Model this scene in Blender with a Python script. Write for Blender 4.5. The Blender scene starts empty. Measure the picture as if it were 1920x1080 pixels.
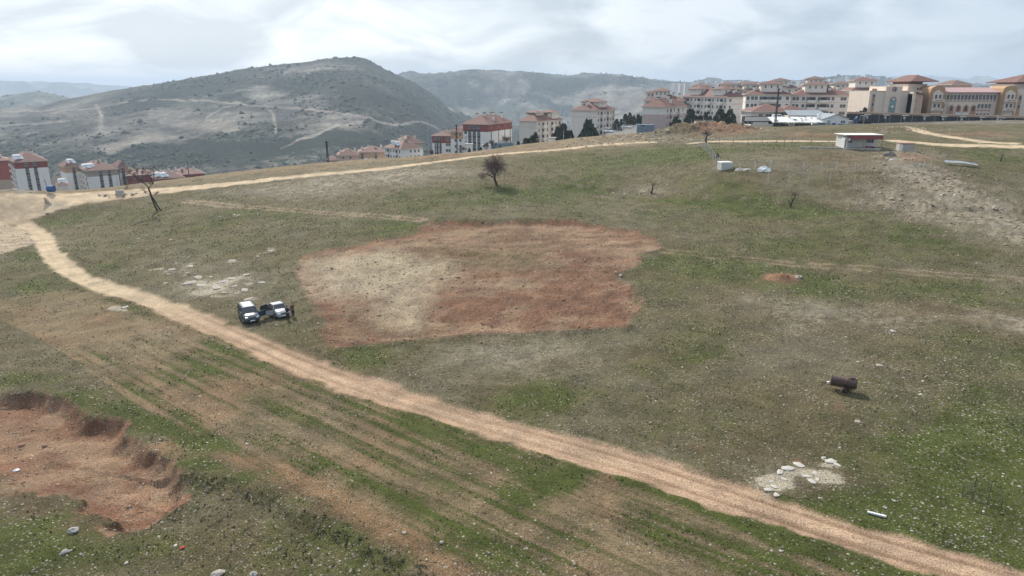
import bpy, bmesh, math, random
import numpy as np
from mathutils import Vector, Matrix
random.seed(7); RNG = np.random.default_rng(7)
R = math.radians
sc = bpy.context.scene
# ------------------------------------------------------------------ camera
H0 = 26.0
PITCH = R(16.3)
FPX = 1280.0
cam_d = bpy.data.cameras.new('camera'); cam = bpy.data.objects.new('camera', cam_d)
sc.collection.objects.link(cam); sc.camera = cam
cam.location = (0, 0, H0); cam.rotation_euler = (R(90) - PITCH, 0, 0)
cam_d.sensor_width = 36; cam_d.lens = 24.0; cam_d.clip_start = 0.3; cam_d.clip_end = 60000
# ------------------------------------------------------------------ sky and sun
SUN_AZ = R(-26)      # from +Y towards +X
SUN_EL = R(40)
world = bpy.data.worlds.new('World'); sc.world = world; world.use_nodes = True
def setup_world():
    nt = world.node_tree; nt.nodes.clear(); N = nt.nodes.new; L = nt.links.new
    out = N('ShaderNodeOutputWorld'); bg = N('ShaderNodeBackground'); bg.inputs[1].default_value = 0.1
    sky = N('ShaderNodeTexSky'); sky.sky_type = 'NISHITA'; sky.sun_disc = False
    sky.sun_elevation = SUN_EL; sky.sun_rotation = SUN_AZ
    sky.altitude = 900; sky.air_density = 1.0; sky.dust_density = 2.0
    tc = N('ShaderNodeTexCoord'); sep = N('ShaderNodeSeparateXYZ'); L(tc.outputs['Generated'], sep.inputs[0])
    # direction -> a cloud plane overhead: xy / (z + k)
    zc = N('ShaderNodeMath'); zc.operation = 'MAXIMUM'; zc.inputs[1].default_value = 0.0; L(sep.outputs[2], zc.inputs[0])
    za = N('ShaderNodeMath'); za.operation = 'ADD'; za.inputs[1].default_value = 0.30; L(zc.outputs[0], za.inputs[0])
    dx = N('ShaderNodeMath'); dx.operation = 'DIVIDE'; L(sep.outputs[0], dx.inputs[0]); L(za.outputs[0], dx.inputs[1])
    dy = N('ShaderNodeMath'); dy.operation = 'DIVIDE'; L(sep.outputs[1], dy.inputs[0]); L(za.outputs[0], dy.inputs[1])
    cb = N('ShaderNodeCombineXYZ'); L(dx.outputs[0], cb.inputs[0]); L(dy.outputs[0], cb.inputs[1]); cb.inputs[2].default_value = 3.3
    def noise(scale, det, dist, rough=0.55):
        n = N('ShaderNodeTexNoise'); n.inputs['Scale'].default_value = scale; n.inputs['Detail'].default_value = det
        n.inputs['Roughness'].default_value = rough; n.inputs['Distortion'].default_value = dist; L(cb.outputs[0], n.inputs['Vector']); return n
    def ramp(src, stops):
        r = N('ShaderNodeValToRGB'); L(src, r.inputs[0]); e = r.color_ramp.elements
        while len(e) < len(stops): e.new(0.5)
        for el, (p, c) in zip(e, stops): el.position = p; el.color = c if len(c) == 4 else (*c, 1)
        return r
    n1 = noise(2.3, 7, 0.5, 0.5); n2 = noise(0.7, 4, 0.3)
    # cloud body colour: thin bright parts and grey undersides
    body = ramp(n1.outputs[0], [(0.38, CLOUD_LIGHT), (0.49, CLOUD_MID), (0.62, CLOUD_DARK)])
    # brighter towards the sun's side of the sky
    nrm = N('ShaderNodeVectorMath'); nrm.operation = 'NORMALIZE'; L(tc.outputs['Generated'], nrm.inputs[0])
    dot = N('ShaderNodeVectorMath'); dot.operation = 'DOT_PRODUCT'; L(nrm.outputs[0], dot.inputs[0])
    dot.inputs[1].default_value = (math.sin(SUN_AZ) * math.cos(SUN_EL * .45), math.cos(SUN_AZ) * math.cos(SUN_EL * .45), math.sin(SUN_EL * .45))
    glow = ramp(dot.outputs['Value'], GLOW)
    mul = N('ShaderNodeMix'); mul.data_type = 'RGBA'; mul.blend_type = 'MULTIPLY'; mul.inputs[0].default_value = 1
    L(body.outputs[0], mul.inputs[6]); L(glow.outputs[0], mul.inputs[7])
    cov = ramp(n2.outputs[0], [(0.30, (0.72,) * 3), (0.60, (0.95,) * 3)])
    mix = N('ShaderNodeMix'); mix.data_type = 'RGBA'; L(cov.outputs[0], mix.inputs[0]); L(sky.outputs[0], mix.inputs[6]); L(mul.outputs[2], mix.inputs[7])
    zen = N('ShaderNodeMapRange'); zen.inputs[1].default_value = .35; zen.inputs[2].default_value = 1.0; zen.inputs[3].default_value = 1.0; zen.inputs[4].default_value = 1.55; L(sep.outputs[2], zen.inputs[0])
    vm = N('ShaderNodeVectorMath'); vm.operation = 'SCALE'; L(mix.outputs[2], vm.inputs[0]); L(zen.outputs[0], vm.inputs['Scale']); L(vm.outputs[0], bg.inputs[0]); L(bg.outputs[0], out.inputs[0])
# radiances are multiplied by the background strength of 0.1
CLOUD_LIGHT = (9.2, 9.25, 9.3); CLOUD_MID = (7.1, 7.45, 7.75); CLOUD_DARK = (4.9, 5.35, 5.8)
GLOW = [(0.50, (0.62, 0.69, 0.77)), (0.78, (0.80, 0.84, 0.88)), (0.97, (1.20, 1.19, 1.17))]
setup_world()
sun_d = bpy.data.lights.new('sun', 'SUN'); sun = bpy.data.objects.new('sun', sun_d); sc.collection.objects.link(sun)
sun_d.energy = 4.4; sun_d.angle = R(0.6); sun_d.color = (1.0, 0.93, 0.82)
sdir = Vector((math.sin(SUN_AZ) * math.cos(SUN_EL), math.cos(SUN_AZ) * math.cos(SUN_EL), math.sin(SUN_EL)))
sun.rotation_euler = sdir.to_track_quat('Z', 'Y').to_euler(); sun.location = sdir * 300
sc.view_settings.view_transform = 'Standard'; sc.view_settings.look = 'None'
sc.view_settings.gamma = 1; sc.view_settings.use_curve_mapping = False; sc.view_settings.exposure = 0.36
sc.cycles.max_bounces = 5; sc.cycles.diffuse_bounces = 2; sc.cycles.volume_bounces = 0; sc.cycles.transparent_max_bounces = 12
sc.cycles.use_denoising = True
# ------------------------------------------------------------------ measuring: photograph pixel (1920x1080) -> viewing ray
CP, SP = math.cos(PITCH), math.sin(PITCH)
def ray(px, py):
    x = (px - 960) / FPX; v = (540 - py) / FPX
    d = np.array([x, CP + v * SP, -SP + v * CP]); return d
def azel(px, py):
    d = ray(px, py); return math.atan2(d[0], d[1]), d[2] / math.hypot(d[0], d[1])
def at_r(px, py, r):          # point at horizontal distance r
    a, t = azel(px, py); return (r * math.sin(a), r * math.cos(a), H0 + r * t)
def at_z(px, py, z):
    d = ray(px, py); k = (z - H0) / d[2]; return (d[0] * k, d[1] * k, z)
# ------------------------------------------------------------------ numpy noise
def _hash(ix, iy, seed):
    h = (ix.astype(np.int64) * 374761393 + iy.astype(np.int64) * 668265263 + seed * 2147483647) & 0xffffffff
    h = ((h ^ (h >> 13)) * 1274126177) & 0xffffffff
    return ((h ^ (h >> 16)) & 0xffff) / 65535.0
def vnoise(x, y, seed=0):
    ix = np.floor(x); iy = np.floor(y); fx = x - ix; fy = y - iy
    ux = fx * fx * (3 - 2 * fx); uy = fy * fy * (3 - 2 * fy)
    a = _hash(ix, iy, seed); b = _hash(ix + 1, iy, seed); c = _hash(ix, iy + 1, seed); d = _hash(ix + 1, iy + 1, seed)
    return (a * (1 - ux) + b * ux) * (1 - uy) + (c * (1 - ux) + d * ux) * uy
def fbm(x, y, oct=4, seed=0, gain=0.5):
    s = 0; a = 1; t = 0
    for o in range(oct):
        s = s + a * vnoise(x * 2 ** o + 17.3 * o, y * 2 ** o - 9.1 * o, seed + o); t += a; a *= gain
    return s / t
def sstep(a, b, x):
    t = np.clip((x - a) / (b - a), 0, 1); return t * t * (3 - 2 * t)
# ------------------------------------------------------------------ terrain height
CTRL = [(0,1080,-.6),(500,1080,-.4),(960,1080,0),(1400,1080,0),(1920,1080,.3),(0,850,-.6),(500,800,-.3),(960,750,0),(1500,750,.5),(1920,750,1.2),
 (0,620,-.8),(480,600,0),(960,560,1.0),(1500,560,1.8),(1900,560,2.6),(0,500,-1.2),(300,480,-.3),(560,480,1),(1240,450,3),(1500,450,3.6),(1900,450,5),
 (0,415,-2.0),(120,400,-1.6),(300,395,0.5),(500,400,2.0),(780,400,3.2),(1000,412,3.4),(1223,362,5),(920,345,5.6),(600,350,3.6),(1480,380,6.2),(1900,350,9),(1700,350,9),
 (1363,316,10),(1550,318,10.3),(1700,322,10.8),(1610,277,13.0),(1900,275,13.2),(1750,270,13.3),(1300,268,11.2),(1450,262,13)]
EDGE = [(-600,392,185),(-200,372,190),(0,360,195),(100,361,198),(200,351,205),(300,340,210),(400,328,215),(500,318,220),(600,309,225),(700,303,230),(800,299,233),(870,292,236),(940,279,240),(1000,270,242),(1040,264.5,244),(1070,260,245),(1110,257,247),(1150,253.5,248),(1210,249,250),(1260,242.5,250),(1300,239,245),(1400,241,242),(1500,240,240),(1620,240,240),(1700,241,240),(1800,243,238),(1920,244,236),(2200,247,236),(2600,253,236)]
def _build_rbf():
    P = [at_z(*c) for c in CTRL] + [at_r(px, py, r) for px, py, r in EDGE]
    P += [(0, -60, -.3), (-120, -60, -1), (120, -60, 1), (0, -250, 0), (-250, -100, -3), (250, -100, 4), (-250, 60, -4), (250, 60, 9), (0, 12, 0), (-40, 5, -.5), (40, 5, .5)]
    for px, py, r in EDGE:
        if px < 1230:
            t = azel(px, py); z0 = H0 + r * t[1]; k = np.clip((1230 - px) / 500, 0, 1)
            P += [((r + 28) * math.sin(t[0]), (r + 28) * math.cos(t[0]), z0 + 28 * t[1] - 1.5 - 4.0 * k), ((r + 70) * math.sin(t[0]), (r + 70) * math.cos(t[0]), z0 + 70 * t[1] - 4 - 12.0 * k)]
    P = np.array(P); n = len(P); S = 100.0
    def K(r2): return np.where(r2 > 1e-12, .5 * r2 * np.log(np.maximum(r2, 1e-12)), 0)
    X = P[:, :2] / S; d2 = ((X[:, None] - X[None]) ** 2).sum(-1)
    A = np.zeros((n + 3, n + 3)); A[:n, :n] = K(d2) + np.eye(n) * 0.0015
    A[:n, n] = 1; A[:n, n + 1:] = X; A[n, :n] = 1; A[n + 1:, :n] = X.T
    w = np.linalg.solve(A, np.concatenate([P[:, 2], [0, 0, 0]]))
    def f(x, y):
        x = np.asarray(x, float) / S; y = np.asarray(y, float) / S
        z = w[n] + w[n + 1] * x + w[n + 2] * y
        for i in range(n): z = z + w[i] * K((x - X[i, 0]) ** 2 + (y - X[i, 1]) ** 2)
        return z
    return f
plateau_z = _build_rbf()
EA = np.array([azel(px, py)[0] for px, py, r in EDGE]); ER = np.array([r for px, py, r in EDGE]); 
EZ = np.array([at_r(px, py, r)[2] for px, py, r in EDGE])
# far profile: for columns of azimuth, height at ring radii; numbers >= 1000 stay metres, pixel rows are given as 'y'
def az0(px): return math.atan2((px - 960) / FPX, CP + (540 - 170) / FPX * SP)
def curve(pts, r):    # silhouette in the photograph -> heights at distance r by azimuth
    a = np.array([az0(p[0]) for p in pts]); z = np.array([H0 + r * azel(p[0], p[1])[1] for p in pts]); return a, z
RIDGE1 = [(-900,205),(-300,212),(0,204),(60,198),(120,187),(200,171),(240,164),(330,153),(400,140),(480,127),(560,118),(620,111),(668,108),(690,111),(720,127),(745,139),(780,156),(820,185),(850,207),(890,226),(960,240),(1050,244),(1200,240),(1300,222),(1500,210),(2200,210)]
RIDGE2 = [(-900,188),(-100,187),(0,184),(30,179),(70,172),(100,176),(130,184),(250,190),(600,175),(700,150),(760,141),(800,138),(850,135),(890,131),(940,134),(980,137),(1040,139),(1100,137),(1140,136),(1180,139),(1220,146),(1300,153),(1400,158),(1480,154),(1540,147),(1600,144),(1660,149),(1720,158),(1900,160),(2300,158)]
RIDGE3 = [(-900,160),(-200,155),(0,153),(100,154),(200,161),(260,165),(600,166),(1000,166),(1200,160),(1400,160),(1600,156),(1650,150),(1690,141),(1720,142),(1780,147),(1850,149),(1900,152),(2000,148),(2300,152)]
RG = [300, 400, 620, 950, 2300, 2800, 3700, 7500, 12000, 17000]
def Z(pts): a = np.array([az0(p) for p, _ in pts]); return a, np.array([z for _, z in pts], float)
PROF = [
 Z([(-400,-24),(0,-26),(160,-28),(330,-26),(500,-18),(650,-16),(800,-4),(900,-2),(1000,2),(1100,4),(1250,9),(1400,11),(2200,12)]),            # 300
 Z([(-400,-48),(0,-47),(160,-48),(330,-50),(500,-48),(650,-32),(800,-24),(900,-20),(1000,-14),(1100,-9),(1250,4),(1400,9),(2200,10)]),        # 400
 Z([(-400,-90),(0,-50),(100,-35),(190,-31),(240,-36),(290,-46),(370,-80),(500,-95),(700,-85),(850,-75),(1000,-50),(1100,-32),(1250,-2),(1400,8),(2200,8)]),   # 620
 Z([(-400,-135),(0,-130),(200,-115),(400,-112),(600,-115),(750,-118),(850,-120),(1000,-110),(1150,-62),(1300,-20),(1500,-4),(2200,0)]),     # 950
 curve(RIDGE1, 2300),
 Z([(-400,-160),(0,-160),(400,-80),(800,-120),(1000,-130),(1150,-70),(1300,-20),(2200,-10)]),                                             # 3000
 curve(RIDGE2, 3700),
 Z([(-400,-150),(2200,-60)]),
 curve(RIDGE3, 12000),
 Z([(-400,-300),(2200,-300)]) ]
LR = np.log(np.array(RG))
def far_z(a, r):
    lr = np.log(np.maximum(r, 1.0))
    V = [np.interp(a, *p) for p in PROF]
    z = V[0] + 0 * lr
    for i in range(len(RG) - 1):
        t = np.clip((lr - LR[i]) / (LR[i + 1] - LR[i]), 0, 1)
        if i == 3: t = t ** 1.15                      # the long valley flank
        else: t = t * t * (3 - 2 * t)
        z = z + (V[i + 1] - V[i]) * t
    return z
def height_base(x, y):
    x = np.asarray(x, float); y = np.asarray(y, float)
    r = np.hypot(x, y); a = np.arctan2(x, y)
    re = np.interp(a, EA, ER)
    zp = plateau_z(np.clip(x, -330, 330), np.clip(y, -300, 330))
    s = sstep(re + 40, RG[0] + 40, r)
    zf = far_z(a, np.maximum(r, RG[0]))
    # hill relief, gullies running down the flanks
    amp = sstep(380, 1100, r)
    k = np.clip(r / 1500, .5, 3)
    wx = x + 160 * (fbm(x * .0016, y * .0016, 3, 5) - .5); wy = y + 160 * (fbm(x * .0016 + 9, y * .0016, 3, 6) - .5)
    g = fbm(wx * .0032, wy * .0022, 5, 11, .55) - .5
    g2 = np.abs(fbm(a * 42 + .9 * fbm(x * .002, y * .002, 3, 8), lr_(r) * 4 + .5 * fbm(a * 30, lr_(r) * 9, 3, 9), 4, 23) - .5)
    fade = 1 - .75 * np.exp(-((np.log(np.maximum(r, 1)) - LR[4]) / .10) ** 2) 
    fade *= 1 - .8 * np.exp(-((np.log(np.maximum(r, 1)) - LR[6]) / .20) ** 2)
    fade *= 1 - .8 * np.exp(-((np.log(np.maximum(r, 1)) - LR[8]) / .12) ** 2)
    zf = zf + amp * fade * k * (g * (42 + 55 * sstep(2500, 3100, r)) + (g2 - .12) * (15 + 30 * sstep(2500, 3100, r)))
    return zp * (1 - s) + zf * s
def lr_(r): return np.log(np.maximum(r, 1.0))
# ------------------------------------------------------------------ where a viewing ray meets the ground
_rr = np.concatenate([np.arange(14, 320, .5), np.geomspace(320, 15000, 900)])
def hit(px, py, hf=height_base, rmin=14):
    a, t = azel(px, py); rr = _rr[_rr >= rmin]
    z = hf(rr * math.sin(a), rr * math.cos(a)); d = (H0 + rr * t) - z
    i = np.argmax(d < 0)
    if d[i] >= 0: r = 250.0
    elif i == 0: r = rr[0]
    else: r = rr[i - 1] + (rr[i] - rr[i - 1]) * d[i - 1] / (d[i - 1] - d[i])
    return (r * math.sin(a), r * math.cos(a))
def line(pts, rmin=14, sub=2):
    """photograph pixels -> smooth ground polyline"""
    P = np.array([hit(x, y, rmin=rmin) for x, y in pts]); n = len(P); out = []
    for i in range(n - 1):
        p0, p1, p2, p3 = P[max(i - 1, 0)], P[i], P[i + 1], P[min(i + 2, n - 1)]
        for k in range(sub):
            t = k / sub
            out.append(.5 * ((2 * p1) + (p2 - p0) * t + (2 * p0 - 5 * p1 + 4 * p2 - p3) * t * t + (3 * p1 - p0 - 3 * p2 + p3) * t ** 3))
    out.append(P[-1]); return np.array(out)
def dline(x, y, P, cap=30.0, side=False, along=False):
    """distance to polyline (signed: + on the left of its direction)"""
    best = np.full(x.shape, float(cap)); sg = np.ones(x.shape); al = np.zeros(x.shape); acc = 0
    m0 = (x > P[:, 0].min() - cap) & (x < P[:, 0].max() + cap) & (y > P[:, 1].min() - cap) & (y < P[:, 1].max() + cap)
    idx = np.nonzero(m0)[0]; xx = x[idx]; yy = y[idx]; b = best[idx]; s = sg[idx]; l = al[idx]
    for i in range(len(P) - 1):
        ax, ay = P[i]; bx, by = P[i + 1]; ux, uy = bx - ax, by - ay; L2 = ux * ux + uy * uy + 1e-9
        t = np.clip(((xx - ax) * ux + (yy - ay) * uy) / L2, 0, 1)
        d = np.hypot(xx - ax - t * ux, yy - ay - t * uy); m = d < b
        b[m] = d[m]; s[m] = np.sign(ux * (yy[m] - ay) - uy * (xx[m] - ax)); l[m] = acc + t[m] * math.sqrt(L2)
        acc += math.sqrt(L2)
    best[idx] = b; sg[idx] = s; al[idx] = l
    r = [best * sg if side else best]
    if along: r.append(al)
    return r[0] if len(r) == 1 else r
def inpoly(x, y, P):
    c = np.zeros(x.shape, bool); n = len(P)
    for i in range(n):
        x1, y1 = P[i]; x2, y2 = P[(i + 1) % n]
        if y1 == y2: continue
        m = ((y1 > y) != (y2 > y)) & (x < (x2 - x1) * (y - y1) / (y2 - y1) + x1); c ^= m
    return c
def dpoly(x, y, P, cap=30.0):      # + inside, metres
    d = dline(x, y, np.vstack([P, P[:1]]), cap); return np.where(inpoly(x, y, P), d, -d)
# ------------------------------------------------------------------ layout of the ground
ROAD = line([(-260,395),(-100,402),(0,412),(45,418),(75,438),(88,462),(108,487),(138,512),(175,530),(233,548),(300,570),(367,595),(430,624),(500,655),(600,697),(700,732),(800,764),(900,794),(1000,823),(1100,850),(1200,878),(1290,908),(1380,938),(1520,982),(1661,1025),(1790,1062),(1914,1095),(2100,1150),(2400,1240)])
ROAD2 = line([(-300,398),(-100,394),(0,389),(60,382),(120,374),(180,367),(250,362),(325,356),(400,348),(480,339),(590,327),(715,316),(840,301),(890,294),(965,286),(1040,281),(1096,275),(1152,270),(1220,267)])
ROAD3 = line([(1302,268),(1340,265),(1416,264),(1520,265),(1570,266),(1600,268)])
ROAD4 = line([(1682,265),(1720,268),(1755,271),(1800,273),(1850,274),(1920,276),(2100,280)])
ROAD5 = line([(1680,238),(1720,245),(1760,253),(1800,260),(1850,267),(1900,270)])
TRACKA = line([(350,378),(430,386),(520,392),(600,397),(700,404),(790,412)])
TRACKB = line([(1225,467),(1330,481),(1420,488),(1500,496),(1600,501),(1700,509),(1800,516),(1920,524),(2100,535)])
TERR = line([(1080,350),(1150,355),(1230,362),(1300,368),(1400,373),(1500,380),(1620,383),(1750,386),(1900,392)])
PLOT = line([(556,482),(600,470),(680,458),(780,436),(798,418),(840,413),(960,412),(1080,411),(1130,422),(1200,432),(1243,448),(1238,468),(1200,478),(1203,500),(1168,512),(1185,545),(1212,575),(1205,592),(1180,616),(1050,622),(900,626),(780,641),(700,650),(632,659),(605,652),(590,592),(572,562),(553,510)], sub=1)
PALE = line([(545,486),(640,475),(740,468),(840,492),(850,508),(820,535),(800,560),(790,600),(760,612),(730,590),(690,565),(600,556),(545,530)], sub=1)
CUT = line([(-220,742),(0,737),(60,733),(112,746),(165,773),(238,790),(244,814),(278,838),(300,850),(318,868),(346,905),(330,940),(272,985),(205,1000),(150,958),(0,905),(-220,890)], sub=1)
CREST = line([(-220,742),(0,737),(60,733),(112,746),(165,773),(238,790),(244,814),(278,838),(300,850),(318,868),(346,905)], sub=1)
SCARP = line([(346,885),(400,893),(450,905),(510,925),(580,955),(650,990),(720,1020),(800,1060),(880,1100),(960,1140)])
SCARP2 = line([(360,940),(430,955),(500,985),(580,1020),(660,1060),(740,1110)])
STRIPE = line([(300,838),(380,850),(450,865),(530,890),(600,925),(680,975),(760,1015),(850,1070),(950,1130)])
STRIPE2 = line([(400,770),(560,810),(640,850),(760,905),(900,955),(1000,1000),(1100,1050),(1200,1110)])
STRIPE3 = line([(0,690),(200,705),(400,770),(480,800),(640,850)])
GREENV = line([(100,755),(230,770),(330,800),(400,830),(500,850),(620,890),(720,925),(830,980),(960,1040),(1050,1090)])
GBANK = [(1466,523,1.5,.75),(1690,243,7,1.6),(1740,238,6,1.4),(1330,243,9,1.7),(1290,248,9,1.6),(1260,252,7,1.3),(1380,245,8,1.3),(1450,249,9,1.2),(1500,247,8,1.2),(1560,247,8,1.0),(1640,243,8,1.2),(1490,256,5,.9),(1535,255,5,.8),(1840,247,7,1.0),(1890,250,8,1.0),(860,291,5,.3),(835,293,6,.5),(820,296,5,.4),(1120,264,7,.8),(1180,259,8,.9),(1700,288,5,1.0),(1740,300,4,.8),(6,353,2.6,.9),(26,357,2,.5)]
GBANK = [(*hit(a, b), c, d * (.35 if a > 1400 and b < 400 else 1.)) for a, b, c, d in GBANK]
# grass (+) and bare (-) patches: photograph pixel, radius in metres, strength
VEG = [(130,408,7,.5),(70,402,0,0),(220,408,7,.35),(300,402,6,.3),(430,405,9,.3),(560,405,8,.3),(740,424,5,.65),(690,432,5,.35),(200,503,2,.6),(200,470,8,.15),(300,470,8,-.1),(420,460,8,.12),(620,440,5,.2),
 (705,675,3.2,.75),(680,662,3,.3),(770,680,4,.1),(1010,745,4.2,.6),(960,760,3,.3),(990,634,1.6,.55),(1320,660,3,.45),(1220,690,2.6,.4),(1290,610,4,.2),(1280,560,6,.15),
 (1230,285,16,.75),(1130,295,14,.4),(1300,292,9,.55),(1060,310,14,.2),(1150,340,12,.2),(1320,345,12,.25),(1000,362,11,.5),(900,362,11,.5),(800,372,9,.4),(660,375,10,.25),(1090,392,7,.25),(1250,400,9,.3),(1380,398,8,.25),(1530,392,6,.75),(1450,388,5,.6),(1650,398,7,.35),(1750,450,7,.5),(1690,440,6,.3),(1600,420,6,.2),(1290,488,6,.5),(1220,495,3,.5),(1400,505,5,.35),(1530,535,6,.65),(1440,545,5,.5),(1600,548,5,.6),(1700,555,5,.45),(1800,545,5,.45),(1880,560,4,.3),
 (1500,470,7,.2),(1380,450,7,.15),(1800,640,5,.35),(1880,690,6,.4),(1850,560,4,.3),(1780,620,5,.3),(1880,760,7,.55),(1820,800,5,.4),(1900,870,6,.6),(1850,850,4,.5),(1780,880,4,.35),(1700,990,4,.45),(1800,1020,5,.6),(1900,1050,5,.55),(1560,800,3,.25),(1450,980,3,.3),(1500,930,2.6,.25),(1350,905,2,.3),(1200,790,3,.25),
 (60,480,3,.6),(35,500,3,.5),(110,520,5,.4),(60,540,4,.3),(300,560,2.5,.2),(410,650,2.5,.3),(470,665,2.5,.25),(560,700,2,.4),(640,760,2,.4),(760,790,2.4,.5),(850,815,2.2,.6),(960,850,2,.7),(1060,880,2,.6),(1160,905,1.6,.5),(1260,960,2,.3),(1400,1000,2,.6),(1480,1020,2,.6),(1010,912,1.8,.75),(1000,920,1.6,.3),(1300,1010,3,.5),(1180,960,2.2,.5),(1450,1060,3,.4),
 (230,745,2,.4),(380,700,2,.45),(300,720,2,.2),(520,740,2,.15),(60,715,3,.6),(130,745,2.4,.6),(330,790,2.2,.6),(440,825,2.2,.5),(560,860,2,.4),(360,860,1.6,.8),(420,870,1.6,.9),(500,900,1.6,.8),(600,950,1.6,.8),(680,1000,1.8,.8),(760,1040,1.8,.8),(520,960,1.2,.5),(700,880,1.6,.35),(780,930,2,.6),(880,990,2.6,.7),(960,1030,2.5,.7),(820,1000,2,.4),(1050,1040,2,.4),
 (30,1000,3,.5),(80,1060,3,.45),(200,1040,3,.35),(300,1030,2.5,.35),(100,960,2.5,.3),(560,1060,2.4,.5),(450,1060,2.5,.25),(640,1060,2,.4),
 (60,760,0,0),(1420,275,5,.4),(1480,272,4,.4),(1360,330,9,.1),(1350,390,6,.2),(1350,360,9,.2),(1560,285,8,-.15),(1500,300,9,-.2),(1620,300,8,-.2),(1450,300,7,-.15),(1400,290,6,-.1),(1880,290,9,.45),(1830,287,7,.3),(1900,330,9,.25),(1870,350,7,.1),
 (620,345,14,-.25),(760,330,14,-.25),(880,320,10,-.2),(500,362,9,-.2),(540,350,10,-.3),(1420,325,6,-.1),(400,530,8,-.12),(330,610,6,-.15),(100,610,10,-.25),(200,640,8,-.3),(450,720,5,-.25),(560,770,4,-.25),(700,830,3.5,-.25),(640,800,3,-.3),(1100,940,2.5,-.3),(1200,1000,3,-.3),(1050,980,2,-.25),(1350,1050,3,-.2),(950,640,6,-.25),(870,670,6,-.2),(1050,660,6,-.15),(1100,700,5,-.15),(1450,640,6,-.2),(1520,700,4,-.2),(1400,740,4,-.15),(1650,690,4,-.1),(1550,610,6,-.25),(1700,600,5,-.2),(1440,860,3,-.2),
 (1700,315,6,-.45),(1750,335,7,-.4),(1800,365,7,-.4),(1860,400,6,-.4),(1900,430,5,-.5),(1890,590,3.5,-.7),(1915,610,3,-.7),(1650,372,6,-.35),(1590,350,8,-.1),(1500,345,9,-.1)]
VEG = [(*hit(a, b), c, d) for a, b, c, d in VEG if c > 0]
# pale stony ground
STONY = [(1700,318,7,.7),(1750,335,6,.9),(1800,362,6,.9),(1850,395,5,1.0),(1895,425,5,1.0),(1920,450,4,.8),(1885,585,2.6,1.0),(1910,605,2.5,.9),(1660,372,6,.5),(1720,285,6,.6),(1690,296,5,.6),(1230,360,4,.5),(1180,357,4,.5),(1480,575,5,.28),(1560,580,5,.28),(1650,590,5,.34),(1730,600,4,.3),(1420,570,5,.25),
 (640,340,12,.5),(740,328,12,.5),(820,322,9,.4),(560,352,10,.4),(900,650,5,.25),(1000,655,6,.3),(1750,395,5,.5),(1690,392,6,.4),(1150,268,6,.6),(1080,272,6,.4),(1220,260,8,.6),(340,503,2.5,.5),(420,530,4,.6),(380,540,3,.5),(470,520,2.5,.4),(1300,262,8,.4),(1460,900,2.2,.6),(1520,890,1.5,.5),(300,620,4,.2)]
STONY = [(*hit(a, b), c, d) for a, b, c, d in STONY]
REDS = [(1468,520,1.9,1.0),(850,292,5,.8),(800,297,3,.5),(1390,245,10,.8),(1330,247,8,.7),(1530,255,6,.6),(1500,252,5,.5),(1700,290,3.5,.8),(1725,298,3,.7),(1780,252,5,.5),(1850,252,6,.5),(960,338,4,.4),(1400,560,2,.2),(1120,912,1,.6),(1145,905,.6,.5),(1300,855,.7,.6),(1210,850,.6,.5),(1560,760,1,.4),(1490,850,.6,.8),(760,260,1,.1),(1600,790,.8,.3),(40,930,2,.4),(150,980,2,.3),(1100,955,1.2,.4),(930,900,1,.3),(690,850,1.5,.2),(520,700,3,.25),(420,720,4,.2),(660,720,2,.3),(1700,560,6,.3),(1620,300,7,.12),(1520,300,8,.12)]
REDS = [(*hit(a, b), c, d) for a, b, c, d in REDS]
REDX = [(*hit(1466, 521), 1.9, 1.), (*hit(1480, 520), 1.2, .9), (*hit(1445, 524), .9, .7)]
JUNC = line([(-140,408),(-40,409),(15,418),(48,430),(66,446),(62,458),(40,462),(22,470),(0,478),(-140,500)], sub=1)
OUTC = [(322,503,.9),(357,497,1.0),(350,510,.8),(372,519,1.6),(356,530,1.6),(378,534,1.3),(405,538,1.6),(418,527,1.4),(434,521,1.0),(420,547,.8),(462,514,.9),(490,528,.8),(458,542,1.0),(466,560,1.0),(1478,882,.7),(1497,873,.7),(1462,889,.5),(1558,868,.7),(1569,874,.5),(1528,889,.5),(1518,900,.5),(1440,926,.6),(1450,916,.45),(1455,934,.5),(1500,890,.5),(1540,905,.4),(1480,905,.5),(300,500,.6),(440,487,.9),(505,470,.9),(240,579,.8),(420,408,1.0),(445,404,1.0)]
OUTC = [(*hit(a, b), c, 1.) for a, b, c in OUTC]
def blobs(x, y, B, warp=True):
    s = np.zeros(x.shape)
    if warp:
        wx = x + (fbm(x * .22, y * .22, 3, 71) - .5) * 7; wy = y + (fbm(x * .22 + 40, y * .22, 3, 72) - .5) * 7
    else: wx, wy = x, y
    for bx, by, br, bs in B:
        m = np.abs(wy - by) < br * 2.6
        m &= np.abs(wx - bx) < br * 2.6
        d2 = ((wx[m] - bx) ** 2 + (wy[m] - by) ** 2) / (br * br); s[m] += bs * np.exp(-d2 * .9)
    return s
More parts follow.
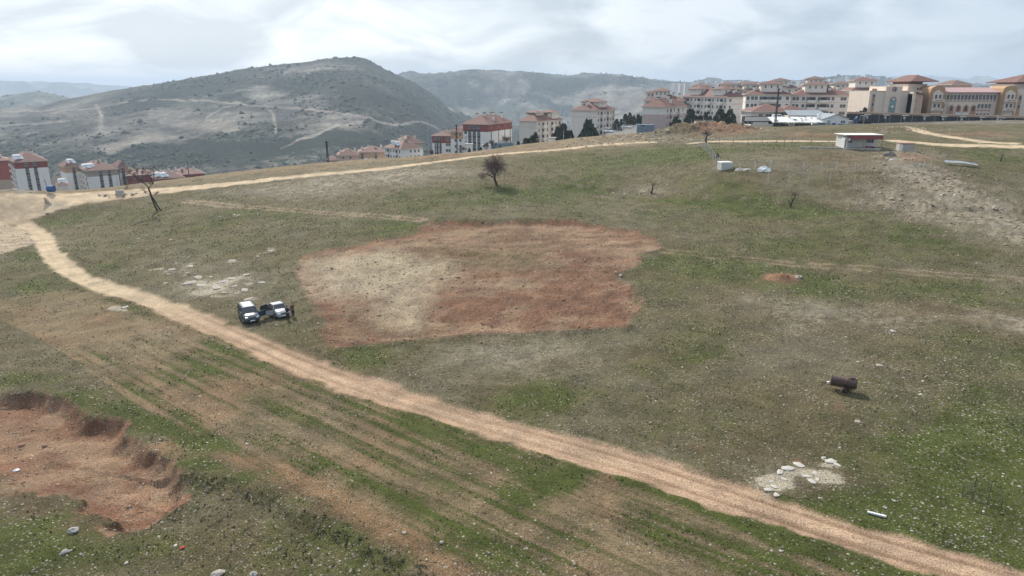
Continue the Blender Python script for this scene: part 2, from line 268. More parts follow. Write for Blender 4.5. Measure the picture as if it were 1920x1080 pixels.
def ground_detail(x, y):
    """relief to add to the plateau, with the painted masks; x, y flat arrays within 300 m"""
    dz = np.zeros(x.shape); r = np.hypot(x, y)
    n1 = fbm(x * .06, y * .06, 3, 31) - .5; n2 = fbm(x * .55, y * .55, 4, 32) - .5; n3 = fbm(x * 2.2, y * 2.2, 2, 33) - .5
    # furrow direction in the foreground
    ca, sa = math.cos(R(-38)), math.sin(R(-38))
    u = x * ca + y * sa; v = -x * sa + y * ca
    fur = fbm(u * .07, v * 1.1, 3, 41) - .5; fur2 = fbm(u * .05, v * 3.0, 3, 43) - .5
    dr, al = dline(x, y, ROAD, 14, side=True, along=True)
    wob = (fbm(al * .25, al * 0 + 3, 3, 51) - .5) * 1.1
    wr = 1.45 + .30 * fbm(al * .08, al * 0 + 9, 2, 52)
    near = np.exp(-r / 400)
    road = sstep(.55, -.45, np.abs(dr) - wr + wob * .5 + n2 * 1.3)
    d2 = dline(x, y, ROAD2, 14); w2 = np.interp(np.arctan2(x, y), [-.75, -.62, -.52, -.40, -.1, .2], [6.0, 5.0, 3.6, 2.2, 1.7, 1.6])
    road2 = sstep(.8, -.5, d2 - w2 + n2 * 2.5)
    road3 = np.maximum.reduce([sstep(.8, -.6, dline(x, y, P, 14) - w + n2 * 2.0) for P, w in ((ROAD3, 1.9), (ROAD4, 2.6), (ROAD5, 1.7))])
    ta = np.abs(dline(x, y, TRACKA, 8)); tb = np.abs(dline(x, y, TRACKB, 8))
    trk = np.maximum(sstep(.9, .2, np.abs(ta - .9) + n2 * 1.2) * .8, sstep(.55, .15, np.abs(tb - .8) + n2 * .9) * .65 * sstep(110, 60, x + 0))
    dplot = dpoly(x, y, PLOT, 20); dpl = dplot + n2 * 3.2 + n3 * 1.2 - .3
    plot = sstep(-.7, .8, dpl)
    dpal = dpoly(x, y, PALE, 14) + n2 * 5 + n1 * 8
    pale = sstep(-4.5, 4.5, dpal) * plot
    dcut = dpoly(x, y, CUT, 14); dcr = dline(x, y, CREST, 12)
    cut = sstep(-.25, .35, dcut + n2 * (1.2 + 3.5 * (1 - np.exp(-dcr / 2.5))) + n3 * .8)
    # levelled plot: cut bank along its far side
    far = sstep(92, 112, y)
    bank = far * sstep(-16, -10, x) * sstep(22, 10, x)
    dz -= (.08 + .75 * bank * np.exp(-np.maximum(dplot, 0) / 14)) * sstep(-.3, 1.5 , dplot + 1.6 * n2)
    dz += .35 * np.exp(-(dplot / .8) ** 2) * (1 - far) * (.4 + n2 * 2).clip(0)
    dz += plot * (n3 * .22 + n2 * .22)
    # foreground cut
    dcc = dcut + n2 * .3
    dz -= cut * 1.35 * sstep(0, 1.9, dcc + n2 * .9 + n1 * 2.5) * np.exp(-np.maximum(dcr - 1, 0) / 8.)
    dz += cut * (n3 * .14 + n2 * .25)
    # scarps running to the lower right
    for P, h, wd in ((SCARP, .38, 8), (SCARP2, .25, 5)):
        ds = dline(x, y, P, 12, side=True) + n2 * 2.2
        lo = np.where(ds < 0, sstep(0, 1.6, -ds) * np.exp(ds / wd), 0); dz -= lo * h
    # ruts and camber
    rut = np.exp(-((np.abs(dr + .05 * wob) - .72) / .22) ** 2); rut2 = np.exp(-((np.abs(dr - .55 + wob * .4) - .85) / .15) ** 2)
    dz += road * (-.10 - .075 * rut - .03 * rut2) + .10 * np.exp(-((np.abs(dr) - wr - .35) / .35) ** 2) * (.6 + n2)
    dz -= .06 * trk
    tr_ = dline(x, y, TERR, 10, side=True); dz -= np.where(tr_ < 0, .5 * sstep(0, .9, -tr_) * np.exp(tr_ / 7), 0)
    for bx, by, br, bh in GBANK:
        m = (np.abs(x - bx) < br * 2.5) & (np.abs(y - by) < br * 2.5)
        q = np.exp(-(((x[m] - bx) / br) ** 2 + ((y[m] - by) / (br * .6)) ** 2)); dz[m] += bh * q * (1 + 1.2 * n2[m])
    soft = (1 - road) * (1 - .7 * road2)
    dz += soft * (n2 * .16 + n3 * .05) + (fur * .16 + fur2 * .12) * sstep(80, 60, r) * soft * (1 - cut) + n1 * .5
    # ---------------- masks
    stony = np.clip(blobs(x, y, STONY), 0, 1)
    reds = np.clip(blobs(x, y, REDS), 0, 1)
    left = sstep(5, -12, x + (y - 40) * .25)     # west of the track: drier, striped
    below = (dr < 0) & (r < 110)                 # camera side of the road
    below = below.astype(float)
    veg = .46 + blobs(x, y, VEG) * .62 + n1 * .30 + (fbm(x * .16, y * .16, 4, 61) - .5) * .65 + n2 * .35
    veg -= .16 * below; veg += below * (fur * 1.1 + fur2 * 1.5) * sstep(95, 75, r)
    veg -= .55 * np.exp(-(dline(x, y, STRIPE, 8) / 1.0) ** 2) + .40 * np.exp(-(dline(x, y, STRIPE2, 8) / .7) ** 2) + .3 * np.exp(-(dline(x, y, STRIPE3, 8) / .8) ** 2)
    veg += .45 * np.exp(-(dline(x, y, GREENV, 8) / 1.2) ** 2)
    edge = np.exp(-((np.abs(dr) - wr - 1.2) / .9) ** 2); veg += below * .35 * edge * (dr < 0) - .12 * edge * (dr > 0)
    lip = sstep(180, 205, r) * (x < 40); veg -= .35 * lip
    veg *= (1 - .95 * road) * (1 - .97 * road2) * (1 - .97 * road3) * (1 - .8 * trk) * (1 - .55 * stony)
    gst = np.exp(-((dpoly(x, y, line([(740,470),(860,458),(1000,470),(1040,500),(1000,516),(880,508),(800,490)], sub=1), 12) - 4) / 4.5) ** 2)
    veg = veg * (1 - plot) + plot * (.16 + .30 * gst + .4 * n1 + .25 * n2)
    veg = veg * (1 - cut) + cut * .06
    tl = np.exp(-((np.abs(tr_) - .2) / .7) ** 2) * np.clip(.5 + n2 * 4, 0, 1); veg -= .45 * tl; veg += np.where(tr_ < 0, .3 * np.exp(-((tr_ + 3) / 2.) ** 2), 0); veg -= .5 * reds; veg -= .25 * stony; veg -= .6 * np.clip(blobs(x, y, OUTC) * 1.6 - .35, 0, 1)
    # ---------------- bare soil colour
    def C(*c): return np.array(c)[None, :]
    def mixc(A, B, t): return A + (B - A) * t[:, None]
    tan = C(.275, .215, .142); brn = C(.170, .144, .092); gry = C(.205, .188, .138)
    q = fbm(x * .13, y * .13, 4, 81)
    soil = mixc(np.repeat(brn, len(x), 0), np.repeat(gry, len(x), 0), sstep(.35, .65, q) * .9)
    soil = mixc(soil, tan, np.clip(below * .85 + lip * .9, 0, 1))
    soil = mixc(soil, C(.32, .21, .14), np.clip(below * sstep(.54, .74, fbm(x * .2, y * .2, 3, 83)) * .55, 0, 1))
    soil = mixc(soil, C(.30, .195, .12), np.clip(np.exp(-(dline(x, y, STRIPE, 8) / 1.3) ** 2) * .9, 0, 1))
    soil = mixc(soil, C(.46, .42, .36), np.clip(stony * .36 * (1 + 2. * n2 + 5 * n3), 0, .7)); soil = mixc(soil, C(.50, .46, .39), np.clip(blobs(x, y, OUTC) * 1.5 - .45 + n2 * 5, 0, 1) * np.clip(blobs(x, y, OUTC) * 3 - .35, 0, .9))
    soil = mixc(soil, C(.30, .17, .11), reds * .85)
    dz -= .0; rx = np.clip(blobs(x, y, REDX, False) * 1.6 - .3 + n2 * 1.2, 0, 1); soil = mixc(soil, C(.33, .19, .125), rx); veg = veg * (1 - .9 * rx)
    jn = sstep(-.4, .6, dpoly(x, y, JUNC, 8) + n2 * 2); soil = mixc(soil, C(.50, .42, .33), jn); veg = veg * (1 - .95 * jn)
    # the plot: red earth, with a paler limestone part
    pr = fbm(x * .10, y * .22, 4, 91); pr2 = fbm(x * .35, y * .35, 3, 92)
    redc = mixc(np.repeat(C(.365, .252, .180), len(x), 0), C(.250, .138, .096), sstep(.42, .66, pr * .6 + pr2 * .4 + .16 * sstep(92, 78, y) ))
    redc = mixc(redc, C(.37, .28, .20), sstep(.55, .72, fbm(x * .18 + 9, y * .3, 4, 93)) * .5)
    redc = mixc(redc, C(.19, .11, .075), np.clip((fbm(x * .06, y * .9 + x * .12, 3, 98) - .5) * 3.5, 0, 1) * .55)
    redc = mixc(redc, C(.50, .43, .335), pale * .88)
    redc = mixc(redc, C(.20, .085, .055), far * np.exp(-(np.maximum(dplot, 0) / 1.5)) * .9)  # far bank: dark red earth with the bank's shade painted in
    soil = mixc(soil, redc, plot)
    cc = mixc(np.repeat(C(.40, .275, .195), len(x), 0), C(.29, .165, .115), sstep(.35, .65, fbm(x * .35, y * .35, 4, 95) + .1 * sstep(-32, -20, x)))
    cc = mixc(cc, C(.20, .11, .078), np.exp(-(dcr / .8) ** 2) * .4)  # crest edge painted darker, shade put into the soil colour
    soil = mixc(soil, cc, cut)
    rt = C(.42, .30, .228); rd = C(.25, .17, .122)
    rc = mixc(np.repeat(rt, len(x), 0), rd, np.clip(.9 * rut + .4 * rut2 + (n2 * 2), 0, 1) * .8)
    stk = fbm(al * .06, dr * 2.6, 3, 97) - .5; rc = mixc(rc, C(.23, .155, .105), np.clip(stk * 3.0, 0, 1) * .7); rc = mixc(rc, C(.45, .35, .25), np.clip(-stk * 2.5, 0, 1) * .6)
    rc = mixc(rc, C(.50, .375, .29), np.clip(np.exp(-((dr + .1) / .3) ** 2) * .7, 0, 1))
    rc = mixc(rc, C(.50, .41, .31), sstep(70, 110, r))
    soil = mixc(soil, rc, road)
    soil = mixc(soil, C(.56, .455, .345), np.maximum(road2, road3)); soil = mixc(soil, C(.42, .33, .24), trk)
    soil = mixc(soil, C(.40, .39, .375), np.clip(blobs(x, y, [(*hit(8, 355), 2.4, .9), (*hit(110, 388), 2.5, .35), (*hit(30, 358), 2, .7)]), 0, 1))
    soil *= .72 * (1 + .25 * n2 + .15 * n3)[:, None]; soil *= np.array([[1.03, 1.0, .93]])
    spk = .30 + .9 * (fbm(x * .12, y * .12, 3, 101) - .35) + .35 * sstep(10, 45, x) * sstep(100, 60, y) + .75 * stony
    spk = spk * (1 - road) * (1 - road2) * (1 - plot * .3) 
    spk -= .25 * below
    hard = np.maximum.reduce([road, road2, road3])
    return dz, np.clip(veg, 0, 1), np.clip(soil, .01, 1), np.clip(spk + .5 * tl, 0, 1), hard
def height(x, y):
    x = np.atleast_1d(np.asarray(x, float)); y = np.atleast_1d(np.asarray(y, float)); sh = x.shape
    x = x.ravel(); y = y.ravel(); z = height_base(x, y); m = np.hypot(x, y) < 300
    if m.any():
        f = sstep(290, 255, np.hypot(x[m], y[m])); z[m] += ground_detail(x[m], y[m])[0] * f
    return z.reshape(sh)
# ------------------------------------------------------------------ materials helpers
MATS = {}
def nodes(name):
    m = bpy.data.materials.new(name); m.use_nodes = True; nt = m.node_tree
    b = nt.nodes['Principled BSDF']; return m, nt, b
def mat(name, col, rough=.8, metal=0., var=.12, scale=4., bump=.0, dirt=None, spec=.3):
    if name in MATS: return MATS[name]
    m, nt, b = nodes(name); N = nt.nodes.new; L = nt.links.new
    b.inputs['Roughness'].default_value = rough; b.inputs['Metallic'].default_value = metal; b.inputs['Specular IOR Level'].default_value = spec
    tc = N('ShaderNodeTexCoord'); n = N('ShaderNodeTexNoise'); n.inputs['Scale'].default_value = scale; n.inputs['Detail'].default_value = 5
    L(tc.outputs['Object'], n.inputs['Vector'])
    r = N('ShaderNodeValToRGB'); L(n.outputs[0], r.inputs[0]); e = r.color_ramp.elements
    c0 = [max(c * (1 - var), 0) for c in col]; c1 = [min(c * (1 + var), 1) for c in col]
    if dirt: c0 = [c0[i] * .35 + dirt[i] * .65 for i in range(3)]
    e[0].position = .3; e[0].color = (*c0, 1); e[1].position = .62; e[1].color = (*c1, 1)
    L(r.outputs[0], b.inputs['Base Color'])
    if bump:
        bp = N('ShaderNodeBump'); bp.inputs['Strength'].default_value = bump; bp.inputs['Distance'].default_value = .05
        L(n.outputs[0], bp.inputs['Height']); L(bp.outputs[0], b.inputs['Normal'])
    MATS[name] = m; return m
def ground_material():
    m, nt, b = nodes('ground_soil_and_grass'); N = nt.nodes.new; L = nt.links.new
    b.inputs['Roughness'].default_value = .95; b.inputs['Specular IOR Level'].default_value = .12
    tc = N('ShaderNodeTexCoord')
    A = {}
    for a in ('soil', 'veg', 'spk', 'hard'):
        n = N('ShaderNodeAttribute'); n.attribute_name = a; A[a] = n
    def noise(s, d=4, r=.6, sy=None, off=0):
        n = N('ShaderNodeTexNoise'); n.inputs['Scale'].default_value = s; n.inputs['Detail'].default_value = d; n.inputs['Roughness'].default_value = r
        if off or sy:
            mp = N('ShaderNodeMapping'); mp.inputs['Location'].default_value = (off, off * 2, 0)
            if sy: mp.inputs['Scale'].default_value = (1, sy, 1)
            L(tc.outputs['Object'], mp.inputs[0]); L(mp.outputs[0], n.inputs['Vector'])
        else: L(tc.outputs['Object'], n.inputs['Vector'])
        return n.outputs[0]
    def math_(op, a, b_=None, c=None):
        n = N('ShaderNodeMath'); n.operation = op
        for i, v in enumerate((a, b_, c)):
            if v is None: continue
            if isinstance(v, (int, float)): n.inputs[i].default_value = v
            else: L(v, n.inputs[i])
        return n.outputs[0]
    def mr(v, a, b_, c=0., d=1.):
        n = N('ShaderNodeMapRange'); n.interpolation_type = 'SMOOTHSTEP'; L(v, n.inputs[0])
        for i, k in enumerate((a, b_, c, d)): n.inputs[i + 1].default_value = k
        return n.outputs[0]
    def mix(f, a, b_, bt='MIX'):
        n = N('ShaderNodeMix'); n.data_type = 'RGBA'; n.blend_type = bt
        if isinstance(f, (int, float)): n.inputs[0].default_value = f
        else: L(f, n.inputs[0])
        for i, v in ((6, a), (7, b_)):
            if isinstance(v, tuple): n.inputs[i].default_value = (*v, 1)
            else: L(v, n.inputs[i])
        return n.outputs[2]
    nf = noise(3.2, 6, .72); nm = noise(.9, 5, .65, off=7); nx = noise(11, 3, .7, off=3)
    # how much grass covers the soil here
    h = math_('ADD', math_('MULTIPLY', nf, .5), math_('MULTIPLY', nm, .5))
    h = math_('ADD', math_('MULTIPLY', math_('SUBTRACT', h, .5), 1.9), .5)
    d = math_('SUBTRACT', math_('ADD', A['veg'].outputs['Fac'], h), 1.0)
    cover = mr(d, -.42, .42)
    soilv = mix(1, A['soil'].outputs['Color'], mix(mr(nx, .3, .7), (.50, .49, .48), (1.55, 1.54, 1.5)), 'MULTIPLY')
    gl = mix(mr(nm, .3, .7), GRASS_DRY, GRASS_MID); g = mix(mr(A['veg'].outputs['Fac'], .45, 1.05), gl, GRASS_LUSH)
    g = mix(1, g, mix(mr(nx, .28, .72), (.42, .44, .42), (1.6, 1.56, 1.5)), 'MULTIPLY')
    col = mix(cover, soilv, g)
    # pale stone chips: cells of a voronoi, sparse, with sharp edges
    def chips(scale, lo, hi, rad):
        v = N('ShaderNodeTexVoronoi'); v.inputs['Scale'].default_value = scale; L(tc.outputs['Object'], v.inputs['Vector'])
        sepn = N('ShaderNodeSeparateColor'); L(v.outputs['Color'], sepn.inputs[0])
        thr = math_('SUBTRACT', 1.0, math_('MULTIPLY', A['spk'].outputs['Fac'], hi))
        on = math_('GREATER_THAN', sepn.outputs[0], thr)
        rr = math_('MULTIPLY', sepn.outputs[1], rad)
        near = math_('LESS_THAN', v.outputs['Distance'], math_('ADD', rr, rad * .4))
        return math_('MULTIPLY', on, near), sepn.outputs[2]
    c1, k1 = chips(3.4, 0, .38, .22); c2, k2 = chips(5.5, 0, .75, .34)
    stone = mix(k1, (.20, .18, .15), (.50, .47, .41)); stone2 = mix(k2, (.14, .12, .10), (.36, .33, .28))
    col = mix(math_('MULTIPLY', c2, .85), col, stone2); col = mix(math_('MULTIPLY', c1, .95), col, stone)
    L(col, b.inputs['Base Color'])
    nb = noise(.33, 3, .6, off=11); col = mix(1, col, mix(mr(nb, .3, .7), (.80, .80, .80), (1.2, 1.19, 1.17)), 'MULTIPLY'); L(col, b.inputs['Base Color'])
    hgt = math_('ADD', math_('MULTIPLY', nf, .7), math_('MULTIPLY', nx, .35)); hgt = math_('ADD', hgt, math_('MULTIPLY', c1, .35)); hgt = math_('ADD', hgt, math_('MULTIPLY', cover, .25))
    hs = math_('SUBTRACT', 1.0, math_('MULTIPLY', A['hard'].outputs['Fac'], .78))
    bp = N('ShaderNodeBump'); bp.inputs['Distance'].default_value = .34; L(hs, bp.inputs['Strength']); L(hgt, bp.inputs['Height']); L(bp.outputs[0], b.inputs['Normal'])
    return m
GRASS_DRY = (.134, .115, .063); GRASS_MID = (.096, .094, .039); GRASS_LUSH = (.069, .084, .023)
def hill_material():
    m, nt, b = nodes('scrub_hillside'); N = nt.nodes.new; L = nt.links.new
    b.inputs['Roughness'].default_value = .95; b.inputs['Specular IOR Level'].default_value = .05
    tc = N('ShaderNodeTexCoord'); at = N('ShaderNodeAttribute'); at.attribute_name = 'soil'; sc_ = N('ShaderNodeAttribute'); sc_.attribute_name = 'veg'
    def noise(s, d, r):
        n = N('ShaderNodeTexNoise'); n.inputs['Scale'].default_value = s; n.inputs['Detail'].default_value = d; n.inputs['Roughness'].default_value = r
        L(tc.outputs['Object'], n.inputs['Vector']); return n.outputs[0]
    n1 = noise(.05, 9, .82); n2 = noise(.011, 6, .7)
    ad = N('ShaderNodeMath'); ad.operation = 'ADD'; L(n1, ad.inputs[0]); L(sc_.outputs['Fac'], ad.inputs[1])
    mr = N('ShaderNodeMapRange'); mr.inputs[1].default_value = .88; mr.inputs[2].default_value = 1.05; L(ad.outputs[0], mr.inputs[0])
    mx = N('ShaderNodeMix'); mx.data_type = 'RGBA'; L(mr.outputs[0], mx.inputs[0]); L(at.outputs['Color'], mx.inputs[6]); mx.inputs[7].default_value = (.030, .038, .026, 1)
    m2 = N('ShaderNodeMapRange'); m2.inputs[1].default_value = .3; m2.inputs[2].default_value = .7; m2.inputs[3].default_value = .55; m2.inputs[4].default_value = 1.55; L(n2, m2.inputs[0])
    vm = N('ShaderNodeVectorMath'); vm.operation = 'SCALE'; L(mx.outputs[2], vm.inputs[0]); L(m2.outputs[0], vm.inputs['Scale'])
    n3_ = noise(.12, 6, .8); m3 = N('ShaderNodeMapRange'); m3.inputs[1].default_value = .34; m3.inputs[2].default_value = .66; m3.inputs[3].default_value = .55; m3.inputs[4].default_value = 1.5; L(n3_, m3.inputs[0]); v2 = N('ShaderNodeVectorMath'); v2.operation = 'SCALE'; L(vm.outputs[0], v2.inputs[0]); L(m3.outputs[0], v2.inputs['Scale'])
    L(v2.outputs[0], b.inputs['Base Color'])
    bp = N('ShaderNodeBump'); bp.inputs['Distance'].default_value = 14; bp.inputs['Strength'].default_value = .8; L(n1, bp.inputs['Height']); L(bp.outputs[0], b.inputs['Normal'])
    return m
# ------------------------------------------------------------------ terrain meshes
def grid_mesh(name, a, r, z, attrs, material, wrap=True):
    na, nr = len(a), len(r)
    X = np.sin(a)[:, None] * r[None]; Y = np.cos(a)[:, None] * r[None]
    co = np.stack([X, Y, z], -1).reshape(-1, 3).astype(np.float32)
    i = np.arange(na if wrap else na - 1); j = np.arange(nr - 1)
    I, J = np.meshgrid(i, j, indexing='ij'); I2 = (I + 1) % na
    q = np.stack([I * nr + J, I * nr + J + 1, I2 * nr + J + 1, I2 * nr + J], -1).reshape(-1, 4)[:, ::1]
    me = bpy.data.meshes.new(name); me.vertices.add(len(co)); me.vertices.foreach_set('co', co.ravel())
    me.loops.add(q.size); me.loops.foreach_set('vertex_index', q.ravel().astype(np.int32))
    me.polygons.add(len(q)); me.polygons.foreach_set('loop_start', np.arange(0, q.size, 4, dtype=np.int32))
    me.polygons.foreach_set('use_smooth', np.ones(len(q), bool))
    for k, vals in attrs.items():
        if vals.ndim == 2:
            at = me.attributes.new(k, 'FLOAT_COLOR', 'POINT'); c = np.ones((len(vals), 4), np.float32); c[:, :3] = vals; at.data.foreach_set('color', c.ravel())
        else:
            at = me.attributes.new(k, 'FLOAT', 'POINT'); at.data.foreach_set('value', vals.astype(np.float32))
    me.materials.append(material); me.update(); me.validate()
    o = bpy.data.objects.new(name, me); sc.collection.objects.link(o); o['kind'] = 'structure'; return o
RSPLIT = 262.0
def build_terrain():
    a = np.concatenate([np.radians(np.arange(-39, 39.001, .11)), np.radians(np.arange(42, 319, 4.0))])
    # rings spaced evenly in the photograph out to the rim
    py = np.linspace(math.atan2(H0, 24), math.atan2(17, RSPLIT), 500)
    r1 = np.concatenate([[.4, 5, 10, 15, 20], 26 * np.ones(500) / np.tan(py)])
    far_ = r1 > RSPLIT; r1 = r1[~far_]
    extra = np.arange(150, RSPLIT, 1.0); r1 = np.unique(np.concatenate([r1[r1 < 150], extra, [RSPLIT]]))
    X = (np.sin(a)[:, None] * r1[None]).ravel(); Y = (np.cos(a)[:, None] * r1[None]).ravel()
    z = height_base(X, Y); dz, veg, soil, spk, hard = ground_detail(X, Y)
    rr = np.hypot(X, Y); z += dz * sstep(RSPLIT - 2, 245, rr)
    grid_mesh('ground', a, r1, z.reshape(len(a), len(r1)), dict(soil=soil, veg=veg, spk=spk, hard=hard), ground_material())
    r2 = np.concatenate([[RSPLIT], np.geomspace(RSPLIT, 850, 60)[1:], np.geomspace(850, 2420, 150)[1:], np.geomspace(2420, 4900, 90)[1:], np.geomspace(4900, 17000, 50)[1:]])
    X = (np.sin(a)[:, None] * r2[None]).ravel(); Y = (np.cos(a)[:, None] * r2[None]).ravel()
    z = height_base(X, Y); soil, veg = hill_paint(X, Y)
    o = grid_mesh('hills', a, r2, z.reshape(len(a), len(r2)), dict(soil=soil, veg=veg), hill_material())
    print('terrain tris', 2 * len(a) * (len(r1) + len(r2)))
def hill_paint(x, y):
    def C(*c): return np.array(c)[None, :]
    def mixc(A, B, t): return A + (B - A) * t[:, None]
    r = np.hypot(x, y); a = np.arctan2(x, y)
    q = fbm(x * .004, y * .004, 5, 201); q2 = fbm(x * .015, y * .015, 4, 203)
    soil = mixc(np.repeat(C(.105, .103, .092), len(x), 0), C(.18, .165, .14), sstep(.43, .57, q * .55 + q2 * .45))
    soil = mixc(soil, C(.08, .092, .066), sstep(.5, .7, fbm(x * .003 + 5, y * .003, 4, 205)) * .7)
    veg = .45 + (fbm(x * .0035, y * .0035, 5, 207) - .5) * .8
    # terrace banding along the contour
    zz = height_base(x, y); band = np.sin(zz * .55 + 5 * q) * .5 + .5
    m = (r > 800) & (r < 5200); soil = np.where((m & (band > .8))[:, None], soil * 1.22, soil)
    def at(px, py, rmin=500): return hit(px, py, rmin=rmin)
    def pl(pts): return line(pts, rmin=600)
    def put(c, t, v=None):
        nonlocal soil, veg
        soil = mixc(soil, C(*c), np.clip(t, 0, 1)); veg = veg * (1 - np.clip(t, 0, 1) * (1 if v is None else v))
    nz = (q2 - .5) * 30
    roads = [([(0,207),(60,208),(130,207),(190,201),(250,190),(320,186),(400,190),(460,196),(530,202),(600,208),(650,214)], 5), ([(385,222),(400,212),(430,200),(460,197)], 4), ([(0,236),(60,232),(120,229)], 4),
             ([(650,214),(700,224),(760,232),(820,240)], 4),  ([(520,285),(560,262),(620,240),(680,228)], 6), ([(180,196),(190,215),(188,245)], 2.5), ([(495,196),(512,215),(516,250)], 2.0)]
    for pts, w in roads:
        d = dline(x, y, pl(pts), 60); put((.40, .35, .29), sstep(w * 1.8, w * .3, d + nz * .25) * .6)
    def patch(pts, c, amt=1., soft=18, v=None):
        P = line(pts, rmin=600, sub=1); d = dpoly(x, y, P, 120) + nz; put(c, sstep(-soft, soft, d) * amt, v)
    patch([(180,280),(230,262),(290,246),(335,262),(330,268),(270,270),(210,285)], (.27, .24, .20), .8, 30)
    patch([(310,236),(360,222),(380,226),(420,228),(435,243),(390,243),(340,240)], (.29, .255, .21), .8, 26)
    patch([(460,168),(500,160),(520,175),(518,195),(480,192)], (.36, .33, .29), .6, 34)
    patch([(180,225),(195,225),(195,248),(185,248)], (.36, .33, .28), .5, 22)
    patch([(460,300),(560,280),(640,268),(660,275),(600,300),(520,312)], (.22, .21, .17), .5)
    for pts in ([(455,300),(540,262),(640,245),(730,262),(740,290),(620,305),(500,312)], [(640,265),(700,250),(800,245),(850,262),(700,285)]):
        P = line(pts, rmin=600, sub=1); d = dpoly(x, y, P, 120) + nz * 2; t = sstep(-25, 35, d); veg += .28 * t
    # fields and bare patches of the further ridge
    patch([(900,165),(960,158),(1000,165),(960,175),(910,175)], (.20, .18, .14), .5, 40)
    patch([(860,198),(910,205),(930,215),(880,212),(840,205)], (.30, .25, .20), .6, 30)
    patch([(930,200),(1000,205),(1010,215),(940,222),(890,215)], (.11, .13, .08), .6, 30, .6)
    patch([(1010,178),(1100,168),(1250,165),(1290,175),(1290,195),(1170,205),(1090,200)], (.20, .175, .14), .5, 50)
    patch([(1140,186),(1220,176),(1330,178),(1330,235),(1180,235),(1130,210)], (.21, .185, .14), .6, 50)
    patch([(880,150),(900,152),(900,162),(885,162)], (.26, .23, .20), .35, 22); patch([(970,150),(990,152),(985,160),(968,160)], (.26, .22, .19), .35, 22)
    # the knoll and the town's own ground
    kn = sstep(760, 640, r); put((.225, .19, .135), kn * .85, .6)
    town = sstep(900, 700, r) * sstep(R(9), R(12), a); put((.27, .24, .20), town)
    return np.clip(soil * (.95 + .8 * (q2 - .5))[:, None], .01, 1), np.clip(veg, 0, 1)
build_terrain()
def haze():
    m = bpy.data.materials.new('haze_air'); m.use_nodes = True; nt = m.node_tree; nt.nodes.clear()
    o = nt.nodes.new('ShaderNodeOutputMaterial'); v = nt.nodes.new('ShaderNodeVolumePrincipled')
    v.inputs['Color'].default_value = (.66, .81, 1.0, 1); v.inputs['Density'].default_value = HAZE; v.inputs['Anisotropy'].default_value = .1
    nt.links.new(v.outputs[0], o.inputs['Volume'])
    bm = bmesh.new(); bmesh.ops.create_cube(bm, size=1)
    lo = -330.0; hi = 230.0; s = 34600.0
    for w in bm.verts: w.co = Vector((w.co.x * s, w.co.y * s, lo + (w.co.z + .5) * (hi - lo)))
    me = bpy.data.meshes.new('haze'); bm.to_mesh(me); me.materials.append(m)
    ob = bpy.data.objects.new('haze', me); sc.collection.objects.link(ob); ob['kind'] = 'stuff'
HAZE = 1.4e-4
haze()
# ------------------------------------------------------------------ object helpers
COL = sc.collection
def empty(name, loc, rz=0., label=None, cat=None, group=None):
    o = bpy.data.objects.new(name, None); COL.objects.link(o); o.location = loc; o.rotation_euler = (0, 0, rz)
    o.empty_display_size = .5
    if label: o['label'] = label; o['category'] = cat; o['kind'] = 'thing'
    if group: o['group'] = group
    return o
def tag(o, label, cat, group=None):
    o['label'] = label; o['category'] = cat; o['kind'] = 'thing'
    if group: o['group'] = group
    return o
class MB:
    """collects faces for one mesh"""
    def __init__(s): s.v = []; s.f = []; s.m = []
    def add(s, vs, fs, mi=0):
        b = len(s.v); s.v += [tuple(v) for v in vs]; s.f += [tuple(b + i for i in f) for f in fs]; s.m += [mi] * len(fs); return s
    def box(s, x0, x1, y0, y1, z0, z1, mi=0):
        return s.add([(x0,y0,z0),(x1,y0,z0),(x1,y1,z0),(x0,y1,z0),(x0,y0,z1),(x1,y0,z1),(x1,y1,z1),(x0,y1,z1)],
                     [(0,3,2,1),(4,5,6,7),(0,1,5,4),(1,2,6,5),(2,3,7,6),(3,0,4,7)], mi)
    def cyl(s, p, q, r0, r1=None, n=8, mi=0, caps=True):
        r1 = r0 if r1 is None else r1; p = Vector(p); q = Vector(q); d = (q - p).normalized()
        u = d.orthogonal().normalized(); w = d.cross(u); vs = []
        for c, r in ((p, r0), (q, r1)):
            for k in range(n):
                a = 2 * math.pi * k / n; vs.append(c + (u * math.cos(a) + w * math.sin(a)) * r)
        fs = [(k, (k + 1) % n, n + (k + 1) % n, n + k) for k in range(n)]
        if caps: fs += [tuple(range(n - 1, -1, -1)), tuple(range(n, 2 * n))]
        return s.add(vs, fs, mi)
    def prism(s, outline, y0, y1, mi=0):      # outline in x,z extruded along y
        n = len(outline); vs = [(x, y0, z) for x, z in outline] + [(x, y1, z) for x, z in outline]
        fs = [tuple(range(n)), tuple(range(2 * n - 1, n - 1, -1))] + [(k, n + k, n + (k + 1) % n, (k + 1) % n) for k in range(n)]
        return s.add(vs, fs, mi)
    def loft(s, rings, mi=0, cap=True):
        n = len(rings[0]); vs = [p for r in rings for p in r]; fs = []
        for i in range(len(rings) - 1):
            for k in range(n): fs.append((i*n+k, i*n+(k+1) % n, (i+1)*n+(k+1) % n, (i+1)*n+k))
        if cap: fs += [tuple(range(n - 1, -1, -1)), tuple((len(rings)-1)*n + k for k in range(n))]
        return s.add(vs, fs, mi)
    def mesh(s, name, mats, smooth=False):
        me = bpy.data.meshes.new(name); me.from_pydata(s.v, [], s.f)
        for m in (mats if isinstance(mats, (list, tuple)) else [mats]): me.materials.append(m)
        me.polygons.foreach_set('material_index', s.m)
        if smooth: me.polygons.foreach_set('use_smooth', [True] * len(s.f))
        me.validate(); me.update(); return me
    def build(s, name, mats, parent=None, smooth=False, loc=None):
        return put(name, s.mesh(name, mats, smooth), parent, loc)
